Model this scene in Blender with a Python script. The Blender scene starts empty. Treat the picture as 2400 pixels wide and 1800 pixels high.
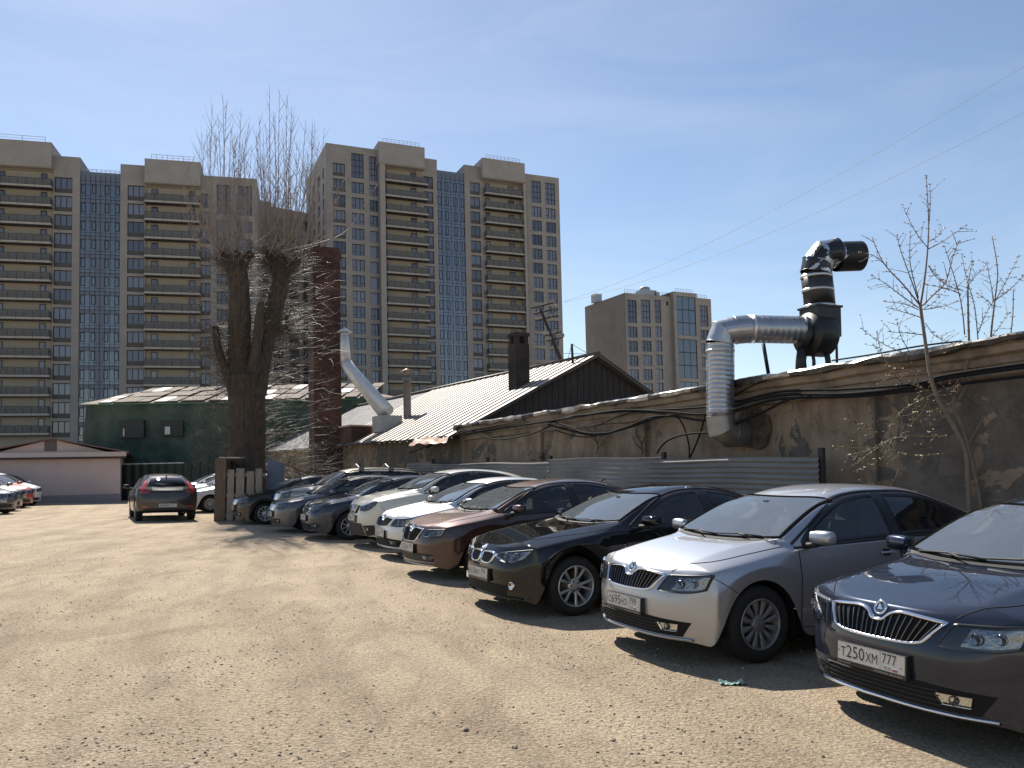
import bpy, bmesh, math, random
from mathutils import Vector, Matrix, noise
from mathutils.bvhtree import BVHTree
S = bpy.context.scene
COL = S.collection
R = math.radians
rnd = random.Random(7)
# ------------------------------------------------------------------ camera, sky, sun, exposure
F_PX, PCX, PCY, PITCH, CAM_H = 1920.0, 1200.0, 983.0, R(3.5), 1.6
cam_d = bpy.data.cameras.new('camera')
cam = bpy.data.objects.new('camera', cam_d); COL.objects.link(cam)
cam_d.sensor_width = 36.0; cam_d.lens = 36.0 * F_PX / 2400.0
cam_d.shift_y = (PCY - 900.0) / 2400.0
cam_d.clip_start = 0.05; cam_d.clip_end = 3000.0
cam.location = (0, 0, CAM_H); cam.rotation_euler = (R(90) + PITCH, 0, 0)
S.camera = cam
SUN_EL, SUN_AZ = R(47), R(-25)            # azimuth measured from +Y, negative = to the left
w = bpy.data.worlds.new("World"); S.world = w; w.use_nodes = True
nt = w.node_tree
sky = nt.nodes.new('ShaderNodeTexSky'); sky.sky_type = 'NISHITA'; sky.sun_disc = False
sky.sun_elevation = SUN_EL; sky.sun_rotation = SUN_AZ
sky.air_density = 1.0; sky.dust_density = 0.2; sky.ozone_density = 5.0
tint = nt.nodes.new('ShaderNodeMix'); tint.data_type = 'RGBA'; tint.blend_type = 'MULTIPLY'; tint.inputs['Factor'].default_value = 1.0
tint.inputs['B'].default_value = (1.02, 0.875, 0.755, 1)       # the camera's warm white balance
# barely visible high wisps
wtc = nt.nodes.new('ShaderNodeTexCoord'); wmp = nt.nodes.new('ShaderNodeMapping'); wmp.inputs['Scale'].default_value = (1.2, 1.2, 4.5); nt.links.new(wtc.outputs['Generated'], wmp.inputs[0])
wn = nt.nodes.new('ShaderNodeTexNoise'); wn.inputs['Scale'].default_value = 1.6; wn.inputs['Detail'].default_value = 7; wn.inputs['Roughness'].default_value = 0.6; wn.inputs['Distortion'].default_value = 0.7; nt.links.new(wmp.outputs[0], wn.inputs['Vector'])
wr = nt.nodes.new('ShaderNodeMapRange'); wr.inputs['From Min'].default_value = 0.42; wr.inputs['From Max'].default_value = 0.78; wr.inputs['To Max'].default_value = 0.16; nt.links.new(wn.outputs['Fac'], wr.inputs[0])
wx = nt.nodes.new('ShaderNodeMix'); wx.data_type = 'RGBA'; wx.inputs['B'].default_value = (6.6, 7.4, 9.2, 1); nt.links.new(wr.outputs[0], wx.inputs['Factor']); nt.links.new(sky.outputs[0], wx.inputs['A'])
nt.links.new(wx.outputs['Result'], tint.inputs['A'])
bg = nt.nodes['Background']; nt.links.new(tint.outputs['Result'], bg.inputs[0]); bg.inputs[1].default_value = 0.112
sd = bpy.data.lights.new('sun', 'SUN'); sd.energy = 5.0; sd.angle = R(0.53); sd.color = (1.0, 0.94, 0.84)
sun = bpy.data.objects.new('sun', sd); COL.objects.link(sun)
sdir = Vector((math.sin(SUN_AZ) * math.cos(SUN_EL), math.cos(SUN_AZ) * math.cos(SUN_EL), math.sin(SUN_EL)))
sun.rotation_euler = sdir.to_track_quat('Z', 'Y').to_euler(); sun.location = (-20, 40, 60)
S.view_settings.view_transform = 'Standard'; S.view_settings.look = 'None'
S.view_settings.exposure = 0.65; S.view_settings.gamma = 1.0
S.render.engine = 'CYCLES'
S.cycles.max_bounces = 8; S.cycles.transparent_max_bounces = 16
S.cycles.caustics_reflective = False; S.cycles.caustics_refractive = False
S.cycles.sample_clamp_indirect = 4.0

# ------------------------------------------------------------------ pixel ray helpers (photo measured at 2400 px wide)
CO = Vector((0, 0, CAM_H))
def ray(px, py):
    a, b = (px - PCX) / F_PX, (py - PCY) / F_PX
    return Vector((a, math.cos(PITCH) + math.sin(PITCH) * b, math.sin(PITCH) - math.cos(PITCH) * b))
def at(px, py, Y):
    d = ray(px, py); return CO + d * (Y / d.y)
def at_plane(px, py, p0, n):
    d = ray(px, py); return CO + d * ((Vector(p0) - CO).dot(n) / d.dot(n))
# ------------------------------------------------------------------ materials
MATS = {}
def mat(name, col=(0.5, 0.5, 0.5), rough=0.6, metal=0.0, spec=0.5, coat=0.0, coat_rough=0.03,
        var=0.0, vscale=3.0, col2=None, bump=0.0, bscale=20.0, detail=6, ior=1.5, emit=None, stretch=None, rvar=0.0):
    if name in MATS: return MATS[name]
    m = bpy.data.materials.new(name); m.use_nodes = True; MATS[name] = m
    t = m.node_tree; N = t.nodes; Lk = t.links; b = N['Principled BSDF']
    b.inputs['Base Color'].default_value = (*col, 1); b.inputs['Roughness'].default_value = rough
    b.inputs['Metallic'].default_value = metal; b.inputs['IOR'].default_value = ior
    b.inputs['Specular IOR Level'].default_value = spec
    b.inputs['Coat Weight'].default_value = coat; b.inputs['Coat Roughness'].default_value = coat_rough
    co = None
    if var or col2 or bump or rvar:
        tc = N.new('ShaderNodeTexCoord'); mp = N.new('ShaderNodeMapping'); Lk.new(tc.outputs['Object'], mp.inputs[0])
        if stretch: mp.inputs['Scale'].default_value = stretch
        co = mp.outputs[0]
    if var or col2:
        n = N.new('ShaderNodeTexNoise'); n.inputs['Scale'].default_value = vscale; n.inputs['Detail'].default_value = detail
        n.inputs['Roughness'].default_value = 0.65
        Lk.new(co, n.inputs['Vector'])
        r = N.new('ShaderNodeValToRGB'); Lk.new(n.outputs['Fac'], r.inputs[0])
        if col2:
            r.color_ramp.elements[0].position = 0.38; r.color_ramp.elements[1].position = 0.62
            r.color_ramp.elements[0].color = (*col, 1); r.color_ramp.elements[1].color = (*col2, 1)
        else:
            r.color_ramp.elements[0].position = 0.3; r.color_ramp.elements[1].position = 0.7
            r.color_ramp.elements[0].color = (*[c * (1 - var) for c in col], 1)
            r.color_ramp.elements[1].color = (*[min(1, c * (1 + var)) for c in col], 1)
        Lk.new(r.outputs[0], b.inputs['Base Color'])
    if rvar:
        n = N.new('ShaderNodeTexNoise'); n.inputs['Scale'].default_value = vscale * 1.7; n.inputs['Detail'].default_value = 5
        Lk.new(co, n.inputs['Vector'])
        mr = N.new('ShaderNodeMapRange'); Lk.new(n.outputs['Fac'], mr.inputs[0])
        mr.inputs['From Min'].default_value = 0.3; mr.inputs['From Max'].default_value = 0.7
        mr.inputs['To Min'].default_value = max(0, rough - rvar); mr.inputs['To Max'].default_value = min(1, rough + rvar)
        Lk.new(mr.outputs[0], b.inputs['Roughness'])
    if bump:
        n2 = N.new('ShaderNodeTexNoise'); n2.inputs['Scale'].default_value = bscale; n2.inputs['Detail'].default_value = 6
        Lk.new(co, n2.inputs['Vector'])
        bp = N.new('ShaderNodeBump'); bp.inputs['Strength'].default_value = 1.0; bp.inputs['Distance'].default_value = bump
        Lk.new(n2.outputs['Fac'], bp.inputs['Height']); Lk.new(bp.outputs[0], b.inputs['Normal'])
    if emit:
        b.inputs['Emission Color'].default_value = (*emit, 1); b.inputs['Emission Strength'].default_value = 1
    return m
def nodes_of(m):
    return m.node_tree.nodes, m.node_tree.links, m.node_tree.nodes['Principled BSDF']

# ------------------------------------------------------------------ object helpers
class MB:
    """collects faces for one mesh object"""
    def __init__(s): s.v = []; s.f = []; s.mi = []; s.sm = []
    def add(s, vs, fs, mi=0, smooth=False):
        o = len(s.v); s.v += [tuple(v) for v in vs]
        for f in fs: s.f.append(tuple(i + o for i in f)); s.mi.append(mi); s.sm.append(smooth)
    def quad(s, a, b, c, d, mi=0): s.add([a, b, c, d], [(0, 1, 2, 3)], mi)
    def box(s, x0, x1, y0, y1, z0, z1, mi=0, M=None):
        vs = [Vector(p) for p in ((x0, y0, z0), (x1, y0, z0), (x1, y1, z0), (x0, y1, z0), (x0, y0, z1), (x1, y0, z1), (x1, y1, z1), (x0, y1, z1))]
        if M is not None: vs = [M @ v for v in vs]
        s.add(vs, [(0, 3, 2, 1), (4, 5, 6, 7), (0, 1, 5, 4), (1, 2, 6, 5), (2, 3, 7, 6), (3, 0, 4, 7)], mi)
    def tube(s, pts, rad, n=6, mi=0, cap=True, smooth=True):
        pts = [Vector(p) for p in pts]
        if not hasattr(rad, '__len__'): rad = [rad] * len(pts)
        vs = []; fs = []; prev = None
        for i, p in enumerate(pts):
            t = (pts[min(i + 1, len(pts) - 1)] - pts[max(i - 1, 0)])
            if t.length < 1e-9: t = Vector((0, 0, 1))
            t.normalize()
            if prev is None:
                a = Vector((0, 0, 1)) if abs(t.z) < 0.9 else Vector((1, 0, 0))
                u = t.cross(a).normalized()
            else:
                u = (prev - t * prev.dot(t))
                u = u.normalized() if u.length > 1e-6 else t.orthogonal().normalized()
            prev = u; v = t.cross(u)
            for k in range(n):
                an = 2 * math.pi * k / n
                vs.append(p + (u * math.cos(an) + v * math.sin(an)) * rad[i])
        for i in range(len(pts) - 1):
            for k in range(n):
                k2 = (k + 1) % n
                fs.append((i * n + k, i * n + k2, (i + 1) * n + k2, (i + 1) * n + k))
        if cap and n > 2:
            fs.append(tuple(range(n - 1, -1, -1))); fs.append(tuple((len(pts) - 1) * n + k for k in range(n)))
        s.add(vs, fs, mi, smooth)
    def cyl(s, p0, p1, r0, r1=None, n=16, mi=0): s.tube([p0, p1], [r0, r1 if r1 is not None else r0], n, mi)
    def lathe(s, prof, n=32, M=None, mi=0, smooth=True, a0=0, a1=2 * math.pi):
        vs = []; fs = []; full = abs(a1 - a0 - 2 * math.pi) < 1e-6; m = n if full else n + 1
        for (r, z) in prof:
            for k in range(m):
                an = a0 + (a1 - a0) * k / n
                v = Vector((r * math.cos(an), r * math.sin(an), z)); vs.append(M @ v if M is not None else v)
        for i in range(len(prof) - 1):
            for k in range(n):
                k2 = (k + 1) % m
                fs.append((i * m + k, i * m + k2, (i + 1) * m + k2, (i + 1) * m + k))
        s.add(vs, fs, mi, smooth)
    def build(s, name, mats, parent=None, M=None, auto=None):
        me = bpy.data.meshes.new(name)
        vs = [tuple(M @ Vector(v)) for v in s.v] if M is not None else s.v
        me.from_pydata(vs, [], s.f)
        for m in (mats if isinstance(mats, (list, tuple)) else [mats]): me.materials.append(m)
        me.polygons.foreach_set('material_index', s.mi)
        me.polygons.foreach_set('use_smooth', [bool(x) for x in s.sm])
        me.update()
        if auto is not None: me.set_sharp_from_angle(angle=R(auto))
        return link(name, me, parent)
def link(name, me, parent=None):
    o = bpy.data.objects.new(name, me); COL.objects.link(o)
    if parent is not None: o.parent = parent
    return o
def thing(name, label, cat, loc=(0, 0, 0), rot=(0, 0, 0), group=None):
    o = bpy.data.objects.new(name, None); COL.objects.link(o)
    o.location = loc; o.rotation_euler = rot; o.empty_display_size = 0.3
    return tag(o, label, cat, group)
def tag(o, label, cat, group=None):
    o['label'] = label; o['category'] = cat
    if group: o['group'] = group
    return o
def struct(o): o['kind'] = 'structure'; return o
def interp(tab, x):
    """monotone-ish smooth interpolation of (x,y) keypoints"""
    if x <= tab[0][0]: return tab[0][1]
    if x >= tab[-1][0]: return tab[-1][1]
    for i in range(len(tab) - 1):
        if tab[i][0] <= x <= tab[i + 1][0]:
            x0, y0 = tab[i]; x1, y1 = tab[i + 1]; h = x1 - x0
            def sl(j):
                if j <= 0: return (tab[1][1] - tab[0][1]) / (tab[1][0] - tab[0][0])
                if j >= len(tab) - 1: return (tab[-1][1] - tab[-2][1]) / (tab[-1][0] - tab[-2][0])
                return (tab[j + 1][1] - tab[j - 1][1]) / (tab[j + 1][0] - tab[j - 1][0])
            m0, m1 = sl(i), sl(i + 1); t = (x - x0) / h
            return ((2*t**3 - 3*t*t + 1) * y0 + (t**3 - 2*t*t + t) * h * m0 + (-2*t**3 + 3*t*t) * y1 + (t**3 - t*t) * h * m1)
def lin(tab, x):
    if x <= tab[0][0]: return tab[0][1]
    for (x0, y0), (x1, y1) in zip(tab, tab[1:]):
        if x <= x1: return y0 + (y1 - y0) * (x - x0) / (x1 - x0)
    return tab[-1][1]
def catmull(pts, sub=6):
    pts = [Vector(p) for p in pts]; out = []
    for i in range(len(pts) - 1):
        p0 = pts[max(i - 1, 0)]; p1 = pts[i]; p2 = pts[i + 1]; p3 = pts[min(i + 2, len(pts) - 1)]
        for k in range(sub):
            t = k / sub
            out.append(0.5 * ((2 * p1) + (p2 - p0) * t + (2*p0 - 5*p1 + 4*p2 - p3) * t*t + (3*p1 - p0 - 3*p2 + p3) * t**3))
    out.append(pts[-1]); return out
# ================================================================== GROUND
def ground_material():
    m = mat('packed_dirt', (0.4, 0.33, 0.25), rough=0.95, spec=0.2); N, Lk, b = nodes_of(m)
    tc = N.new('ShaderNodeTexCoord')
    def noise_(scale, detail=6, rough=0.6, rot=0, sc=(1, 1, 1), dist=0.0):
        mp = N.new('ShaderNodeMapping'); Lk.new(tc.outputs['Object'], mp.inputs[0]); mp.inputs['Rotation'].default_value = (0, 0, rot); mp.inputs['Scale'].default_value = sc
        n = N.new('ShaderNodeTexNoise'); n.inputs['Scale'].default_value = scale; n.inputs['Detail'].default_value = detail; n.inputs['Roughness'].default_value = rough; n.inputs['Distortion'].default_value = dist
        Lk.new(mp.outputs[0], n.inputs['Vector']); return n.outputs['Fac']
    def ramp(fac, p0, p1, c0, c1):
        r = N.new('ShaderNodeValToRGB'); Lk.new(fac, r.inputs[0]); e = r.color_ramp.elements
        e[0].position = p0; e[1].position = p1; e[0].color = (*c0, 1); e[1].color = (*c1, 1); return r.outputs[0]
    def mix(a, b_, f, mode='MIX'):
        x = N.new('ShaderNodeMix'); x.data_type = 'RGBA'; x.blend_type = mode
        if isinstance(f, float): x.inputs['Factor'].default_value = f
        else: Lk.new(f, x.inputs['Factor'])
        for s_, v in (('A', a), ('B', b_)):
            if isinstance(v, tuple): x.inputs[s_].default_value = (*v, 1)
            else: Lk.new(v, x.inputs[s_])
        return x.outputs['Result']
    base = ramp(noise_(0.55, 8, 0.62), 0.32, 0.68, (0.485, 0.39, 0.275), (0.60, 0.49, 0.36))
    # wheel tracks: bands that follow a shallow curve down the yard
    sp_ = N.new('ShaderNodeSeparateXYZ'); Lk.new(tc.outputs['Object'], sp_.inputs[0])
    def mth(op, a, b_=None, c=None):
        n = N.new('ShaderNodeMath'); n.operation = op
        for i, v_ in enumerate((a, b_, c)):
            if v_ is None: continue
            if isinstance(v_, (int, float)): n.inputs[i].default_value = v_
            else: Lk.new(v_, n.inputs[i])
        return n.outputs[0]
    wob = mth('MULTIPLY', mth('SINE', mth('MULTIPLY', sp_.outputs['Y'], .16)), 1.1)
    xd = mth('ADD', mth('MULTIPLY_ADD', sp_.outputs['Y'], .30, sp_.outputs['X']), wob)
    cb_ = N.new('ShaderNodeCombineXYZ'); Lk.new(mth('MULTIPLY', xd, 1.5), cb_.inputs['X']); Lk.new(mth('MULTIPLY', sp_.outputs['Y'], .22), cb_.inputs['Y'])
    tn = N.new('ShaderNodeTexNoise'); tn.inputs['Scale'].default_value = 1.0; tn.inputs['Detail'].default_value = 8; tn.inputs['Roughness'].default_value = .6; Lk.new(cb_.outputs[0], tn.inputs['Vector'])
    tracks = ramp(tn.outputs['Fac'], 0.44, 0.60, (1.03, 1.02, 1.01), (0.84, 0.83, 0.83))
    col = mix(base, tracks, 1.0, 'MULTIPLY')
    grit = ramp(noise_(34, 8, 0.85), 0.38, 0.56, (0.40, 0.385, 0.37), (1.08, 1.07, 1.06))
    col = mix(col, grit, 1.0, 'MULTIPLY')
    patch_ = ramp(noise_(1.7, 7, 0.7, 1.0, (1, .5, 1), 0.8), 0.47, 0.64, (1, 1, 1), (0.80, 0.79, 0.79))
    col = mix(col, patch_, 1.0, 'MULTIPLY')
    v = N.new('ShaderNodeTexVoronoi'); v.inputs['Scale'].default_value = 38; Lk.new(tc.outputs['Object'], v.inputs['Vector'])
    n2 = noise_(5, 4, .6)
    st = N.new('ShaderNodeMath'); st.operation = 'MULTIPLY_ADD'; Lk.new(n2, st.inputs[0]); st.inputs[1].default_value = .42; st.inputs[2].default_value = -.06
    lt = N.new('ShaderNodeMath'); lt.operation = 'LESS_THAN'; Lk.new(v.outputs['Distance'], lt.inputs[0]); Lk.new(st.outputs[0], lt.inputs[1])
    peb = N.new('ShaderNodeSeparateColor'); Lk.new(v.outputs['Color'], peb.inputs[0])
    pc = ramp(peb.outputs[0], 0.3, 0.9, (0.13, 0.105, 0.085), (0.60, 0.52, 0.42))
    lm = N.new('ShaderNodeMath'); lm.operation = 'MULTIPLY'; Lk.new(lt.outputs[0], lm.inputs[0]); lm.inputs[1].default_value = .75
    col = mix(col, pc, lm.outputs[0])
    Lk.new(col, b.inputs['Base Color'])
    b1 = N.new('ShaderNodeBump'); b1.inputs['Distance'].default_value = 0.03; b1.inputs['Strength'].default_value = 1; Lk.new(noise_(30, 8, 0.8), b1.inputs['Height'])
    b2 = N.new('ShaderNodeBump'); b2.inputs['Distance'].default_value = 0.010; b2.inputs['Strength'].default_value = 1; Lk.new(noise_(1.8, 5, 0.6, R(-28), (1.6, .5, 1)), b2.inputs['Height']); Lk.new(b1.outputs[0], b2.inputs['Normal'])
    b3 = N.new('ShaderNodeBump'); b3.inputs['Distance'].default_value = 0.014; b3.invert = True; Lk.new(v.outputs['Distance'], b3.inputs['Height']); Lk.new(b2.outputs[0], b3.inputs['Normal'])
    Lk.new(b3.outputs[0], b.inputs['Normal'])
    return m
g = MB(); g.quad((-900, -300, 0), (900, -300, 0), (900, 1500, 0), (-900, 1500, 0))
struct(g.build('ground', ground_material()))
rs = random.Random(3)
def rock(mb, p, s, mi):
    k = 5; vs = []; a0 = rs.random() * 6
    for (zz, rr_) in ((-.2, .7), (.25, 1.0), (.62, .55)):
        for i in range(k):
            a = a0 + 2 * math.pi * i / k + rs.uniform(-.25, .25); q = s * rr_ * rs.uniform(.75, 1.15)
            vs.append((p[0] + math.cos(a) * q, p[1] + math.sin(a) * q * .8, p[2] + zz * s * rs.uniform(.8, 1.2)))
    fs = [(j*k+i, j*k+(i+1) % k, (j+1)*k+(i+1) % k, (j+1)*k+i) for j in range(2) for i in range(k)] + [tuple(2*k+i for i in range(k))]
    mb.add(vs, fs, mi)
g = MB()
for i in range(42000):
    Y = 3.2 + (rs.random() ** 1.7) * 17; X = rs.uniform(-.68, .66) * Y
    n_ = noise.noise(Vector((X * .7, Y * .7, 0)))
    if rs.random() > .42 + n_ * 1.5: continue
    s = .0032 + .011 * rs.random() ** 5 + (0.010 if rs.random() < .004 else 0)
    rock(g, (X, Y, 0), s, rs.choice((0, 1, 1, 1, 2)))
o = g.build('gravel', [mat('stone_dark', (.13, .105, .085), rough=.9), mat('stone_tan', (.38, .31, .23), rough=.95, spec=.1), mat('stone_pale', (.58, .50, .40), rough=.95, spec=.1)])
o['kind'] = 'stuff'

# ================================================================== HIGH RISES
LEAN = -0.023       # the yard slopes across the view, so true vertical leans against it
M_STONE = mat('facade_stone', (.252, .240, .226), rough=.8, var=.14, vscale=.35, bump=.01, bscale=3)
M_STONE2 = mat('facade_stone_pale', (.272, .262, .248), rough=.8, var=.10, vscale=.5)
M_YEL = mat('facade_render_yellow', (.31, .29, .25), rough=.8, var=.05, vscale=.6)
M_SLAB = mat('balcony_slab', (.36, .335, .295), rough=.8, var=.1, vscale=1)
M_RAIL = bpy.data.materials.new('balcony_screen'); M_RAIL.use_nodes = True          # fine perforated sheet
_N = M_RAIL.node_tree.nodes; _L = M_RAIL.node_tree.links; _N['Principled BSDF'].inputs['Base Color'].default_value = (.12, .118, .115, 1); _t = _N.new('ShaderNodeBsdfTransparent'); _m = _N.new('ShaderNodeMixShader'); _m.inputs[0].default_value = .62
_L.new(_t.outputs[0], _m.inputs[1]); _L.new(_N['Principled BSDF'].outputs[0], _m.inputs[2]); _L.new(_m.outputs[0], _N['Material Output'].inputs[0])
M_FRAME = mat('window_frame_dark', (.012, .012, .015), rough=.5)
M_APRON = mat('window_apron', (.06, .052, .046), rough=.5)
M_CURT = mat('curtain_wall_panel', (.11, .135, .185), rough=.35, var=.1, vscale=.5)
def tower_glass(name, c, ior=1.42):
    m = mat(name, c, rough=.05, spec=1.0, ior=ior); N, Lk, b = nodes_of(m)
    oi = N.new('ShaderNodeObjectInfo'); r = N.new('ShaderNodeValToRGB'); Lk.new(oi.outputs['Random'], r.inputs[0])
    r.color_ramp.elements[0].color = (*[x * .40 for x in c], 1); r.color_ramp.elements[1].color = (*[min(1, x * 1.7) for x in c], 1); Lk.new(r.outputs[0], b.inputs['Base Color'])
    return m
M_TG = tower_glass('tower_glass', (.085, .090, .115), 1.5); M_TG2 = tower_glass('curtain_glass', (.075, .105, .15), 1.6)
M_MET = mat('roof_metalwork', (.35, .36, .38), rough=.5, metal=.6)
class Facade:
    def __init__(s, name, label, pxA, YA, pxB, YB, group=None, cat='apartment block'):
        A = at(pxA, 1100, YA); B = at(pxB, 1100, YB)
        ang = math.atan2(B.y - A.y, B.x - A.x)
        s.root = thing(name, label, cat, (A.x, A.y, 0), group=group)
        s.M = Matrix.Translation((A.x, A.y, 0)) @ Matrix.Rotation(LEAN, 4, 'Y') @ Matrix.Rotation(ang, 4, 'Z')
        s.root.matrix_world = s.M; s.Mi = s.M.inverted()
        s.n = (s.M.to_3x3() @ Vector((0, 1, 0)))
    def xz(s, px, py):
        p = s.Mi @ at_plane(px, py, s.M.translation, s.n); return p.x, p.z
    def x(s, px, py=616): return s.xz(px, py)[0]
    def z(s, px, py): return s.xz(px, py)[1]
def wall_holes(mb, x0, x1, z0, z1, holes, y=0.0, d=.35, mi=0, top=True):
    xs = sorted({x0, x1, *[h[0] for h in holes], *[h[1] for h in holes]}); zs = sorted({z0, z1, *[h[2] for h in holes], *[h[3] for h in holes]})
    xs = [v for v in xs if x0 <= v <= x1]; zs = [v for v in zs if z0 <= v <= z1]
    for i in range(len(xs) - 1):
        cx = (xs[i] + xs[i+1]) / 2; hh = [h for h in holes if h[0] < cx < h[1]]
        j = 0
        while j < len(zs) - 1:
            cz = (zs[j] + zs[j+1]) / 2
            if any(h[2] < cz < h[3] for h in hh): j += 1; continue
            k = j
            while k + 1 < len(zs) - 1 and not any(h[2] < (zs[k+1] + zs[k+2]) / 2 < h[3] for h in hh): k += 1
            mb.quad((xs[i], y, zs[j]), (xs[i+1], y, zs[j]), (xs[i+1], y, zs[k+1]), (xs[i], y, zs[k+1]), mi); j = k + 1
    for a, b, c, e in holes:
        mb.quad((a, y, c), (b, y, c), (b, y + d, c), (a, y + d, c), mi); mb.quad((a, y + d, e), (b, y + d, e), (b, y, e), (a, y, e), mi)
        mb.quad((a, y, c), (a, y + d, c), (a, y + d, e), (a, y, e), mi); mb.quad((b, y + d, c), (b, y, c), (b, y, e), (b, y + d, e), mi)
WC = {}
def window_part(root, x0, x1, z0, z1, y, kind='three', cnt=None, name='window'):
    """frame with mullions; the panes are its child"""
    w_, h_ = round(x1 - x0, 2), round(z1 - z0, 2); key = (w_, h_, kind)
    if key not in WC:
        f = MB(); gl = MB(); t = .10
        f.box(0, w_, -.05, 0, 0, t); f.box(0, w_, -.05, 0, h_ - t, h_); f.box(0, t, -.049, 0, t, h_ - t); f.box(w_ - t, w_, -.049, 0, t, h_ - t)
        zb = t
        if kind.startswith('apron'): zb = h_ * .30; f.box(t, w_ - t, -.07, 0, t, zb, 1)
        nm = {'three': 3, 'apron': 3, 'apron2': 2, 'two': 2, 'tall': 3, 'one': 1, 'slim': 1, 'four': 4, 'stair': 3}[kind]
        for k in range(1, nm):
            x = w_ * k / nm; f.box(x - t * .6, x + t * .6, -.06, 0, zb, h_ - t)
        if kind in ('three', 'four', 'two'):
            f.box(t, w_ / nm, -.055, 0, h_ * .30, h_ * .30 + t)
            if nm > 2: f.box(w_ * (nm - 1) / nm, w_ - t, -.055, 0, h_ * .30, h_ * .30 + t)
        if kind == 'tall':
            for q in (.25, .5, .75): f.box(t, w_ - t, -.055, 0, h_ * q - t * .6, h_ * q + t * .6)
        if kind == 'stair':
            for q in (.33, .66): f.box(t, w_ - t, -.055, 0, h_ * q - t, h_ * q + t)
        gl.quad((t, -.02, zb), (w_ - t, -.02, zb), (w_ - t, -.02, h_ - t), (t, -.02, h_ - t))
        fo = f.build(name, [M_FRAME, M_APRON], root); go = gl.build('pane', M_TG2 if kind == 'stair' else M_TG, fo)
        WC[key] = (fo, go)
    else:
        fo = WC[key][0].copy(); COL.objects.link(fo); fo.name = name; go = WC[key][1].copy(); COL.objects.link(go); go.parent = fo; fo.parent = root
    fo.rotation_euler = (0, 0, 0); fo.location = (x0, y, z0); fo.parent = root
    return fo
BC = {}
def balcony_part(root, x0, x1, z, dep=1.25, rail=1.2):
    w_ = round(x1 - x0, 2); key = (w_, dep)
    if key not in BC:
        s_ = MB(); s_.box(0, w_, -dep, 0, -.30, 0); s_.box(-.03, w_ + .03, -dep - .03, -dep + .05, -.33, -.02)
        n = max(2, int(w_ / 2.4))
        for k in range(1, n): s_.box(w_*k/n - .02, w_*k/n + .02, -dep - .045, -dep - .03, -.33, -.02, 1)
        s_.box(0, w_, -dep + .02, 0, -.47, -.301, 1)  # dark strip standing in for the shade under the slab
        so = s_.build('balcony', [M_SLAB, M_FRAME], root)
        r = MB()
        r.box(.1, w_ - .1, -dep + .10, -dep + .13, .04, rail - .05); r.box(.1, .13, -dep + .13, -.05, .04, rail - .05); r.box(w_ - .13, w_ - .1, -dep + .13, -.05, .04, rail - .05)
        r.box(.07, w_ - .07, -dep + .08, -dep + .15, rail - .05, rail, 1)
        for k in range(n * 2 + 1):
            x = .12 + (w_ - .24) * k / (n * 2); r.box(x - .02, x + .02, -dep + .07, -dep + .10, 0, rail, 1)
        ro = r.build('railing', [M_RAIL, M_FRAME], so); BC[key] = (so, ro)
    else:
        so = BC[key][0].copy(); COL.objects.link(so); so.parent = root; ro = BC[key][1].copy(); COL.objects.link(ro); ro.parent = so
    so.location = (x0, 0, z)
def roof_rail(root, x0, x1, y, z, n=8, h=.9):
    m = MB()
    for k in range(n + 1): x = x0 + (x1 - x0) * k / n; m.box(x - .03, x + .03, y - .03, y + .03, z, z + h)
    m.box(x0, x1, y - .025, y + .025, z + h - .03, z + h + .03); m.box(x0, x1, y - .02, y + .02, z + h * .5, z + h * .5 + .04)
    m.build('roof_railing', M_MET, root)
def curtain(root, x0, x1, z0, z1, fh, zref, y=.25, nx=6, kind=0):
    """glazed connector: panel grid with darker bands and opening lights"""
    p = MB(); p.quad((x0, y, z0), (x1, y, z0), (x1, y, z1), (x0, y, z1)); p.quad((x0, y, z1), (x1, y, z1), (x1, y + 14, z1), (x0, y + 14, z1)); 
    cw = p.build('curtain_wall', M_CURT, root)
    gr = MB(); gl = MB(); lights = []; zz = zref; W_ = x1 - x0
    for k in range(nx + 1): x = x0 + W_ * k / nx; gr.box(max(x0, x - .035), min(x1, x + .035), y - .05, y, z0, z1 - .6)
    while zz - fh > z0: 
        for dz in (0.0, .62, fh - .55): gr.box(x0, x1, y - .045, y, zz - dz - .03, zz - dz + .03)
        if kind == 0:
            for (a, b) in ((0.02, .40), (.60, .98)):
                gl.quad((x0 + W_*a, y - .02, zz - fh + .12), (x0 + W_*b, y - .02, zz - fh + .12), (x0 + W_*b, y - .02, zz - .62), (x0 + W_*a, y - .02, zz - .62))
                for q in (a + .005, b - .115):
                    xa, xb = x0 + W_*q, x0 + W_*(q + .11)
                    lights.append((xa, xb - xa, zz - fh + .9, fh - 1.56))
        else:
            gl.quad((x0, y - .02, zz - fh), (x1, y - .02, zz - fh), (x1, y - .02, zz - .05), (x0, y - .02, zz - .05))
            for q in (.02, .28, .60, .88):
                xa, xb = x0 + W_*q, x0 + W_*min(.99, q + .135)
                lights.append((xa, xb - xa, zz - fh + .7, fh - 1.3))
        zz -= fh
    gl.build('glazing', M_TG2, cw); gr.build('mullions', M_FRAME, cw)
    protos = {}
    for (xa, w_, za, h_) in lights[:96]:
        k_ = round(w_, 2)
        if k_ not in protos:
            f = MB(); f.box(0, w_, -.08, -.02, 0, .11); f.box(0, w_, -.08, -.02, h_ - .11, h_); f.box(0, .11, -.08, -.02, .111, h_ - .111); f.box(w_ - .11, w_, -.08, -.02, .111, h_ - .111)
            o_ = f.build('opening_light', M_FRAME, cw); protos[k_] = o_
        else: o_ = protos[k_].copy(); COL.objects.link(o_); o_.parent = cw
        o_.location = (xa, y, za)
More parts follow.
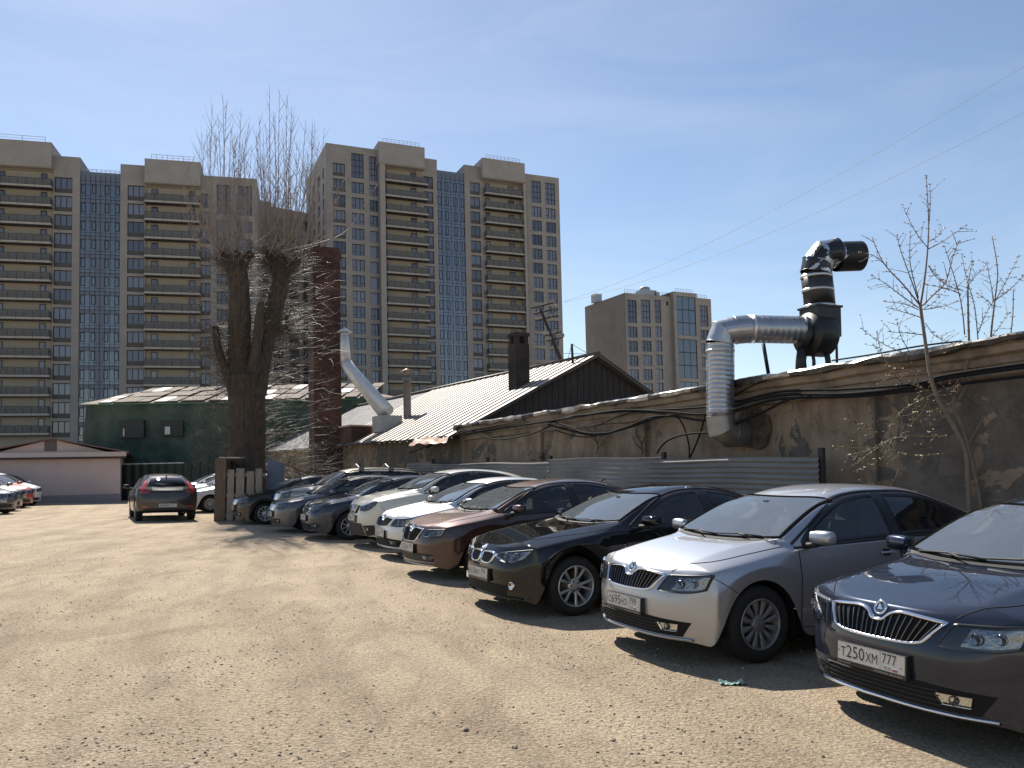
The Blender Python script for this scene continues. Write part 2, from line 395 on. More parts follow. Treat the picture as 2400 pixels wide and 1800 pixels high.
def block(F, x0, x1, z1, depth, mb, y0=0.0, left=True):
    """top and sides of a box volume whose front is built apart"""
    mb.quad((x0, y0, z1), (x1, y0, z1), (x1, depth, z1), (x0, depth, z1)); 
    if left: mb.quad((x0, depth, 0), (x0, y0, 0), (x0, y0, z1), (x0, depth, z1))
    mb.quad((x1, y0, 0), (x1, depth, 0), (x1, depth, z1), (x1, y0, z1))
    mb.quad((x1, depth, 0), (x0, depth, 0), (x0, depth, z1), (x1, depth, z1))
def doors_row(F, root, x0, x1, zs, h=2.45): 
    for z in zs: window_part(root, x0, x1, z + .02, z + h, .28, 'one', name='balcony_door')

# ---- left high-rise
F = Facade('apartment_block', 'long stone and glass high-rise at the left edge behind the pink garage', 0, 131, 430, 138, 'high-rise blocks behind the yard')
fh = 3.12; X = F.x; NF = 15
zA = F.z(60, 437); zB = F.z(405, 475 + 2)              # top balcony slab levels
top_w1 = F.z(147, 366); top_pA = F.z(60, 336); top_g = F.z(233, 403); top_w2 = F.z(310, 386); top_pB = F.z(405, 382); top_r = F.z(537, 415)
zsA = [zA - fh * k for k in range(NF)]; zsB = [zB - fh * k for k in range(NF)]
holes = []; wins_ = []
def col_win(px0, px1, ztop, hh, kind, n=NF - 1, first_h=None, step=None):
    a, b = X(px0), X(px1)
    for k in range(n):
        z1 = ztop - (step or fh) * k; z0 = z1 - hh
        if k == 0 and first_h: z0 = ztop - first_h
        elif first_h: z1 = ztop - (first_h - hh) - (step or fh) * k; z0 = z1 - hh
        holes.append((a, b, z0, z1)); wins_.append((a, b, z0, z1, kind if not (k == 0 and first_h) else 'tall'))
col_win(126, 168, F.z(147, 415.5), 2.62, 'apron'); col_win(298, 338, F.z(318, 434.5), 2.62, 'apron')
col_win(471, 493, F.z(482, 454), 2.5, 'apron2'); col_win(508, 541, F.z(524, 433), 2.1, 'three', 13, 5.3); col_win(557, 591, F.z(574, 436), 2.1, 'three', 13, 5.3)
body = MB()
xa = -22.0
bal = [(xa, X(123), zsA, X(93), X(107), X(0) - .9, X(7)), (X(341), X(471), zsB, X(354), X(369), X(443), X(457))]
for (b0, b1, zs, *_r) in bal: holes.append((b0, b1, .05, zs[0] + 2.72))
seg = [(xa, X(126), top_w1 + .1), (X(126), X(186), top_w1), (X(281), X(340), top_w2), (X(340), X(471), top_w2), (X(471), X(603), top_r)]
for (a, b, zt) in seg:
    hs_ = [h for h in holes if h[0] >= a - .01 and h[1] <= b + .01]
    wall_holes(body, a, b, 0, zt, hs_); block(F, a, b, zt, 18, body, y0=0)
wl = body.build('wall', M_STONE, F.root)
body = MB()
for (b0, b1, zs, *d) in bal:
    body.quad((b0, .351, 0), (b1, .351, 0), (b1, .351, zs[0] + 2.72), (b0, .351, zs[0] + 2.72))
body.build('balcony_back_wall', M_YEL, F.root)
body = MB()
for (b0, b1, zs, d0, d1, e0, e1), zt in zip(bal, (top_pA, top_pB)):
    body.box(b0, b1 - (0 if b0 > 0 else 0), -1.3, 12, zs[0] + 2.9, zt); body.box(b0, b1, -1.42, -1.3, zs[0] + 3.0, zs[0] + 3.35)
    roof_rail(F.root, b0 + 1, b1 - 1, -1.0, zt, 8)
body.build('penthouse', M_STONE2, F.root)
for (b0, b1, zs, d0, d1, e0, e1) in bal:
    for z in zs[:14]: balcony_part(F.root, b0, b1, z); 
    doors_row(F, F.root, d0, d1, zs[:14]); doors_row(F, F.root, e0, e1, zs[:14])
for (a, b, c, e, k) in wins_: window_part(F.root, a, b, c, e, .30, k)
curtain(F.root, X(186) + .003, X(281) - .003, 0, top_g, fh, F.z(233, 424), .25, 8, 0)
roof_rail(F.root, X(190), X(278), .4, top_g, 8, .5)

# ---- lower block half hidden by the tree
WC.clear(); BC.clear()
F = Facade('apartment_block', 'lower stone high-rise seen through the bare poplar, between the two taller blocks', 600, 168, 735, 176, 'high-rise blocks behind the yard')
X = F.x; holes = []; wins_ = []; NFB = 13
for (a, b) in ((610, 628), (640, 664), (678, 700), (710, 728)):
    for k in range(14):
        z1 = F.z(640, 505) - 3.12 * k; holes.append((X(a), X(b), z1 - 2.2, z1)); wins_.append((X(a), X(b), z1 - 2.2, z1, 'two'))
body = MB(); zt = F.z(665, 489); wall_holes(body, X(596), X(738), 0, zt, holes); block(F, X(596), X(738), zt, 16, body)
zt2 = F.z(618, 472); body.box(X(603), X(632), -.4, 14, zt - 3, zt2)
body.build('wall', M_STONE2, F.root)
for (a, b, c, e, k) in wins_: window_part(F.root, a, b, c, e, .30, k)

# ---- twin tower with the blue glass connector
WC.clear(); BC.clear()
F = Facade('apartment_block', 'tall twin-tower high-rise joined by a blue glass strip, in the middle behind the brick chimney', 767, 157, 1315, 177, 'high-rise blocks behind the yard')
X = F.x; fh = 3.12; NF = 15; holes = []; wins_ = []
def fhp(px, y0, y1): return F.z(px, y0) - F.z(px, y1)
step = 3.12
col_win(782, 811, F.z(797, 383), 2.55, 'apron', 15); col_win(826, 855, F.z(837, 360), 2.3, 'three', 15, 5.0); col_win(868, 888, F.z(874, 367), 2.3, 'two', 15, 5.0)
col_win(996, 1018, F.z(1005, 414), 2.6, 'apron2', 15); col_win(1105, 1128, F.z(1115, 428), 2.6, 'apron2', 15)
col_win(1249, 1272, F.z(1256, 424), 2.35, 'three', 15, 4.9); col_win(1282, 1305, F.z(1289, 429), 2.35, 'three', 15, 4.9)
slim = [(X(1234), X(1237.5), F.z(1236, 445) - 3.12 * k - 2.4, F.z(1236, 445) - 3.12 * k) for k in range(15)]; holes += slim
zb1 = F.z(950, 430); zb2 = F.z(1180, 460)
zs1 = [zb1 - fh * k for k in range(15)]; zs2 = [zb2 - fh * k for k in range(15)]
bal = [(X(903), X(1001), zs1, X(966), X(981), X(903) + .1, X(909)), (X(1136), X(1223), zs2, X(1142), X(1152), X(1196), X(1209))]
for (b0, b1, zs, *_r) in bal: holes.append((b0, b1, .05, zs[0] + 2.72))
tL = F.z(820, 342); tM = F.z(1010, 372.5); tG = F.z(1060, 402); tM2 = F.z(1105, 388); tR = F.z(1270, 412)
seg = [(X(767), X(888.5), tL), (X(888.5), X(1003), tL - .2), (X(1003) - 2.2, X(1028), tM), (X(1092), X(1129), tM2), (X(1129), X(1229), tM2 - .3), (X(1229), X(1315), tR)]
seg[1] = (X(888.5), X(1003) - 2.2, tL - .2)
holes = [h if not (abs(h[0] - bal[0][0]) < .01) else (h[0], X(1003) - 2.21, h[2], h[3]) for h in holes]
body = MB()
for (a, b, zt) in seg:
    hs_ = [h for h in holes if h[0] >= a - .02 and h[1] <= b + .02]
    wall_holes(body, a, b, 0, zt, hs_); block(F, a, b, zt, 22.8, body, left=(a, b, zt) != seg[0])
# left return face with its own window slots
sw_ = []
Ms = Matrix.Rotation(R(-90), 4, 'Z')
side = MB(); sh = []
for (ya, yb2) in ((2.5, 4.0), (7.0, 9.5), (12.5, 15.0), (18.0, 20.5)):
    for k in range(15): z1 = tL - 4 - fh * k; sh.append((-yb2, -ya, z1 - 2.3, z1))
wall_holes(side, -23, 0, 0, tL + .02, sh, 0, .3)
Ms = Matrix.Translation((X(767) - .02, 0, 0)) @ Matrix.Rotation(R(-90), 4, 'Z')
body.add([Ms @ Vector(v) for v in side.v], side.f)
body.build('wall', M_STONE, F.root)
cnt = 0
for (a, b, c, e) in sh:
    cnt += 1
    o = window_part(F.root, a, b, c, e, 0, 'two', name='side_window'); o.matrix_local = Ms @ Matrix.Translation((a, .26, c))
body = MB()
for (b0, b1, zs, *d) in bal: body.quad((b0 - .3, .352, 0), (b1, .352, 0), (b1, .352, zs[0] + 2.72), (b0 - .3, .352, zs[0] + 2.72))
body.build('balcony_back_wall', M_YEL, F.root)
body = MB()
body.box(X(888.5), X(901), -1.5, 0, 0, zs1[0] + 2.9)           # projecting pier left of the balconies
body.box(X(1225), X(1231), -1.3, 0, 0, zs2[0] + 3.0)
for (p0, p1, zs, zt) in ((X(886), X(994), zs1, F.z(935, 345)), (X(1129), X(1228), zs2, F.z(1180, 383))):
    body.box(p0, p1, -1.6, 12, zs[0] + 2.9, zt); body.box(p0, p1 + .2, -1.75, -1.6, zs[0] + 3.05, zs[0] + 3.4)
    roof_rail(F.root, p0 + 1, p1 - 1, -1.2, zt, 9)
body.build('penthouse', M_STONE2, F.root)
for (b0, b1, zs, d0, d1, e0, e1) in bal:
    for z in zs[:15]: balcony_part(F.root, b0, b1, z, 1.35)
    doors_row(F, F.root, d0, d1, zs[:15]); doors_row(F, F.root, e0, e1, zs[:15])
wins_.sort(key=lambda t: -(t[1] - t[0]) * (t[3] - t[2]))
for (a, b, c, e, k) in wins_[:100]: window_part(F.root, a, b, c, e, .30, k)
rest = MB()
for (a, b, c, e, k) in wins_[100:] + [(*h, 'one') for h in slim]:
    rest.quad((a, .30, c), (b, .30, c), (b, .30, e), (a, .30, e), 1)
    for (u0, u1, v0, v1) in ((a, b, c, c + .08), (a, b, e - .08, e), (a, a + .07, c + .08, e - .08), (b - .07, b, c + .08, e - .08)): rest.box(u0, u1, .24, .298, v0, v1, 0)
o = rest.build('window_slits', [M_FRAME, M_TG], F.root); o['kind'] = 'stuff'
curtain(F.root, X(1028) + .003, X(1092) - .003, 0, tG, fh, F.z(1060, 421), .25, 6, 1)

# ---- separate mid-rise on the right
WC.clear(); BC.clear()
F = Facade('apartment_block', 'shorter stone block with tall stairwell windows, standing alone right of the twin tower', 1468, 185, 1669, 196, 'high-rise blocks behind the yard')
X = lambda px: F.x(px, 780); fh = 3.3; holes = []; wins_ = []
for (a, b, kd) in ((1472, 1494, 'three'), (1504, 1526, 'three'), (1536, 1551, 'two'), (1642, 1661, 'two')):
    z1 = F.z((a+b)/2, 703 if a < 1600 else 716); hh0 = z1 - F.z((a+b)/2, 757 if a < 1600 else 765)
    holes.append((X(a), X(b), z1 - hh0, z1)); wins_.append((X(a), X(b), z1 - hh0, z1, 'tall'))
    z1 -= hh0 + .85
    for k in range(8): holes.append((X(a), X(b), z1 - 2.5, z1)); wins_.append((X(a), X(b), z1 - 2.5, z1, kd)); z1 -= fh
holes.append((X(1564), X(1569), F.z(1566, 716), F.z(1566, 706)))
zt = F.z(1520, 691); zr = F.z(1655, 700)
body = MB()
for (a, b, t_) in ((X(1468), X(1576), zt), (X(1629), X(1669), zr)):
    wall_holes(body, a, b, 0, t_, [h for h in holes if h[0] >= a and h[1] <= b]); block(F, a, b, t_, 17, body, left=a > 1)
xs0, xs1 = X(1574), X(1629); zc1 = F.z(1600, 688)
body2 = MB(); sh = []; z1 = F.z(1605, 698)
for k in range(5): sh.append((X(1580), X(1625), z1 - 9.3, z1)); z1 -= 10.15
sh = [h for h in sh if h[2] > 0]
wall_holes(body2, xs0, xs1, 0, zc1, sh, -1.2, .35)
body.add(body2.v, body2.f); body.quad((xs0, 0, 0), (xs0, -1.2, 0), (xs0, -1.2, zc1), (xs0, 0, zc1)); body.quad((xs1, -1.2, 0), (xs1, 0, 0), (xs1, 0, zc1), (xs1, -1.2, zc1)); body.quad((xs0, -1.2, zc1), (xs1, -1.2, zc1), (xs1, 10, zc1), (xs0, 10, zc1))
body.quad((X(1576), .001, 0), (X(1576), 17, 0), (X(1576), 17, zt), (X(1576), .001, zt)); body.quad((xs1, 17, 0), (xs1, 0, 0), (xs1, 0, zr), (xs1, 17, zr))
side = MB(); ss = []
z1 = F.z(1448, 708)
ss.append((-5.2, -2.6, z1 - 6.2, z1))
for k in range(9): ss.append((-5.2, -2.6, z1 - 7.0 - 2.5 - fh * k, z1 - 7.0 - fh * k))
ss = [h for h in ss if h[2] > 0]
wall_holes(side, -17.5, 0, 0, zt + .02, ss, 0, .3); Ms = Matrix.Translation((X(1468) - .02, 0, 0)) @ Matrix.Rotation(R(-90), 4, 'Z')
body.add([Ms @ Vector(v) for v in side.v], side.f)
body.build('wall', M_STONE, F.root)
for (a, b, c, e) in ss: o = window_part(F.root, a, b, c, e, 0, 'three' if e - c < 4 else 'tall'); o.matrix_local = Ms @ Matrix.Translation((a, .26, c))
for (a, b, c, e, k) in wins_: window_part(F.root, a, b, max(.1, c), max(.3, e), .30, k)
for (a, b, c, e) in sh: window_part(F.root, a, b, c, e, -.95, 'stair', name='stair_window')
roof_rail(F.root, X(1470), X(1574), .6, zt, 14, 1.0); roof_rail(F.root, X(1582), X(1622), -.6, zc1, 6, .9); roof_rail(F.root, X(1634), X(1664), .8, zr, 6, 1.0)
hv = MB(); x = X(1528); hv.box(x, x + 4, 3, 6, zt, zt + 2.0); hv.lathe([(1.3, zt + 2.0), (1.3, zt + 2.7), (.9, zt + 2.9), (0, zt + 2.9)], 16, Matrix.Translation((x + 1.6, 4.5, 0))); hv.build('air_handler', M_MET, F.root)
hv = MB(); x = X(1448); hv.box(X(1470) - 1.2, X(1470) + .6, 11, 13, zt, zt + 2); hv.build('roof_cabinet', M_MET, F.root); hv = MB(); hv.box(X(1555), X(1555) + 1.6, 3, 5, zt, zt + 1.6); hv.build('roof_cabinet', M_MET, F.root)
side = MB()
# ================================================================== YARD BUILDINGS
U = Vector((0.48, -0.877, 0)).normalized(); NV = Vector((0.877, 0.48, 0)).normalized()   # along the wall (towards the viewer), into the building
WANG = math.atan2(U.y, U.x)
W0 = NV * 10.2
MW = Matrix.Translation(W0) @ Matrix.Rotation(WANG, 4, 'Z'); MWi = MW.inverted()
def wpt(px, py, off=0.0):
    """point on the plane of the long wall (or off metres in front of it), in wall coordinates"""
    return MWi @ at_plane(px, py, W0 - NV * off, NV)
def plaster():
    m = mat('old_plaster', (.25, .2, .15), rough=.9); N, Lk, b = nodes_of(m)
    tc = N.new('ShaderNodeTexCoord')
    def nz(sc, det=8, ro=.65, s3=(1, 1, 1), dist=0.0):
        mp = N.new('ShaderNodeMapping'); Lk.new(tc.outputs['Object'], mp.inputs[0]); mp.inputs['Scale'].default_value = s3
        n = N.new('ShaderNodeTexNoise'); n.inputs['Scale'].default_value = sc; n.inputs['Detail'].default_value = det; n.inputs['Roughness'].default_value = ro; n.inputs['Distortion'].default_value = dist; Lk.new(mp.outputs[0], n.inputs['Vector']); return n.outputs['Fac']
    def ramp(f, p0, p1, c0, c1):
        r = N.new('ShaderNodeValToRGB'); Lk.new(f, r.inputs[0]); e = r.color_ramp.elements; e[0].position = p0; e[1].position = p1; e[0].color = (*c0, 1); e[1].color = (*c1, 1); return r.outputs[0]
    def mix(a, b_, f, mode='MIX'):
        x = N.new('ShaderNodeMix'); x.data_type = 'RGBA'; x.blend_type = mode
        if isinstance(f, float): x.inputs['Factor'].default_value = f
        else: Lk.new(f, x.inputs['Factor'])
        Lk.new(a, x.inputs['A']); Lk.new(b_, x.inputs['B']); return x.outputs['Result']
    a = ramp(nz(1.2), .35, .65, (.22, .16, .11), (.36, .285, .21))
    streak = ramp(nz(2.2, 8, .65, (1.5, 1, .45), .5), .42, .62, (1, 1, 1), (.55, .50, .45)); a = mix(a, streak, .6, 'MULTIPLY')
    c = ramp(nz(2.4, 9, .7), .4, .62, (.095, .082, .068), (.165, .14, .115))
    # grey render where the plaster has come off, mostly towards the near end
    sx = N.new('ShaderNodeSeparateXYZ'); Lk.new(tc.outputs['Object'], sx.inputs[0])
    ad = N.new('ShaderNodeMath'); ad.operation = 'MULTIPLY_ADD'; Lk.new(nz(.9, 8, .62, (1, 1, 1), .4), ad.inputs[0]); ad.inputs[1].default_value = 2.6; Lk.new(sx.outputs['X'], ad.inputs[2])
    gt = N.new('ShaderNodeMath'); gt.operation = 'GREATER_THAN'; Lk.new(ad.outputs[0], gt.inputs[0]); gt.inputs[1].default_value = -6.35
    pk = N.new('ShaderNodeMath'); pk.operation = 'GREATER_THAN'; Lk.new(nz(.8, 9, .6, (1, 1, 1), .8), pk.inputs[0]); pk.inputs[1].default_value = .595
    mxm = N.new('ShaderNodeMath'); mxm.operation = 'MAXIMUM'; Lk.new(gt.outputs[0], mxm.inputs[0]); Lk.new(pk.outputs[0], mxm.inputs[1])
    # islands of plaster left on the grey part
    isl = N.new('ShaderNodeMath'); isl.operation = 'LESS_THAN'; Lk.new(nz(1.4, 9, .6, (1, 1, 1), 1.2), isl.inputs[0]); isl.inputs[1].default_value = .60
    mm = N.new('ShaderNodeMath'); mm.operation = 'MULTIPLY'; Lk.new(mxm.outputs[0], mm.inputs[0]); Lk.new(isl.outputs[0], mm.inputs[1])
    col = mix(a, c, mm.outputs[0]); Lk.new(col, b.inputs['Base Color'])
    # cracks
    v = N.new('ShaderNodeTexVoronoi'); v.feature = 'DISTANCE_TO_EDGE'; v.inputs['Scale'].default_value = 1.3
    mp = N.new('ShaderNodeMapping'); Lk.new(tc.outputs['Object'], mp.inputs[0]); 
    nn = N.new('ShaderNodeTexNoise'); nn.inputs['Scale'].default_value = 3; Lk.new(tc.outputs['Object'], nn.inputs['Vector'])
    va = N.new('ShaderNodeVectorMath'); va.operation = 'MULTIPLY_ADD'; Lk.new(nn.outputs['Color'], va.inputs[0]); va.inputs[1].default_value = (.5, .5, .5); Lk.new(tc.outputs['Object'], va.inputs[2]); Lk.new(va.outputs[0], v.inputs['Vector'])
    ck = ramp(v.outputs['Distance'], .0, .018, (.45, .43, .4), (1, 1, 1)); Lk.new(mix(col, ck, .55, 'MULTIPLY'), b.inputs['Base Color'])
    bp = N.new('ShaderNodeBump'); bp.inputs['Distance'].default_value = .03; Lk.new(mm.outputs[0], bp.inputs['Height']); bp.invert = True
    b2 = N.new('ShaderNodeBump'); b2.inputs['Distance'].default_value = .012; Lk.new(nz(14, 8, .7), b2.inputs['Height']); Lk.new(bp.outputs[0], b2.inputs['Normal']); Lk.new(b2.outputs[0], b.inputs['Normal'])
    return m
M_PLAST = plaster()
M_CORN = mat('cornice_plaster', (.33, .26, .185), rough=.9, col2=(.17, .13, .10), vscale=2.2, bump=.02, bscale=10)
M_FELT = mat('roofing_felt', (.035, .032, .030), rough=.28, var=.4, vscale=4, rvar=.10, bump=.006, bscale=5)
M_FOIL = mat('torn_roof_foil', (.52, .48, .43), rough=.36, metal=.3, col2=(.14, .12, .10), vscale=2.2, rvar=.08, bump=.010, bscale=7)
hw = lambda x: lin([(-21.7, 2.86), (-13, 3.02), (-5.7, 3.20), (4, 3.34)], x)
B = thing('long_building', 'long low building with flaking brown plaster wall and cables, behind the corrugated fence', 'building')
B.matrix_world = MW
XL, XR = -21.7, 4.0
m = MB(); nx, nz_ = 150, 16; vs = []
for i in range(nx + 1):
    x = XL + (XR - XL) * i / nx; h = hw(x) - .42
    for j in range(nz_ + 1):
        z = -.1 + (h + .1) * j / nz_; vs.append((x, noise.noise(Vector((x * .8, z * .9, 1))) * .03, z))
m.add(vs, [(i*(nz_+1)+j, (i+1)*(nz_+1)+j, (i+1)*(nz_+1)+j+1, i*(nz_+1)+j+1) for i in range(nx) for j in range(nz_)], 0, True)
for (px0, px1) in ((2020, 2062), (1500, 1520), (1255, 1275)):       # shallow pilasters
    a, b = wpt(px0, 1000).x, wpt(px1, 1000).x; m.box(a, b, -.10, .02, 0, hw(a) - .42)
m.build('wall', M_PLAST, B)
m = MB(); prof = [(-.0, -.44), (-.06, -.42), (-.06, -.30), (-.10, -.29), (-.10, -.20), (-.17, -.17), (-.19, -.08), (-.25, -.06), (-.25, .0), (.0, .0)]
vs = []
for i in range(nx + 1):
    x = XL + (XR - XL) * i / nx
    for (y, z) in prof: vs.append((x, y + noise.noise(Vector((x * 1.5, y * 9, z * 4))) * .018, hw(x) + z + noise.noise(Vector((x * 2, 5, z * 3))) * .015))
k = len(prof); m.add(vs, [(i*k+j, (i+1)*k+j, (i+1)*k+j+1, i*k+j+1) for i in range(nx) for j in range(k-1)])
m.build('cornice', M_CORN, B)
# crumpled roof edge
m = MB(); nx2 = 420; vs = []; mis = []
prof = [(-.24, -.07), (-.275, -.055), (-.285, .0), (-.26, .025), (-.18, .035), (-.05, .05), (.30, .09), (1.2, .20), (3.5, .30), (8.0, .42)]
for i in range(nx2 + 1):
    x = XL + (XR - XL) * i / nx2
    for j, (y, z) in enumerate(prof):
        am = .022 if j < 7 else .012
        n1 = noise.noise(Vector((x * 2.2, j * .5, 3))); n2 = noise.noise(Vector((x * 7.0, j * .9, 8)))
        drop = -.12 * max(0, noise.noise(Vector((x * .8, 0, 11)))) if j < 3 else 0
        vs.append((x, y + n2 * am * .5, hw(x) + z + n1 * am * 1.6 + n2 * am * .4 + drop))
k = len(prof)
for i in range(nx2):
    x = XL + (XR - XL) * i / nx2
    foil = noise.noise(Vector((x * .9, 2, 2))) > (-.05 if x < -11.5 else .22)
    for j in range(k - 1):
        m.add([vs[i*k+j], vs[(i+1)*k+j], vs[(i+1)*k+j+1], vs[i*k+j+1]], [(0, 1, 2, 3)], 1 if (foil and j < 7) else 0)
m.build('roof_edge', [M_FELT, M_FOIL], B)
m = MB(); m.box(XL + .05, XR, .05, 8, -.1, 2.85); m.build('core', M_CORN, B)

# ---- shed with standing seam roof
M_SEAM = mat('zinc_roof', (.36, .335, .305), rough=.5, metal=.1, col2=(.27, .225, .185), vscale=1.1, detail=9)
M_VALL = mat('shaded_valley', (.19, .15, .12), rough=.8, var=.3, vscale=2)  # shade between the ribs, painted as a darker valley colour
M_BOARD = mat('dark_boards', (.055, .045, .038), rough=.9, var=.45, vscale=5, stretch=(6, 6, .5), bump=.02, bscale=12)
MS = MW @ Matrix.Translation((XL, 0, 0))
SH = thing('shed', 'low shed with a ribbed zinc gable roof and dark boarded gable end', 'shed'); SH.matrix_world = MS
MSi = MS.inverted()
SL_, EV, RIDGE, YR = 26.0, 2.80, 5.28, 4.69
sl = (RIDGE - EV) / YR
m = MB(); m.box(-SL_, -.02, .02, 9.3, -.1, EV - .02); m.build('wall', M_PLAST, SH)
m = MB(); m.add([(-.03, .02, EV - .03), (-.03, 9.36, EV - .03), (-.03, YR, RIDGE - .06)], [(0, 1, 2)]); 
m.add([(-.18, .02, EV - .03), (-.18, YR, RIDGE - .06), (-.18, 9.36, EV - .03)], [(0, 1, 2)])
for k in range(38):
    y = .3 + k * .235; zt = min(EV + sl * y, RIDGE - sl * (y - YR)) - .10
    if zt > EV: m.box(-.03, -.008 - .01 * (k % 2), y, y + .21, EV - .02, zt)
m.build('gable', M_BOARD, SH)
m = MB()
def slope_sheet(mb, x0, x1, y0, y1, zf, rib=.25, hr=.075, th=.0):
    n = int((x1 - x0) / rib); rows = 14; vs = []
    cols = []
    for i in range(n): a = x0 + (x1 - x0) * i / n; d = (x1 - x0) / n; cols += [(a, 0), (a + d * .62, .006), (a + d * .66, -hr), (a + d * .96, -hr)]
    cols.append((x1, 0)); c = len(cols)
    for j in range(rows + 1):
        y = y0 + (y1 - y0) * j / rows
        for (x, h) in cols:
            e = (noise.noise(Vector((x * .6, y * .5, 0))) * .012 + (noise.noise(Vector((x * .7, 4, 0))) * .08 if j == 0 else 0))
            vs.append((x, y + (noise.noise(Vector((x * 1.1, 9, 0))) * .14 if j == 0 else 0), zf(y) + h + e))
    mb.add(vs, [(j*c+i, j*c+i+1, (j+1)*c+i+1, (j+1)*c+i) for j in range(rows) for i in range(c-1) if i % 4 == 0])
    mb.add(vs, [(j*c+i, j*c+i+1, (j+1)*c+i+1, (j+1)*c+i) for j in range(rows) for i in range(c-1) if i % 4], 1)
slope_sheet(m, -13.0, .28, -.42, YR, lambda y: EV + sl * y, .50)
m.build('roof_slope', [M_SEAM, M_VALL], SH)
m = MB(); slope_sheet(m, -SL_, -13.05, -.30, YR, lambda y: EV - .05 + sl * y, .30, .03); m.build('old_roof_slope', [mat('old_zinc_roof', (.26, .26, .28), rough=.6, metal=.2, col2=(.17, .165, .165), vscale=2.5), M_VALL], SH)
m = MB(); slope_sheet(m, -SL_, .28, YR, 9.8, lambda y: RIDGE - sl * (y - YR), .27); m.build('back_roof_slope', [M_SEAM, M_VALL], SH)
m = MB(); m.tube([(-SL_, YR, RIDGE + .03), (.28, YR, RIDGE + .03)], .06, 6)
m.add([(.26, -.42, EV - .30), (.26, YR, RIDGE - .06), (.30, YR, RIDGE + .02), (.30, -.42, EV - .20)], [(0, 1, 2, 3)]); m.add([(.26, 9.8, EV - .38), (.26, YR, RIDGE - .08), (.30, YR, RIDGE + .02), (.30, 9.8, EV - .24)], [(3, 2, 1, 0)])
m.build('ridge_cap', mat('dark_flashing', (.10, .09, .085), rough=.5, metal=.3), SH)
def on_slope(px, py):
    """point of the near roof slope seen at a pixel, in shed coordinates"""
    nrm = (MS.to_3x3() @ Vector((0, -sl, 1)).normalized()); p0 = MS @ Vector((0, 0, EV)); return MSi @ at_plane(px, py, p0, nrm)
# loose bright flashing at the eave corner
m = MB(); a = on_slope(1085, 1000); 
vs = []
for i in range(15):
    for j in range(5):
        x = -2.6 + i * .2; vs.append((x, -.42 - .05 * j + noise.noise(Vector((x * 2, j, 1))) * .08, EV - .22 - .055 * j + noise.noise(Vector((x * 1.6, j * .6, 4))) * .10))
m.add(vs, [(i*5+j, (i+1)*5+j, (i+1)*5+j+1, i*5+j+1) for i in range(14) for j in range(4)], 0, True); m.build('torn_flashing', mat('rusty_flashing', (.45, .26, .17), rough=.5, col2=(.55, .45, .36), vscale=2), SH)
# ---- brick stacks
def brick(name, c1, c2, mortar, sc=1.0):
    m = mat(name, c1, rough=.9); N, Lk, b = nodes_of(m); tc = N.new('ShaderNodeTexCoord')
    sp = N.new('ShaderNodeSeparateXYZ'); Lk.new(tc.outputs['Object'], sp.inputs[0]); ad = N.new('ShaderNodeMath'); Lk.new(sp.outputs['X'], ad.inputs[0]); Lk.new(sp.outputs['Y'], ad.inputs[1])
    cb = N.new('ShaderNodeCombineXYZ'); Lk.new(ad.outputs[0], cb.inputs['X']); Lk.new(sp.outputs['Z'], cb.inputs['Y'])
    t = N.new('ShaderNodeTexBrick'); Lk.new(cb.outputs[0], t.inputs['Vector']); t.inputs['Color1'].default_value = (*c1, 1); t.inputs['Color2'].default_value = (*c2, 1); t.inputs['Mortar'].default_value = (*mortar, 1)
    t.inputs['Scale'].default_value = 1.0; t.inputs['Brick Width'].default_value = .26; t.inputs['Row Height'].default_value = .078; t.inputs['Mortar Size'].default_value = .009; t.inputs['Mortar Smooth'].default_value = .3
    n = N.new('ShaderNodeTexNoise'); n.inputs['Scale'].default_value = 1.3; n.inputs['Detail'].default_value = 8; Lk.new(tc.outputs['Object'], n.inputs['Vector'])
    r = N.new('ShaderNodeValToRGB'); Lk.new(n.outputs['Fac'], r.inputs[0]); r.color_ramp.elements[0].position = .35; r.color_ramp.elements[1].position = .7; r.color_ramp.elements[0].color = (.4, .38, .36, 1); r.color_ramp.elements[1].color = (1.15, 1.1, 1.05, 1)
    x = N.new('ShaderNodeMix'); x.data_type = 'RGBA'; x.blend_type = 'MULTIPLY'; x.inputs['Factor'].default_value = 1; Lk.new(t.outputs['Color'], x.inputs['A']); Lk.new(r.outputs[0], x.inputs['B']); Lk.new(x.outputs['Result'], b.inputs['Base Color'])
    bp = N.new('ShaderNodeBump'); bp.inputs['Distance'].default_value = .015; bp.invert = True; Lk.new(t.outputs['Fac'], bp.inputs['Height']); Lk.new(bp.outputs[0], b.inputs['Normal'])
    return m
M_BRICK = brick('chimney_brick', (.115, .045, .034), (.07, .034, .028), (.09, .075, .065))
M_SOOT = brick('sooty_brick', (.055, .042, .036), (.04, .032, .03), (.06, .055, .05))
c0 = at(765, 1100, 34.4)
CH = thing('brick_chimney', 'tall square red brick chimney rising beside the bare poplar', 'chimney', (c0.x, c0.y, 0), (0, LEAN, WANG + R(90) - R(4)))
m = MB(); hwid = .57; H_ = 10.9
m.box(-hwid, hwid, -hwid, hwid, -.3, H_ - .5); m.build('stack', M_BRICK, CH)
m = MB(); m.box(-hwid - .05, hwid + .05, -hwid - .05, hwid + .05, H_ - .496, H_ - .25); m.box(-hwid, hwid, -hwid, hwid, H_ - .246, H_); m.build('crown', M_BRICK, CH)
p = on_slope(1200, 922); w1 = 1.25
p2 = on_slope(1217, 905)
q = MS @ Vector((p2.x, p2.y, p2.z))
CB = thing('brick_chimney', 'short square soot-black chimney standing on the zinc roof', 'chimney', (q.x, q.y, q.z - .5), (0, LEAN, WANG))
hb = q.y * 106 / 1920 + .75; ww = q.y * 46 / 1920 / 2 / 1.25
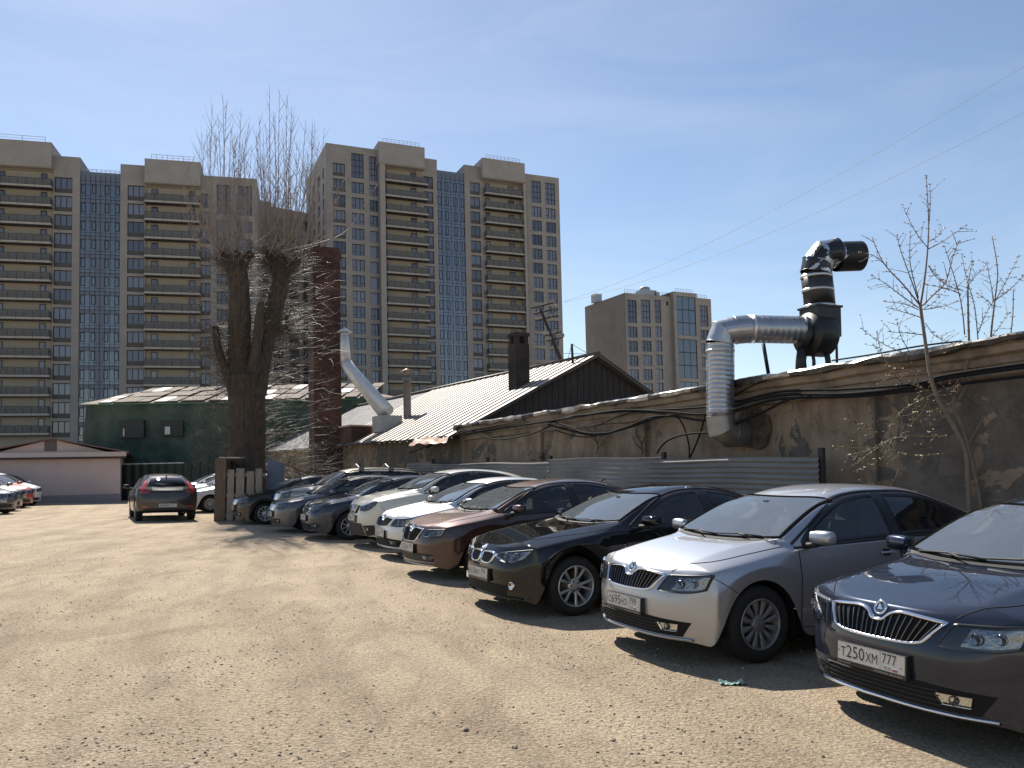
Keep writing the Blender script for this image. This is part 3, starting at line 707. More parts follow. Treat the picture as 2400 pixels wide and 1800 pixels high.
m = MB(); m.box(-ww, ww, -ww, ww, -.3, hb - .35); m.build('stack', M_SOOT, CB)
m = MB()
for sx_ in (-1, 1):
    for sy_ in (-1, 1): m.box(sx_*ww*.62 - ww*.3, sx_*ww*.62 + ww*.3, sy_*ww*.62 - ww*.3, sy_*ww*.62 + ww*.3, hb - .349, hb - .1)
m.box(-ww * 1.04, ww * 1.04, -ww * 1.04, ww * 1.04, hb - .099, hb + .02); m.build('crown', M_SOOT, CB)
# ---- flue pipe with conical hat
M_GALV = mat('galvanised_steel', (.40, .41, .43), rough=.36, metal=.85, var=.12, vscale=4, rvar=.10, bump=.004, bscale=6)
M_GALVD = mat('weathered_steel', (.22, .21, .20), rough=.5, metal=.5, var=.25, vscale=5)
M_WPIPE = mat('white_pipe', (.62, .63, .64), rough=.35, metal=.25, var=.1, vscale=3)
p = on_slope(955, 978); q = MS @ p; hp = q.y * 108 / 1920; rp = q.y * 9 / 1920
FP = thing('flue_pipe', 'grey metal flue pipe with a conical rain cap on the zinc roof', 'flue', (q.x, q.y, q.z - .1), (0, LEAN, 0))
m = MB(); m.lathe([(rp, 0), (rp, hp * .86), (rp * 1.12, hp * .86), (rp * 1.12, hp * .93), (rp * .98, hp * .93), (0, hp * .93)], 18); m.build('pipe', M_GALVD, FP)
m = MB(); m.lathe([(0, hp * 1.13), (rp * 1.9, hp * 1.05), (rp * 1.9, hp * 1.045), (0, hp * 1.09)], 18)
for k in range(3): a = 2.1 * k; m.tube([(math.cos(a)*rp, math.sin(a)*rp, hp * .9), (math.cos(a)*rp*1.2, math.sin(a)*rp*1.2, hp * 1.07)], .015, 4)
m.build('rain_cap', mat('rust_cap', (.30, .22, .16), rough=.6, metal=.3), FP)
# ---- white slanting pipe
Yp = 33.3
D = thing('slanting_duct', 'white pipe with a hooded top slanting from the brick chimney down to the zinc roof', 'duct')
P_ = [at(807, 785, Yp), at(810, 848, Yp), at(822, 868, Yp), at(905, 966, Yp - 1.5)]
rr_ = [.19, .22, .24, .30]
m = MB(); m.tube([P_[0], P_[1]], [.17, .21], 18); m.tube([P_[1], P_[2], P_[3]], [.23, .25, .33], 18); m.build('pipe', M_WPIPE, D)
m = MB(); m.lathe([(0, .22), (.30, .02), (.30, 0), (.2, .03)], 16, Matrix.Translation(P_[0] + Vector((0, 0, .1)))); m.tube([P_[0] - Vector((0, 0, .1)), P_[0] + Vector((0, 0, .12))], .15, 12); m.build('rain_cap', M_WPIPE, D)
c = at(905, 980, Yp - 1.6)
Mx = Matrix.Translation(c) @ Matrix.Rotation(WANG, 4, 'Z')
m = MB(); m.box(-.62, .55, -.35, .45, -.55, .08, M=Mx); m.build('roof_box', mat('pale_duct_box', (.36, .35, .33), rough=.6, var=.15), D)
c = at(830, 1012, 32.9); Mx = Matrix.Translation(c) @ Matrix.Rotation(WANG, 4, 'Z')
BX = thing('roof_hatch', 'rusty brown timber hatch on the zinc roof beside the brick chimney', 'hatch'); BX.matrix_world = Mx
m = MB(); m.box(-.75, .75, -.35, .5, -.45, .18); m.build('frame', M_BRICK, BX); m = MB(); m.box(-.82, .82, -.42, .55, .183, .24); m.build('lid', mat('hatch_lid', (.42, .33, .22), rough=.7, var=.3), BX)

# ---- corrugated fence
M_CORR = mat('corrugated_zinc', (.19, .18, .17), rough=.55, metal=.2, var=.30, vscale=1.4, rvar=.10, stretch=(.5, 1, 2))
F0 = NV * 9.7; MF = Matrix.Translation(F0) @ Matrix.Rotation(WANG, 4, 'Z'); MFi = MF.inverted()
FE = thing('corrugated_fence', 'horizontally ribbed grey sheet-metal fence behind the row of parked cars', 'fence'); FE.matrix_world = MF
xr = (MFi @ at_plane(1919, 1068, F0, NV)).x; xl = (MFi @ at_plane(955, 1085, F0, NV)).x
x = xr; k = 0
while x > xl:
    x2 = max(xl, x - (3.6 + .5 * math.sin(k * 2.1))); m = MB(); rows = []; nzr = 190; h = 1.80 + .04 * math.sin(k * 1.7); nxs = 10; vs = []
    for j in range(nzr + 1):
        z = .05 + (h - .05) * j / nzr; yy = .011 * math.sin(2 * math.pi * z / .088)
        for i in range(nxs + 1):
            xx = x2 - .04 + (x - x2 + .04) * i / nxs
            vs.append((xx, yy + (k % 2) * .012 + noise.noise(Vector((xx * .9, z * .8, k))) * .03, z + .012 * math.sin(xx * 1.7 + k)))
    m.add(vs, [(j*(nxs+1)+i, j*(nxs+1)+i+1, (j+1)*(nxs+1)+i+1, (j+1)*(nxs+1)+i) for j in range(nzr) for i in range(nxs)], 0, True)
    m.build('sheet', M_CORR, FE)
    m = MB(); m.box(x - .045, x + .035, .03, .10, 0, 1.92); m.build('post', mat('fence_post', (.04, .037, .035), rough=.7), FE)
    x = x2; k += 1
# ---- cables slung along the wall
M_CAB = mat('black_cable', (.015, .014, .014), rough=.85, spec=.2)
def cable(pts, r, label, sub=7):
    P3 = [MW @ Vector((q.x, -off, q.z)) for q, off in [(wpt(px, py, off), off) for (px, py, off) in pts]]
    if pts[-1][0] > 2400: a_, b_ = MWi @ P3[-2], MWi @ P3[-1]; P3.append(MW @ (b_ + Vector((3.6 - b_.x, 0, .12))))
    m = MB(); m.tube(catmull(P3, sub), r * .72, 6); return tag(m.build('cable', M_CAB), label, 'cable', 'black cables on the wall')
cable([(1090, 1018, .2), (1200, 1000, .3), (1330, 980, .3), (1450, 962, .32), (1560, 965, .32), (1655, 970, .32), (1760, 940, .32), (1850, 925, .32), (1990, 923, .32), (2150, 905, .3), (2420, 858, .3)], .034, 'thick black cable running the whole wall just under the cornice')
cable([(1285, 995, .25), (1340, 1010, .33), (1400, 1020, .35), (1480, 1000, .35), (1560, 975, .33), (1655, 985, .33), (1740, 958, .33), (1830, 935, .32), (1990, 930, .32), (2140, 915, .3), (2420, 880, .3)], .030, 'black cable dipping lowest left of the steel duct then hugging the cornice')
cable([(1290, 990, .24), (1345, 975, .30), (1420, 968, .30), (1500, 962, .30), (1600, 958, .30), (1700, 948, .30), (1830, 918, .29), (1990, 912, .3), (2150, 898, .3), (2420, 850, .3)], .028, 'straight black cable highest on the wall beneath the cornice')
cable([(1300, 1008, .28), (1350, 1022, .38), (1395, 1022, .38), (1470, 1000, .38), (1525, 978, .36), (1580, 976, .34), (1600, 995, .34), (1612, 1030, .33), (1616, 1062, .30), (1613, 1085, .3)], .020, 'thin black cable hanging in a loop and dropping behind the fence left of the duct')
cable([(1655, 968, .3), (1650, 985, .32), (1636, 1030, .33), (1615, 1078, .3)], .022, 'short black cable crossing down to the fence beside the steel duct')
cable([(1540, 1062, .55), (1555, 1040, .6), (1580, 1025, .6), (1620, 1016, .62), (1668, 1014, .62)], .026, 'pale curved conduit bending from the fence top to the steel duct')
cable([(1700, 1002, .34), (1745, 985, .34), (1800, 960, .34), (1845, 938, .34), (1900, 928, .33)], .030, 'black cable rising to the right from behind the steel duct')
cable([(1000, 1050, .25), (1060, 1020, .3), (1100, 1008, .33), (1160, 1030, .36), (1240, 1018, .36), (1290, 998, .3)], .026, 'black cable sagging near the zinc shed corner')
cable([(960, 1062, .3), (1030, 1035, .35), (1090, 1012, .36), (1150, 1000, .3), (1230, 985, .3)], .024, 'black cable climbing from the fence to the shed corner')
cable([(1300, 1000, .3), (1345, 1004, .34), (1400, 996, .34), (1450, 976, .34), (1490, 966, .33), (1560, 970, .33)], .02, 'thin black cable crossing diagonally between the thick ones left of the duct')
cable([(1285, 985, .25), (1330, 998, .36), (1370, 1014, .38), (1440, 1012, .38), (1520, 985, .35), (1600, 968, .33)], .024, 'black cable with the flattest sag in the bundle left of the duct')
cable([(1690, 960, .3), (1720, 930, .3), (1760, 905, .3), (1795, 892, .28)], .02, 'thin black cable slanting up from the duct to the eave')
cable([(1950, 845, -.1), (2050, 830, 0), (2150, 812, 0), (2250, 800, 0), (2420, 788, 0)], .018, 'thin black cable lying along the roof edge at the right')

# ---- galvanised duct and fan
Yd = 13.8
DU = thing('ventilation_duct', 'shiny galvanised spiral duct rising from the wall and bending over the roof to the fan', 'duct')
def spiral(mb, a, b, r, pitch=.075, n=28):
    a, b = Vector(a), Vector(b); L_ = (b - a).length; k = int(L_ / pitch); pts = []; rad = []
    for i in range(k + 1):
        t = i / k; pts.append(a.lerp(b, t)); rad.append(r)
        if i < k:
            for (dt, dr) in ((.84, 0), (.89, .0022), (.95, .0022)): pts.append(a.lerp(b, (i + dt) / k)); rad.append(r + dr)
    mb.tube(pts, rad, n)
rD = .235
b0 = Vector((3.52, Yd, 1.62)); ax = at(1689, 900, Yd); 
z_t, z_b = at(1689, 806, Yd).z, at(1689, 990, Yd).z
m = MB(); spiral(m, (ax.x - .01, Yd, z_b + .10), (ax.x, Yd, z_t), rD); m.build('riser', M_GALV, DU)
m = MB()
def mitre(mb, pts, r, n=28):
    """segmented bend: each piece flat sided between mitred joints, with a thin standing seam at each joint"""
    pts = [Vector(p) for p in pts]
    for i in range(len(pts) - 1):
        mb.tube([pts[i], pts[i+1]], r, n, cap=False)
    rings = []
    for i, p in enumerate(pts):
        t = (pts[min(i+1, len(pts)-1)] - pts[max(i-1, 0)]).normalized()
        mb.tube([p - t * .008, p, p + t * .008], [r * 1.0, r * 1.03, r * 1.0], n, cap=False)
def bend(mb, pts, r, n=28):
    mb.tube(pts, r, n, cap=False, smooth=False)
    pts = [Vector(p) for p in pts]
    for i, p in enumerate(pts):
        t = (pts[min(i+1, len(pts)-1)] - pts[max(i-1, 0)]).normalized(); mb.tube([p - t * .010, p, p + t * .010], [r * 1.0, r * 1.035, r * 1.0], n, cap=False)
T0 = Vector((ax.x, Yd, z_t)); zH = at(1800, 771, Yd).z
bend(m, [T0, T0 + Vector((.05, 0, .20)), T0 + Vector((.26, 0, zH - z_t - .02)), Vector((at(1755, 768, Yd).x, Yd, zH))], rD + .004)
for e in DU.children: pass
m.build('upper_bend', M_GALV, DU)
m = MB(); spiral(m, (at(1755, 768, Yd).x, Yd, zH), (at(1893, 771, Yd).x, Yd, zH - .02), rD, .10); m.build('crossing', M_GALV, DU)
m = MB(); Bq = Vector((ax.x - .01, Yd, z_b + .10))
wp = Bq + NV * .75; wp.z = at(1770, 1012, Yd).z
bend(m, [Bq, Bq + Vector((.01, 0, -.20)), Bq + NV * .20 + Vector((0, 0, wp.z - Bq.z - .02)) , wp], rD + .003)
m.build('lower_bend', mat('dull_steel', (.30, .30, .29), rough=.42, metal=.7, var=.2, vscale=3), DU)
M_TAPE = mat('foil_tape', (.65, .65, .64), rough=.3, metal=.7)
for zz in (z_t - .12, z_b + .22): m = MB(); m.tube([(ax.x, Yd, zz - .015), (ax.x, Yd, zz + .015)], rD + .008, 28); m.build('tape_band', M_TAPE, DU)
for (px, dz, w_) in ((1762, 0, .035), (1880, -.02, .05)): m = MB(); q = at(px, 768, Yd).x; m.tube([(q, Yd, zH + dz), (q + w_, Yd, zH + dz)], rD + .010, 28); m.build('tape_band', M_TAPE, DU)
FN = thing('roof_fan', 'black painted centrifugal fan with a banded stack and hooked outlet, flaking to bare metal', 'fan')
M_FBLK = mat('fan_black', (.014, .013, .012), rough=.45, var=.5, vscale=6)
def peeling():
    m = mat('peeling_black', (.014, .013, .012), rough=.35); N, Lk, b = nodes_of(m); tc = N.new('ShaderNodeTexCoord')
    n = N.new('ShaderNodeTexNoise'); n.inputs['Scale'].default_value = 3.0; n.inputs['Detail'].default_value = 5; n.inputs['Distortion'].default_value = .6; Lk.new(tc.outputs['Object'], n.inputs['Vector'])
    r = N.new('ShaderNodeValToRGB'); r.color_ramp.interpolation = 'CONSTANT'; r.color_ramp.elements[0].color = (0, 0, 0, 1); r.color_ramp.elements[1].position = .47; r.color_ramp.elements[1].color = (1, 1, 1, 1); Lk.new(n.outputs['Fac'], r.inputs[0])
    x = N.new('ShaderNodeMix'); x.data_type = 'RGBA'; Lk.new(r.outputs[0], x.inputs['Factor']); x.inputs['A'].default_value = (.014, .013, .012, 1); x.inputs['B'].default_value = (.50, .52, .56, 1); Lk.new(x.outputs['Result'], b.inputs['Base Color'])
    Lk.new(r.outputs[0], b.inputs['Metallic']); bp = N.new('ShaderNodeBump'); bp.inputs['Distance'].default_value = .004; bp.invert = True; Lk.new(r.outputs[0], bp.inputs['Height']); Lk.new(bp.outputs[0], b.inputs['Normal'])
    return m
M_PEEL = peeling()
fc = at(1912, 785, Yd); xc = fc.x
axd = Vector((-.93, -.37, 0)).normalized(); Mq = Matrix.Translation((xc, Yd, fc.z)) @ axd.to_track_quat('Z', 'Y').to_matrix().to_4x4()
m = MB(); pf = []
sc = Matrix.Identity(4)
m.lathe([(0, -.19), (.36, -.19), (.37, -.17), (.37, .17), (.36, .19), (.18, .19), (.18, .26), (.24, .26), (.24, .30), (0, .30)], 32, Mq)
m.build('scroll_housing', M_FBLK, FN)
xs_ = at(1921, 700, Yd).x; z1 = at(1921, 722, Yd).z; rT = .255
m = MB(); Mr = Matrix.Translation((xs_, Yd, 0)) @ Matrix.Rotation(R(20), 4, 'Z')
m.box(-.235, .235, -.235, .235, fc.z - .05, z1 - .02, M=Mr); m.box(-.26, .26, -.26, .26, z1 - .018, z1 + .015, M=Mr); m.build('outlet_box', M_FBLK, FN)
m = MB(); z2 = at(1912, 640, Yd).z; tp = Vector((xs_ - .05, Yd, z2)); m.tube([(xs_, Yd, z1 + .018), (xs_ - .02, Yd, (z1 + z2) / 2), tp], rT, 28); m.build('stack', mat('flecked_black', (.016, .015, .014), rough=.4, col2=(.03, .028, .026), vscale=3), FN)
for py in (722, 684, 652):
    m = MB(); zz = at(1918, py, Yd).z + .02; f_ = (zz - z1) / (z2 - z1); cx_ = xs_ - .05 * f_; m.tube([(cx_, Yd, zz - .022), (cx_, Yd, zz + .022)], rT + .010, 28)
    m.build('band', mat('band_metal', (.62, .62, .60), rough=.35, metal=.7, var=.2, vscale=8), FN)
m = MB(); e2 = at(2016, 600, Yd + .12)
K = [tp, tp + Vector((.03, 0, .17)), tp + Vector((.14, 0, .31)), tp + Vector((.32, .02, .345)), Vector((at(1962, 600, Yd).x, Yd + .05, at(1962, 600, Yd).z))]
bend(m, K, rT + .004); m.build('outlet_bend', M_PEEL, FN)
m = MB(); m.tube([K[-1], e2], rT, 28, cap=False); m.tube([e2, K[-1].lerp(e2, .2)], [rT - .012, rT - .012], 28, cap=False); m.tube([K[-1].lerp(e2, .2), K[-1].lerp(e2, .25)], [rT - .012, .001], 28); m.build('outlet', M_FBLK, FN)
zr_ = 3.18
m = MB()
for (px, w_) in ((1872, .09), (1935, .05), (1902, .03)):
    p = at(px, 830, Yd); m.tube([(p.x, Yd - .1, zr_ - .15), (p.x, Yd - .1, zr_ + .25), (p.x + .03 * (1 if px < 1900 else -1), Yd - .1, fc.z - .25)], [w_ * 1.3, w_, w_], 8)
p = at(1966, 800, Yd); m.tube([(p.x, Yd + .1, zr_), (p.x, Yd + .1, at(1966, 793, Yd).z), (p.x - .18, Yd + .1, at(1966, 793, Yd).z)], .022, 6)
m.build('stand', M_FBLK, FN)
m = MB(); c = at(1905, 852, Yd); m.box(c.x - .42, c.x + .55, Yd - .35, Yd + .45, zr_ - .02, zr_ + .06); m.box(c.x - .3, c.x + .35, Yd - .3, Yd + .4, zr_ + .061, zr_ + .11); m.build('plinth', mat('fan_plinth', (.12, .09, .07), rough=.8, var=.3), FN)
m = MB(); m.tube([at(1789, 805, 15.2), at(1801, 876, 15.2)], .035, 6); tag(m.build('iron_strut', M_FBLK), 'thin dark iron rod standing on the roof under the horizontal duct', 'rod')
# ragged hole where the duct enters the wall
hp_ = wpt(1778, 1008); m = MB(); vs = []
for k in range(22): a = 2 * math.pi * k / 22; r = .30 + .08 * noise.noise(Vector((math.cos(a) * 2, math.sin(a) * 2, 5))); vs.append((hp_.x + math.cos(a) * r, -.035, hp_.z + math.sin(a) * r * 1.15))
m.add(vs, [tuple(range(22))[::-1]]); o = m.build('wall_hole', mat('hole_rubble', (.075, .06, .045), rough=1, var=.6, vscale=9, bump=.03, bscale=12), B)

# ---- pink garage
M_PINK = mat('pink_render', (.54, .43, .40), rough=.85, var=.08, vscale=.8)
A = at(283, 1100, 40.5); GA = thing('garage', 'pink rendered garage with a low gable and small vent, at the left edge', 'garage', (A.x, A.y, 0))
MG = Matrix.Translation((A.x, A.y, 0)) @ Matrix.Rotation(LEAN, 4, 'Y') @ Matrix.Rotation(R(24), 4, 'Z'); GA.matrix_world = MG
def gpt(px, py): return MG.inverted() @ at_plane(px, py, (A.x, A.y, 0), MG.to_3x3() @ Vector((0, 1, 0)))
m = MB(); hE = 2.25; x0 = -13.0; m.box(x0, 0, 0, 9, -.6, hE); m.build('wall', M_PINK, GA)
apx = gpt(122, 1030).x; apz = gpt(122, 1027).z; rr0 = .28; x0r = 2 * apx - rr0
m = MB(); m.add([(x0r + .1, -.02, hE + .02), (rr0 - .05, -.02, hE + .02), (apx, -.02, apz - .05), (x0r + .1, 9, hE + .02), (rr0 - .05, 9, hE + .02), (apx, 9, apz - .05)], [(0, 1, 2), (5, 4, 3)]); m.build('gable', M_PINK, GA)
m = MB(); m.box(x0r - 3, rr0, -.32, -.021, hE + .0, hE + .22); m.build('eaves_board', mat('pink_trim', (.50, .43, .40), rough=.8), GA)
m = MB(); m.box(x0r - 3, rr0 - .02, -.30, -.01, hE - .10, hE - .003); m.build('soffit', mat('maroon_trim', (.06, .03, .03), rough=.7), GA)
m = MB()
for s, xe in ((1, rr0 + .12), (-1, x0r - .12)):
    a = (apx, -.30, apz); b = (xe, -.30, hE + .225); c = (xe, 9.2, hE + .225); d = (apx, 9.2, apz)
    f = (0, 1, 2, 3) if s < 0 else (3, 2, 1, 0); m.add([a, b, c, d], [f]); lo = [Vector(v) - Vector((0, 0, .06)) for v in (a, b, c, d)]; m.add(lo, [f[::-1]]); m.add([a, b, lo[1], lo[0]], [(0, 1, 2, 3)])
m.build('roof', mat('brown_roof', (.17, .11, .09), rough=.8, var=.2), GA)
m = MB(); vx = gpt(121, 1045).x; vz = hE + .30; m.box(vx - .30, vx + .22, -.05, -.022, vz, vz + .52); 
for k in range(6): m.box(vx - .26, vx + .18, -.07, -.051, vz + .04 + .075 * k, vz + .07 + .075 * k)
m.build('vent', mat('vent_louvre', (.15, .12, .12), rough=.7), GA)
m = MB(); m.box(x0, .02, -.035, -.001, -.6, .42); m.build('plinth', mat('grey_plinth', (.27, .24, .25), rough=.9, var=.1), GA)
# ---- building wrapped in green netting
def netting():
    m = mat('green_netting', (.028, .052, .038), rough=.9, col2=(.085, .115, .088), vscale=.55, detail=9, bump=.06, bscale=1.6); return m
A = at(203, 1100, 48); NB = thing('netted_house', 'two-storey house wrapped in dark green netting under a patched sheet-metal hip roof', 'house', (A.x, A.y, 0), (0, LEAN, R(0)))
L_ = at(925, 1000, 48).x - A.x; hE = at(203, 951, 48).z + .02
m = MB(); m.box(.05, L_, .05, 11, -.2, hE - .05)
nxg, nzg = 90, 22; vs = []
for i in range(nxg + 1):
    for j in range(nzg + 1):
        x = L_ * i / nxg; z = -.1 + (hE + .1) * j / nzg; vs.append((x + (-.45 * (1 - z / hE) * .6 if i == 0 else 0), noise.noise(Vector((x * .5, z * .25, 2))) * .14 - .1 + .05 * math.sin(x * 2.2), z))
m.add(vs, [(i*(nzg+1)+j, (i+1)*(nzg+1)+j, (i+1)*(nzg+1)+j+1, i*(nzg+1)+j+1) for i in range(nxg) for j in range(nzg)], 0, True)
m.build('netted_wall', netting(), NB)
m = MB(); m.tube([(0, -.16, hE + .02), (L_ * .5, -.18, hE - .03), (L_, -.16, hE + .02)], .03, 6); m.build('netting_hem', mat('pale_green_hem', (.08, .28, .20), rough=.6), NB)
for (pa, pb, ya, yb2) in ((289, 345, 988, 1029), (386, 436, 992, 1027)):
    a = at(pa, ya, 48) - Vector((A.x, A.y, 0)); b = at(pb, yb2, 48) - Vector((A.x, A.y, 0)); m = MB(); m.box(a.x, b.x, -.30, -.12, b.z, a.z); wn = m.build('window', mat('window_dark_void', (.028, .032, .028), rough=.6), NB)
    m = MB(); m.box(a.x + .25, a.x + .55 if pa > 350 else a.x + .32, -.34, -.301, b.z + .1, b.z + .55); m.build('blind', mat('blind_white', (.6, .62, .55), rough=.7), wn)
M_PATCH = mat('patched_sheet_roof', (.165, .13, .10), rough=.85, col2=(.085, .066, .052), vscale=.9, metal=.2, detail=9)
rx0, rx1 = at(358, 912, 53).x - A.x, L_ - 4.5; rz = at(400, 913, 53).z; ox = .35
m = MB(); V4 = [(-ox, -ox, hE + .04), (L_ + ox, -ox, hE + .04), (L_ + ox, 11, hE + .04), (-ox, 11, hE + .04), (rx0, 5.2, rz), (rx1, 5.2, rz)]
m.add(V4, [(0, 1, 5, 4), (3, 0, 4), (2, 3, 4, 5), (1, 2, 5)])
rs2 = random.Random(5)
for k in range(20):       # lapped sheets with raised seams
    x = .8 + k * (L_ - 2) / 20; y1 = 5.2 * min(1, max(.15, (x + ox) / (rx0 + ox)) ) if x < rx0 else 5.2
    for t in range(3):
        ya = -ox + (y1 + ox) * t / 3 + .05; yb2 = -ox + (y1 + ox) * (t + 1) / 3 - .02; za = hE + .04 + (rz - hE) * (ya + ox) / (5.2 + ox); zb = hE + .04 + (rz - hE) * (yb2 + ox) / (5.2 + ox); l = .03 + rs2.random() * .05; xo = rs2.uniform(-.12, .12)
        wdt = (L_ - 2) / 20 - .12
        m.add([(x + xo, ya, za + l + .03), (x + xo + wdt, ya, za + l + .03), (x + xo + wdt, yb2, zb + l), (x + xo, yb2, zb + l), (x + xo, ya, za), (x + xo + wdt, ya, za)], [(0, 1, 2, 3), (4, 5, 1, 0)], rs2.choice((0, 0, 1)))
m.build('roof', [M_PATCH, mat('grey_sheet_roof', (.17, .15, .13), rough=.6, metal=.2, var=.25, vscale=1.2)], NB)
# ---- green profiled fence between garage and netted house
A = at(286, 1100, 43); GF_ = thing('profiled_fence', 'dark green profiled metal fence between the pink garage and the parked hatchback', 'fence', (A.x, A.y, 0), (0, LEAN, 0))
Lf = at(500, 1100, 43).x - A.x; hf = at(350, 1089, 43).z; m = MB(); n = int(Lf / .11); vs = []
for i in range(n + 1):
    for z in (-.3, hf): vs.append((i * .11, .03 * (1 if i % 4 < 2 else -1), z))
m.add(vs, [(2*i, 2*i+2, 2*i+3, 2*i+1) for i in range(n)]); m.build('sheet', mat('dark_green_sheet', (.012, .028, .022), rough=.6, var=.3), GF_)
m = MB(); m.add([(v[0], v[1] - .02, v[2]) if i % 2 else (v[0], v[1] - .02, hf + .05) for i, v in enumerate(vs)], [(2*i, 2*i+2, 2*i+3, 2*i+1) for i in range(int(n * .72))]); m.build('top_edge', mat('pale_edge', (.5, .52, .5), rough=.5), GF_)
# ================================================================== CARS
def paint(name, col, metal=0.55, rough=0.38, dust=0.25, dcol=(0.30, 0.26, 0.21)):
    m = mat(name, col, rough=rough, metal=metal, coat=1.0, coat_rough=0.025, spec=0.0 if max(col) < .12 else .3)
    N, Lk, b = nodes_of(m)
    out = N['Material Output']
    tc = N.new('ShaderNodeTexCoord')
    n = N.new('ShaderNodeTexNoise'); n.inputs['Scale'].default_value = 2.2; n.inputs['Detail'].default_value = 8; n.inputs['Roughness'].default_value = 0.75
    Lk.new(tc.outputs['Object'], n.inputs['Vector'])
    sx = N.new('ShaderNodeSeparateXYZ'); Lk.new(tc.outputs['Object'], sx.inputs[0])
    # road dust gathers on the lower doors and sills
    mr = N.new('ShaderNodeMapRange'); Lk.new(sx.outputs['Z'], mr.inputs[0])
    mr.inputs['From Min'].default_value = 0.15; mr.inputs['From Max'].default_value = 0.85
    mr.inputs['To Min'].default_value = 1.6; mr.inputs['To Max'].default_value = 0.30
    mu = N.new('ShaderNodeMath'); mu.operation = 'MULTIPLY'; Lk.new(mr.outputs[0], mu.inputs[0]); Lk.new(n.outputs['Fac'], mu.inputs[1])
    m2 = N.new('ShaderNodeMath'); m2.operation = 'MULTIPLY'; Lk.new(mu.outputs[0], m2.inputs[0]); m2.inputs[1].default_value = dust * 1.6
    mx = N.new('ShaderNodeMix'); mx.data_type = 'RGBA'; Lk.new(m2.outputs[0], mx.inputs['Factor'])
    mx.inputs['A'].default_value = (*col, 1); mx.inputs['B'].default_value = (*dcol, 1)
    Lk.new(mx.outputs['Result'], b.inputs['Base Color'])
    cr = N.new('ShaderNodeMapRange'); Lk.new(m2.outputs[0], cr.inputs[0]); cr.inputs['From Max'].default_value = 0.4
    cr.inputs['To Min'].default_value = 0.02; cr.inputs['To Max'].default_value = 0.2; Lk.new(cr.outputs[0], b.inputs['Coat Roughness'])
    # the inside of the shell is trimmed in dark cloth
    g = N.new('ShaderNodeNewGeometry'); d = N.new('ShaderNodeBsdfDiffuse'); d.inputs[0].default_value = (0.02, 0.02, 0.021, 1)
    ms = N.new('ShaderNodeMixShader'); Lk.new(g.outputs['Backfacing'], ms.inputs[0]); Lk.new(b.outputs[0], ms.inputs[1]); Lk.new(d.outputs[0], ms.inputs[2])
    Lk.new(ms.outputs[0], out.inputs[0])
    return m
def glassmat(name, tint, refl_ior=1.62, rough=0.0, gcol=(1, 1, 1), dust=0.0):
    if name in MATS: return MATS[name]
    m = bpy.data.materials.new(name); m.use_nodes = True; MATS[name] = m
    N = m.node_tree.nodes; Lk = m.node_tree.links; N.remove(N['Principled BSDF'])
    t = N.new('ShaderNodeBsdfTransparent'); t.inputs[0].default_value = (*tint, 1)
    g = N.new('ShaderNodeBsdfGlossy'); g.inputs['Roughness'].default_value = rough; g.inputs['Color'].default_value = (*gcol, 1)
    f = N.new('ShaderNodeFresnel'); f.inputs['IOR'].default_value = refl_ior
    mx = N.new('ShaderNodeMixShader'); Lk.new(f.outputs[0], mx.inputs[0]); Lk.new(t.outputs[0], mx.inputs[1]); Lk.new(g.outputs[0], mx.inputs[2])
    last = mx.outputs[0]
    if dust:        # fine dust film on the glass
        d = N.new('ShaderNodeBsdfDiffuse'); d.inputs[0].default_value = (.50, .56, .60, 1); m3 = N.new('ShaderNodeMixShader'); m3.inputs[0].default_value = dust
        Lk.new(last, m3.inputs[1]); Lk.new(d.outputs[0], m3.inputs[2]); last = m3.outputs[0]
    Lk.new(last, N['Material Output'].inputs[0])
    return m
G_WIND = glassmat('windscreen_glass', (0.74, 0.82, 0.80), 2.6, 0.012, dust=.11)
G_SIDE = glassmat('side_glass', (0.60, 0.66, 0.64), 1.6, dust=.02)
G_DARK = glassmat('tinted_glass', (0.07, 0.08, 0.08), 1.6)
G_LENS = glassmat('lamp_lens', (0.9, 0.92, 0.93), 1.5)
M_RUB = mat('tyre_rubber', (0.014, 0.013, 0.012), rough=0.85, var=0.3, vscale=12, bump=0.002, bscale=60)
M_BLK = mat('black_trim', (0.012, 0.012, 0.013), rough=0.35)
M_BLKM = mat('black_plastic', (0.016, 0.016, 0.016), rough=0.65)
M_SEAL = mat('glass_seal', (0.008, 0.008, 0.008), rough=0.9, spec=0.0)
M_GAP = mat('gap_black', (0.004, 0.004, 0.004), rough=0.9)
M_CHR = mat('chrome', (0.78, 0.79, 0.82), rough=0.07, metal=1.0)
M_RIM = mat('alloy_rim', (0.42, 0.43, 0.44), rough=0.32, metal=0.75, var=0.15, vscale=20)
M_RIMD = mat('dusty_alloy_rim', (0.22, 0.215, 0.21), rough=0.45, metal=0.5, var=0.2, vscale=20)
M_BRK = mat('brake_metal', (0.09, 0.08, 0.075), rough=0.5, metal=0.7)
M_SEAT = mat('seat_cloth', (0.09, 0.088, 0.088), rough=0.9)
M_DASH = mat('dash_plastic', (0.08, 0.077, 0.074), rough=0.6)
M_REFL = mat('lamp_reflector', (0.75, 0.74, 0.70), rough=0.12, metal=1.0)
M_REFLB = mat('faceted_reflector', (0.33, 0.33, 0.33), rough=0.14, metal=1.0, bump=0.02, bscale=14, detail=1)
M_REFLD = mat('bulb_ring', (0.25, 0.25, 0.26), rough=0.15, metal=1.0)
M_LAMPD = mat('lamp_housing', (0.06, 0.062, 0.068), rough=0.25, metal=0.4)
M_PLATE = mat('plate_white', (0.47, 0.455, 0.425), rough=0.45, var=0.08, vscale=30)
M_INK = mat('plate_ink', (0.012, 0.012, 0.012), rough=0.5)
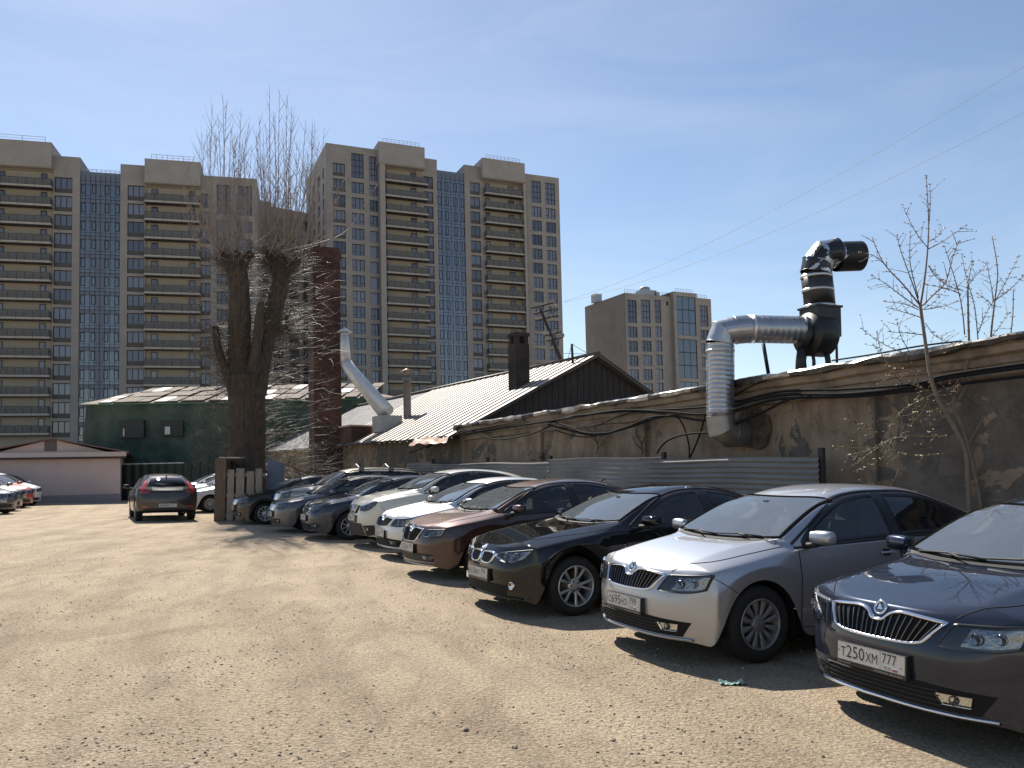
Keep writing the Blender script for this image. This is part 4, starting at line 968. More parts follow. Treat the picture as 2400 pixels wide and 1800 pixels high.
M_FLW = mat('flag_white', (0.7, 0.7, 0.7)); M_FLB = mat('flag_blue', (0.03, 0.08, 0.35)); M_FLR = mat('flag_red', (0.45, 0.02, 0.02))
M_TXW = mat('frame_lettering', (0.55, 0.55, 0.53), rough=0.5)
M_RED = mat('tail_red', (0.55, 0.03, 0.025), rough=0.12, coat=1.0)
M_TAILW = mat('tail_clear', (0.45, 0.30, 0.26), rough=0.2, coat=1.0)
M_WHITE_CARD = mat('paper_white', (0.6, 0.62, 0.55), rough=0.7)

def text_polys(txt, height, width=None, shear=0.0):
    cu = bpy.data.curves.new('t', 'FONT'); cu.body = txt; cu.size = 1.0; cu.resolution_u = 3
    ob = bpy.data.objects.new('t', cu); COL.objects.link(ob)
    dg = bpy.context.evaluated_depsgraph_get()
    me = bpy.data.meshes.new_from_object(ob.evaluated_get(dg))
    vs = [v.co.copy() for v in me.vertices]; fs = [tuple(p.vertices) for p in me.polygons]
    bpy.data.objects.remove(ob); bpy.data.curves.remove(cu); bpy.data.meshes.remove(me)
    if not vs: return [], []
    x0 = min(v.x for v in vs); x1 = max(v.x for v in vs); y0 = min(v.y for v in vs); y1 = max(v.y for v in vs)
    sy = height / (y1 - y0); sx = (width / (x1 - x0)) if width else sy
    return [((v.x - x0) * sx, (v.y - y0) * sy) for v in vs], fs
def inside(poly, x, y):
    c = False; n = len(poly); j = n - 1
    for i in range(n):
        xi, yi = poly[i]; xj, yj = poly[j]
        if (yi > y) != (yj > y) and x < (xj - xi) * (y - yi) / (yj - yi) + xi: c = not c
        j = i
    return c
def resample(pts, n, closed=False):
    pts = [Vector(p) for p in pts]
    if closed: pts = pts + [pts[0]]
    d = [0]
    for a, b in zip(pts, pts[1:]): d.append(d[-1] + (b - a).length)
    out = []; m = n if not closed else n
    for k in range(m):
        t = d[-1] * k / ((n - 1) if not closed else n)
        for i in range(len(d) - 1):
            if t <= d[i + 1] + 1e-9:
                f = (t - d[i]) / max(d[i + 1] - d[i], 1e-9); out.append(pts[i].lerp(pts[i + 1], f)); break
    return out
def smooth_poly(pts, sub=4):
    return [(p.x, p.y) for p in catmull([(p[0], p[1], 0) for p in pts], sub)]
class Fr:
    def __init__(s, o, U, V, D): s.o = Vector(o); s.U = Vector(U); s.V = Vector(V); s.D = Vector(D).normalized()
class Car:
    pass

def body_cage(P):
    L, W = P['L'], P['W']; xf, xr = P['xf'], P['xr']; Rw = P['R']; Ra = P['Ra'] / 0.915
    top = lambda x: interp(P['top'], x); belt = lambda x: interp(P['belt'], x)
    rz = lambda x: interp(P['rail_z'], x); ry = lambda x: interp(P['rail_y'], x)
    zc = P['zc']; cs = P.get('sweep', 0.34); q = 0.7071
    cc, csd = P['cowl']; hc, hs = P['header']
    fz, fx = P['fz'], P['fx']; bz, bx = P['bz'], P['bx']
    sw = lambda y: cs * (y / W) ** 3
    swr = lambda y: P.get('rsweep', 0.22) * (y / W) ** 3
    # station: (xs, xc, k0z, yscale, kind)
    st = [dict(xs=sw(.78*W), kind='nose', ys=.78*W),
          dict(xs=sw(.93*W) + .02, xc=.20, ys=.935*W),
          dict(xs=xf - Ra - .07, xc=xf - Ra - .14, ys=.985*W),
          dict(xs=xf - Ra, xc=xf - Ra - .04, z0=zc + .15, ys=.992*W, fl=1),
          dict(xs=xf - q*Ra, xc=xf - q*Ra - .02, z0=Rw + q*Ra, ys=W, fl=1),
          dict(xs=xf, xc=xf - .06, z0=Rw + Ra, ys=W, fl=1),
          dict(xs=xf + q*Ra, xc=min(cc - .10, xf + q*Ra - .08), z0=Rw + q*Ra, ys=W, fl=1),
          dict(xs=xf + Ra, xc=cc, xk5=csd, z0=zc + .15, ys=W, fl=1, cowl=1),
          dict(xs=xf + Ra + .07, t=0.14, ys=W),
          dict(t=0.52, ys=W), dict(t=1.0, ys=W)]
    for s in st:
        if 't' in s:
            tx = csd + (hs - csd) * s['t']
            s['xk5'] = tx
            if 'xs' not in s: s['xs'] = tx
            s['xc'] = cc + (hc - cc) * s['t']
    xa = xr - Ra - .07
    for f in (0.35, 0.7):
        x = hs + (xa - hs) * f; st.append(dict(xs=x, xc=x, ys=W))
    st += [dict(xs=xa, ys=W), dict(xs=xr - Ra, z0=zc + .15, ys=W, fl=1), dict(xs=xr - q*Ra, z0=Rw + q*Ra, ys=W, fl=1),
           dict(xs=xr, z0=Rw + Ra, ys=W, fl=1), dict(xs=xr + q*Ra, z0=Rw + q*Ra, ys=W*.997, fl=1),
           dict(xs=xr + Ra, z0=zc + .17, ys=W*.99, fl=1), dict(xs=xr + Ra + .07, z0=zc + .04, ys=W*.98)]
    xe = L - swr(.93*W) - .04
    st.append(dict(xs=(xr + Ra + .07 + xe) / 2, z0=zc + .05, ys=.965*W)); st.append(dict(xs=xe, z0=zc + .06, ys=.93*W))
    st.append(dict(xs=L - swr(.78*W), kind='tail', ys=.78*W))
    V = []; rows = []
    def nv(p): V.append(Vector(p)); return len(V) - 1
    KY = [0, 0, 0, 0, .86, .64, .34, 0.0]
    for i, s in enumerate(st):
        row = []
        xs = s['xs']; kind = s.get('kind'); ys = s['ys']
        if kind == 'nose':
            for k in range(4): row.append(nv((xs + fx[k], ys, fz[k])))
            for k in range(4, 8):
                y = KY[k] / .86 * .62 * W if k < 7 else 0
                row.append(nv((sw(y) + P['hx'], y, fz[3] + (P['hz'] - fz[3]) * [.45, .8, .97, 1][k - 4])))
        elif kind == 'tail':
            for k in range(4): row.append(nv((xs - bx[k], ys, bz[k])))
            for k in range(4, 8):
                y = KY[k] / .86 * .62 * W if k < 7 else 0
                row.append(nv((L - swr(y) - P['tx'], y, bz[3] + (P['tz'] - bz[3]) * [.45, .8, .97, 1][k - 4])))
        else:
            xc = s.get('xc', xs + (.04 if xs > hs + .8 else 0))
            if 'xk5' not in s: s['xk5'] = xs + (xc - xs) * .35
            x5 = s['xk5']
            zb = belt(xs); z0 = s.get('z0', zc)
            z1 = max(zc + (zb - zc) * .30, z0 + .30 * (zb - z0)); z2 = max(zc + (zb - zc) * .70, z0 + .62 * (zb - z0))
            fl = .012 if s.get('fl') else 0
            row.append(nv((xs, ys - .035 + fl * 2.2, z0))); row.append(nv((xs, ys - .012 + fl, z1)))
            row.append(nv((xs, ys + .004, z2))); row.append(nv((xs, ys - .03, zb)))
            cabin = i >= 7
            zt = top(xc)
            if not cabin:
                for k in range(4, 8):
                    x = xs + (xc - xs) * [.1, .4, .85, 1][k - 4]
                    zz = zb + (top(x) - zb) * [.42, .80, .97, 1][k - 4] + (P.get('hc', .012) if k == 5 else 0)
                    row.append(nv((x, min(KY[k] * W, ys - .06), zz)))
            else:
                yr = ry(x5); zr = rz(x5)
                row.append(nv((xs, min(W - .075, ys - .07), zb + .03)))
                row.append(nv((x5, yr, zr)))
                x6 = xc + (x5 - xc) * .27
                row.append(nv((x6, yr * .55, zr + (zt - zr) * .78)))
                row.append(nv((xc, 0, zt)))
        rows.append(row)
    n = len(rows); faces = []
    idx = {}
    for i in range(n - 1):
        for k in range(7): faces.append((rows[i][k], rows[i][k+1], rows[i+1][k+1], rows[i+1][k]))
    # front and rear faces
    for end, zz, xx, base in ((0, fz, fx, 0), (1, bz, bx, L)):
        r = rows[0] if end == 0 else rows[-1]
        g = [[r[k]] for k in range(3)] + [[r[3], r[4], r[5], r[6], r[7]]]
        for k in range(3):
            for j in range(4, 8):
                y = V[r[j]].y
                x = (sw(y) + xx[k]) if end == 0 else (L - swr(y) - xx[k])
                g[k].append(nv((x, y, zz[k])))
        for k in range(3):
            for j in range(4):
                f = (g[k][j], g[k][j+1], g[k+1][j+1], g[k+1][j])
                faces.append(f if end == 0 else f[::-1])
    # mirror
    m = len(V); mp = {}
    for i in range(m):
        if abs(V[i].y) < 1e-6: mp[i] = i
        else: mp[i] = len(V); V.append(Vector((V[i].x, -V[i].y, V[i].z)))
    faces = faces + [tuple(mp[a] for a in reversed(f)) for f in faces]
    cr = {}
    def ce(a, b, w):
        for (p, q2) in ((a, b), (mp[a], mp[b])): cr[(min(p, q2), max(p, q2))] = w
    for k in (5, 6): ce(rows[7][k], rows[7][k+1], .8)
    for i in range(n - 1):
        ce(rows[i][3], rows[i+1][3], P.get('c3', .35)); ce(rows[i][2], rows[i+1][2], P.get('c2', .45)); ce(rows[i][1], rows[i+1][1], .15)
    for i in range(1, 7): ce(rows[i][5], rows[i+1][5], P.get('c5', .6))
    for i in range(7, 10): ce(rows[i][5], rows[i+1][5], .5)
    for k in range(3, 7): ce(rows[0][k], rows[0][k+1], .45); ce(rows[-1][k], rows[-1][k+1], .45)
    for k in range(0, 7): ce(rows[10][k], rows[10][k+1], .0)
    for i in range(n - 1): ce(rows[i][0], rows[i+1][0], .0)
    return V, faces, cr

def make_wheel(style, Rw, rr, width=0.20):
    """wheel about its own Y axis, outer face towards -Y; returns tyre and rim meshes"""
    M = Matrix.Rotation(R(90), 4, 'X')            # z -> -y
    t = MB(); h = width / 2
    prof = [(rr - .012, h - .012), (rr + .004, h + .002), (rr + .02, h + .008), ((rr + Rw) / 2, h + .016), (Rw - .03, h + .008), (Rw - .008, h - .014), (Rw, h - .03)]
    for z in (h * .5, h * .12, -h * .12, -h * .5):
        prof += [(Rw, z + .006), (Rw - .008, z + .004), (Rw - .008, z - .004), (Rw, z - .006)]
    prof += [(Rw, -h + .03), (Rw - .02, -h), (rr, -h)]
    t.lathe(prof, 56, M)
    r = MB()
    r.lathe([(rr - .03, -h + .02), (rr - .045, 0), (rr - .030, h - .04), (rr - .016, h - .022), (rr - .014, h + .004), (rr - .004, h + .008), (rr + .003, h - .004)], 56, M)
    def spoke(a, r0, r1, w0, w1, z0, z1, th=.022, skew=0.0):
        A = Matrix.Rotation(a, 4, 'Z'); vs = []
        for (rad, wd, z, sk) in ((r0, w0, z0, 0), ((r0 + r1) / 2, (w0 + w1) / 2 * .92, (z0 + z1) / 2 + .006, skew * .5), (r1, w1, z1, skew)):
            for (u, dz) in ((-wd, -th), (-wd, -.003), (-wd * .55, 0.004), (wd * .55, 0.004), (wd, -.003), (wd, -th)):
                vs.append(M @ (A @ Vector((rad, u / 2 * 1.0 * 1.0 + sk, z + dz))))
        fs = []
        for j in range(2):
            for k in range(5): fs.append((j*6+k, j*6+k+1, (j+1)*6+k+1, (j+1)*6+k))
        r.add(vs, fs)
    zf = h - .03
    if style == 'cover':
        for k in range(12): spoke(2*math.pi*k/12, .05, rr - .018, .020, .062, zf, zf + .018)
        r.lathe([(.075, zf - .015), (.07, zf + .004), (.045, zf + .014), (.0, zf + .016)], 24, M)
    elif style == 'double':
        for k in range(5):
            a = 2*math.pi*k/5 + .3
            for s in (-1, 1): spoke(a + s*.10, .055, rr - .018, .030, .038, zf - .012, zf + .016, skew=s*.034)
        r.lathe([(.085, zf - .03), (.078, zf - .008), (.035, zf - .004), (.0, zf - .002)], 24, M)
    else:
        ns = 5 if style == 'five' else 7 if style == 'seven' else 10
        for k in range(ns): spoke(2*math.pi*k/ns, .05, rr - .018, .05 if ns < 8 else .028, .085 if ns == 5 else .055 if ns == 7 else .035, zf - .008, zf + .014)
        r.lathe([(.08, zf - .02), (.07, zf), (.03, zf + .008), (.0, zf + .008)], 24, M)
    br = MB()
    br.lathe([(0, -h * .2), (rr - .06, -h * .2), (rr - .06, -h * .2 + .012), (.09, -h * .2 + .012), (.08, h * .2), (0, h * .2)], 32, M)
    br.lathe([(rr - .045, -h + .01), (0, -h + .01)], 32, M)
    A = Matrix.Translation((0, 0, 0))
    br.box(-.06, .06, -.03, .03, rr - .14, rr - .05)
    # wheel nuts and centre cap
    for k in range(5):
        a = 2*math.pi*k/5 + .3 + math.pi/5
        p = M @ Vector((math.cos(a)*.052, math.sin(a)*.052, zf - .004)); q = M @ Vector((math.cos(a)*.052, math.sin(a)*.052, zf + .008))
        br.cyl(p, q, .009, n=8)
    return t, r, br

LV = dict(near=3, mid=3, far=2)
def build_car(P, root, lod='near'):
    L, W = P['L'], P['W']; pm = P['paint']
    OFF = Vector((-L / 2, 0, 0)); MO = Matrix.Translation(OFF)
    V, faces, cr = body_cage(P)
    me = bpy.data.meshes.new('cage'); me.from_pydata([tuple(v) for v in V], [], faces)
    attr = me.attributes.new('crease_edge', 'FLOAT', 'EDGE')
    for e in me.edges:
        k = (min(e.vertices), max(e.vertices))
        if k in cr: attr.data[e.index].value = cr[k]
    ob = bpy.data.objects.new('cage', me); COL.objects.link(ob)
    md = ob.modifiers.new('s', 'SUBSURF'); md.levels = LV[lod]; md.render_levels = LV[lod]
    dg = bpy.context.evaluated_depsgraph_get()
    bm_ = bpy.data.meshes.new_from_object(ob.evaluated_get(dg))
    bpy.data.objects.remove(ob); bpy.data.meshes.remove(me)
    vco = [v.co.copy() for v in bm_.vertices]
    bvh = BVHTree.FromPolygons(vco, [tuple(p.vertices) for p in bm_.polygons])
    for p in bm_.polygons: p.use_smooth = True
    FF = Fr((-1, 0, 0), (0, 1, 0), (0, 0, 1), (1, 0, 0))
    RF = Fr((L + 1, 0, 0), (0, 1, 0), (0, 0, 1), (-1, 0, 0))
    LF = Fr((0, -2.5, 0), (1, 0, 0), (0, 0, 1), (0, 1, 0))
    GF = Fr((0, 2.5, 0), (1, 0, 0), (0, 0, 1), (0, -1, 0))
    TF = Fr((0, 0, 3), (1, 0, 0), (0, 1, 0), (0, 0, -1))
    cc, csd = P['cowl']; hc, hs = P['header']
    zc_, zh_ = interp(P['top'], cc), interp(P['top'], hc)
    wv = Vector((hc - cc, 0, zh_ - zc_)).normalized(); wn = Vector((-wv.z, 0, wv.x))
    WF = Fr(Vector((cc, 0, zc_)) + wn * .6, (0, 1, 0), wv, -wn)
    SL = (Vector((hc - cc, 0, zh_ - zc_))).length
    def proj(fr, u, v, off):
        o = fr.o + fr.U * u + fr.V * v
        h = bvh.ray_cast(o, fr.D)
        if h[0] is None or (h[0] - o).length > 3.4:
            h = bvh.find_nearest(o + fr.D * ((fr.D * 1.0).length * (1.2 if fr in (FF, RF) else 1.7)))
        return h[0] - fr.D * off
    def patch(mb, fr, A, B, nu=16, nv=6, off=.003, skirt=.012, mi=0):
        A = resample([(*p, 0) for p in A], nu); B = resample([(*p, 0) for p in B], nu)
        g = []
        for i in range(nu):
            for j in range(nv):
                p = A[i].lerp(B[i], j / (nv - 1)); g.append(proj(fr, p.x, p.y, off))
        fs = [(i*nv+j, i*nv+j+1, (i+1)*nv+j+1, (i+1)*nv+j) for i in range(nu-1) for j in range(nv-1)]
        a, b_, c_ = g[0], g[nv-1], g[(nu-1)*nv]
        if (b_ - a).cross(c_ - a).dot(fr.D) > 0: fs = [f[::-1] for f in fs]
        mb.add(g, fs, mi, True)
        if skirt:
            ring = [i*nv for i in range(nu)] + [(nu-1)*nv + j for j in range(1, nv)] + [i*nv + nv-1 for i in range(nu-2, -1, -1)] + [j for j in range(nv-2, 0, -1)]
            vs = [g[k] for k in ring] + [g[k] + fr.D * (off + skirt) for k in ring]; m = len(ring)
            mb.add(vs, [(k, (k+1) % m, (k+1) % m + m, k + m) for k in range(m)], mi, False)
    def strip(mb, fr, pts, wd, h=.004, n=24, closed=False, mi=0, base=-.003):
        q = resample([(*p, 0) for p in pts], n, closed)
        m = len(q); g = []
        for i in range(m):
            a = q[(i-1) % m] if closed or i > 0 else q[i]; b2 = q[(i+1) % m] if closed or i < m-1 else q[i]
            d = (b2 - a); nn = Vector((-d.y, d.x, 0)).normalized()
            for (t, hh) in ((-.5, base), (-.32, h), (.32, h), (.5, base)):
                p = q[i] + nn * (t * wd); g.append(proj(fr, p.x, p.y, hh))
        fs = []
        for i in range(m if closed else m - 1):
            i2 = (i + 1) % m
            for k in range(3): fs.append((i*4+k, i*4+k+1, i2*4+k+1, i2*4+k))
        mb.add(g, fs, mi, True)
    def shrink(poly, d):
        cx = sum(p[0] for p in poly) / len(poly); cy = sum(p[1] for p in poly) / len(poly)
        out = []; n = len(poly)
        ar = sum(poly[i][0]*poly[(i+1) % n][1] - poly[(i+1) % n][0]*poly[i][1] for i in range(n))
        s = 1 if ar > 0 else -1
        for i in range(n):
            a = Vector(poly[(i-1) % n]); b2 = Vector(poly[(i+1) % n]); t = (b2 - a)
            if t.length < 1e-9: out.append(poly[i]); continue
            t.normalize(); out.append((poly[i][0] - t.y * d * s, poly[i][1] + t.x * d * s))
        return out
    # ---------------------------------------------------------- window outlines
    wins = P['wins']            # list of (topcurve, bottomcurve) in x,z
    wpoly = [smooth_poly(t, 4) + smooth_poly(b, 4)[::-1] for t, b in wins]
    yb = interp(P['rail_y'], csd) - .035; yt = interp(P['rail_y'], hs) - .045
    wb = [(y, .035 + (csd - cc) * wv.x * .95 * (abs(y) / yb) ** 2) for y in [yb * (k / 8 - 1) for k in range(17)]]
    wt = [(y, SL + .0 + (hs - hc) * wv.x * (abs(y) / yt) ** 2 - .045) for y in [yt * (k / 8 - 1) for k in range(17)]]
    rb, rt = P['rwin']          # rear window in (y,z), projected from behind
    bm = bmesh.new(); bm.from_mesh(bm_)
    wsh = [shrink(p, .020) for p in wpoly]
    shw = shrink(wt + wb[::-1], .03); shr = shrink(rt + rb[::-1], .03)
    kill = []
    for f in bm.faces:
        ok = False
        c = f.calc_center_median(); n = f.normal
        if abs(n.y) > .5 and c.z > .8:
            for p in wsh:
                if inside(p, c.x, c.z): ok = True; break
        if not ok and c.x < hs + .2 and n.z > .2 and n.x < -.05 and c.z > .85:
            if all(inside(shw, v.co.y, (v.co - WF.o).dot(wv)) for v in f.verts): ok = True
        if not ok and P.get('see_rear') and c.x > hs + .9 and n.x > .25:
            if all(inside(shr, v.co.y, v.co.z) for v in f.verts): ok = True
        if ok: kill.append(f)
    bmesh.ops.delete(bm, geom=kill, context='FACES')
    bm.to_mesh(bm_); bm.free()
    for v in bm_.vertices: v.co += OFF
    bm_.materials.append(pm); bm_.name = 'body'
    body = link('body', bm_, root)
    # ---------------------------------------------------------- glass
    near = lod == 'near'
    m = MB(); patch(m, WF, wt, wb, 25, 10, off=.004, skirt=0)
    m.build('windscreen', G_WIND, root, MO)
    fr_ = MB(); strip(fr_, WF, wt + wb[::-1], .05, .0075, 72, True); 
    ws = fr_.build('windscreen_seal', M_SEAL, root, MO)
    m = MB(); patch(m, RF, rt, rb, 19, 8, off=.004, skirt=0); m.build('rear_window', G_DARK if P.get('see_rear') else M_BLK, root, MO)
    for sgn, F_ in ((-1, LF), (1, GF)):
        for wi, (t, b) in enumerate(wins):
            m = MB(); patch(m, F_, smooth_poly(t), smooth_poly(b), 18, 7, off=.003, skirt=0)
            gl = m.build('side_window', G_SIDE if wi == 0 else (G_DARK if P.get('dark') else G_SIDE), root, MO)
            m = MB(); strip(m, F_, shrink(wpoly[wi], .016), .056, .007, 60, True); m.build('window_frame', M_BLK, gl, MO)
        if P.get('dlo'):
            m = MB(); t, b = P['dlo']; strip(m, F_, smooth_poly(b), .02, .010, 40); strip(m, F_, smooth_poly(t), .022, .009, 40)
            m.build('window_trim', P.get('trimmat', M_BLK), root, MO)
        for (x, za, zb2, wd) in P['pillars']:
            m = MB(); patch(m, F_, [(x - wd/2, zb2), (x + wd/2, zb2)], [(x - wd/2, za), (x + wd/2, za)], 3, 8, off=.006, skirt=0)
            m.build('door_pillar', M_BLK, root, MO)
    # ---------------------------------------------------------- doors, seams
    for sgn, F_ in ((-1, LF), (1, GF)):
        if sgn == 1 and not near: continue
        for di, (x0, x1, z0) in enumerate(P['doors']):
            zb0, zb1 = interp(P['belt'], x0) - .012, interp(P['belt'], x1) - .012
            xq = x1
            top_ = [(x0 + (x1 - x0) * k / 6, interp(P['belt'], x0 + (x1 - x0) * k / 6) - .004) for k in range(7)]
            if di == 0: bot = [(x0, z0), ((x0 + x1) / 2, z0 - .01), (x1, z0)]; ed = [(x1, z0), (x1, zb1)]
            else:
                bot = [(x0, z0), (P['xr'] - P['Ra'] - .10, z0), (P['xr'] - P['Ra'] - .04, z0 + .16), (P['xr'] - P['Ra'] * .62, P['R'] + P['Ra'] * .9), (x1, P['R'] + P['Ra'] * 1.12)]
                ed = [(x1, P['R'] + P['Ra'] * 1.12), (x1, zb1)]
            m = MB(); patch(m, F_, top_, bot, 26, 12, off=.0025, skirt=.006)
            dr = m.build('door', pm, root, MO)
            m = MB()
            strip(m, F_, [(x0, zb0)] + [(x0, z0)] , .008, .0042, 14); strip(m, F_, bot, .008, .0042, 24); strip(m, F_, ed, .008, .0042, 14)
            m.build('door_gap', M_GAP, dr, MO)
            # handle
            hx, hz = x1 - .17, interp(P['belt'], x1) - .105
            c = proj(F_, hx, hz, 0)
            m = MB()
            pts = [proj(F_, hx - .085, hz, .008), proj(F_, hx - .06, hz, .032), proj(F_, hx, hz + .002, .038), proj(F_, hx + .06, hz, .034), proj(F_, hx + .09, hz - .002, .010)]
            m.tube(catmull(pts, 3), .012, 8)
            m.build('handle', pm, dr, MO)
            m = MB(); patch(m, F_, [(hx - .05, hz + .03), (hx + .04, hz + .03)], [(hx - .045, hz - .03), (hx + .035, hz - .03)], 8, 5, off=.0045, skirt=0)
            m.build('handle_recess', M_BLK, dr, MO)
    hz_ = P['hood']                     # hood outline in (x,y) seen from above, left side
    for s, F_ in ((-1, LF), (1, GF)):
        m = MB(); strip(m, TF, smooth_poly([(x, s * y) for x, y in hz_], 5), .008, .0035, 40); m.build('bonnet_gap', M_GAP, root, MO)
        m = MB(); strip(m, F_, P['bumpseam'], .007, .003, 18); m.build('bumper_gap', M_GAP, root, MO)
    m = MB()
    if P.get('hoodfront'): strip(m, FF, [(-y, z) for y, z in P['hoodfront'][::-1]] + P['hoodfront'], .008, .003, 40)
    if m.v: m.build('panel_gap', M_GAP, root, MO)
    # bonnet front edge / cowl black
    m = MB()
    patch(m, TF, [(cc - .035, 0), (cc - .02, -yb*.5), (csd - .06, -yb)][::-1] + [(cc - .02, yb*.5), (csd - .06, yb)], [(cc + .03, 0), (cc + .05, -yb*.5), (csd + .01, -yb)][::-1] + [(cc + .05, yb*.5), (csd + .01, yb)], 21, 3, off=.004, skirt=0)
    m.build('cowl', M_BLKM, root, MO)
    # wipers
    if lod != 'far':
        m = MB()
        for (y0, y1, v0, v1) in ((-.55, .02, .10, .055), (-.02, .56, .035, .10)):
            m.tube([proj(WF, y0, v0, .022), proj(WF, (y0+y1)/2, (v0+v1)/2 + .01, .024), proj(WF, y1, v1, .018)], .008, 6)
            m.tube([proj(WF, y0 + .12, v0 - .05, .03), proj(WF, y0 + .3, (v0+v1)/2, .034)], .009, 6)
        m.build('wiper', M_BLKM, root, MO)
    # ---------------------------------------------------------- wheels
    arch = MB()
    for x in (P['xf'], P['xr']):
        for s in (-1, 1):
            Mx = Matrix.Translation((x, s * (W - .30), P['R'])) @ Matrix.Rotation(R(90) * (1 if s < 0 else -1), 4, 'X')
            ra = P['Ra'] + .012
            a_ = -.22 if s < 0 else math.pi - .22
            arch.lathe([(0, -.12), (ra, -.12), (ra, .255)], 28, Mx, a0=a_, a1=a_ + math.pi + .44)
    for (x0, x1) in ((.35, P['xf'] - P['Ra'] - .02), (P['xf'] + P['Ra'] + .02, P['xr'] - P['Ra'] - .02), (P['xr'] + P['Ra'] + .02, L - .25)):
        if x1 > x0: arch.box(x0, x1, -W + .10, W - .10, P['zc'] + .02, P['zc'] + .10)
    arch.box(.5, L - .4, -.48, .48, P['zc'] - .01, P['zc'] + .06)
    arch.build('underbody', M_GAP, root, MO)
    tm, rm, bk = make_wheel(P['wheel'], P['R'], P['rr'], P.get('tw', .20))
    proto = None
    for x in (P['xf'], P['xr']):
        for s in (-1, 1):
            loc = Vector((x, s * (W - .025 - P.get('tw', .20) / 2 - .012), P['R'])) + OFF
            if proto is None:
                wo = tm.build('wheel', M_RUB, root); ri = rm.build('rim', P.get('rimmat', M_RIM), wo); bo = bk.build('brake_disc', M_BRK, wo)
                proto = (wo, ri, bo)
                wo.location = loc; wo.rotation_euler = (0, P.get('wrot', .3), 0)
            else:
                wo = proto[0].copy(); COL.objects.link(wo); wo.parent = root
                for c_ in proto[1:]:
                    d_ = c_.copy(); COL.objects.link(d_); d_.parent = wo
                wo.location = loc
                wo.rotation_euler = (0, rnd.random() * 6, 0) if s < 0 else (0, rnd.random() * 6, math.pi)
    # ---------------------------------------------------------- mirrors
    mx, mz = csd + .20, interp(P['belt'], csd + .2) + .085
    for s in (-1, 1):
        m = MB()
        ry0 = W + .02
        ring = []
        secs = [(-.095, .45), (-.08, .85), (-.02, 1.0), (.06, 1.0), (.105, .9), (.112, .80)]     # along y outward
        for (dy, sc) in secs:
            for k in range(12):
                a = 2*math.pi*k/12
                ex, ez = .056 * sc, .060 * sc
                cx_, cz_ = math.copysign(abs(math.cos(a)) ** .75, math.cos(a)) * ex, math.copysign(abs(math.sin(a)) ** .7, math.sin(a)) * ez
                ring.append((mx + cx_ + (dy + .1) * .12, s * (ry0 + .09 + dy), mz + .02 + cz_))
        fs = [(i*12+k, i*12+(k+1) % 12, (i+1)*12+(k+1) % 12, (i+1)*12+k) for i in range(5) for k in range(12)]
        fs.append(tuple(range(12))[::-1]); fs.append(tuple(60 + k for k in range(12)))
        if s < 0: pass
        else: fs = [f[::-1] for f in fs]
        m.add(ring, fs, 0, True)
        mir = m.build('wing_mirror', pm, root, MO, auto=50)
        m = MB(); m.tube([(mx, s * (W - .075), mz - .065), (mx + .01, s * (W - .01), mz - .055), (mx + .01, s * (ry0 + .05), mz - .035)], [.035, .026, .03], 8)
        m.add([(mx + .085, s*(ry0 + .02), mz - .03), (mx + .10, s*(ry0 + .175), mz - .02), (mx + .10, s*(ry0 + .175), mz + .065), (mx + .085, s*(ry0 + .02), mz + .07)], [(0, 1, 2, 3)], 0)
        m.build('mirror_arm', M_BLKM, mir, MO)
    # ---------------------------------------------------------- cabin
    zfl = P['zc'] + .08; H = P['H']
    m = MB()
    xd = csd + .28
    m.box(.9, L - .35, -.70, .70, zfl, zfl + .03)
    m.box(xd - .32, xd + .10, -.66, .66, .72, interp(P['belt'], xd) - .045)
    m.box(cc + .02, xd - .30, -.62, .62, .70, interp(P['belt'], cc) - .03 if P['belt'][0][1] else .8)
    m.build('dashboard', M_DASH, root, MO)
    seat = MB()
    for (sx_, sy_, sw_) in ((xd + .55, -.36, .25), (xd + .55, .36, .25), (xd + 1.42, -.36, .3), (xd + 1.42, .36, .3)):
        B = Matrix.Translation((sx_ + .22, sy_, zfl + .32)) @ Matrix.Rotation(R(18), 4, 'Y')
        seat.box(sx_ - .28, sx_ + .22, sy_ - sw_, sy_ + sw_, zfl + .15, zfl + .33)
        for (z0, z1, hw, th) in ((0, .18, sw_, .07), (.18, .45, sw_ * .95, .06), (.45, .55, sw_ * .75, .05)):
            seat.box(-th, th, -hw, hw, z0, z1, M=B)
        seat.box(-.05, .05, -.13, .13, .59, .75, M=B); seat.box(-.015, .015, -.05, .05, .54, .6, M=B)
    seat.build('seats', M_SEAT, root, MO)
    if lod != 'far':
        m = MB(); Mw = Matrix.Translation((xd + .22, -.36, interp(P['belt'], xd) - .06)) @ Matrix.Rotation(R(-65), 4, 'Y')
        c = [Mw @ Vector((math.cos(a) * .185, math.sin(a) * .185, 0)) for a in [2*math.pi*k/20 for k in range(21)]]
        m.tube(c, .015, 6, cap=False); m.tube([Mw @ Vector((-.18, 0, 0)), Mw @ Vector((.0, 0, -.03)), Mw @ Vector((0, .18, 0))], .02, 6)
        m.tube([Mw @ Vector((0, -.18, 0)), Mw @ Vector((.0, 0, -.03))], .02, 6)
        m.build('steering_wheel', M_BLKM, root, MO)
        m = MB(); q = WF.o + WF.D * .66 + wv * (SL - .15); m.box(q.x, q.x + .03, -.10, .10, q.z - .06, q.z + .0); m.box(q.x - .06, q.x + .01, -.03, .03, q.z - .02, q.z + .05); m.build('rear_view_mirror', M_BLK, root, MO)
    # ---------------------------------------------------------- front end
    C = Car(); C.__dict__.update(dict(P=P, root=root, MO=MO, proj=proj, patch=patch, strip=strip, FF=FF, RF=RF, LF=LF, GF=GF, TF=TF, WF=WF, pm=pm, lod=lod, bvh=bvh, L=L, W=W))
    P['front'](C)
    if P.get('rear'): P['rear'](C)
    return C

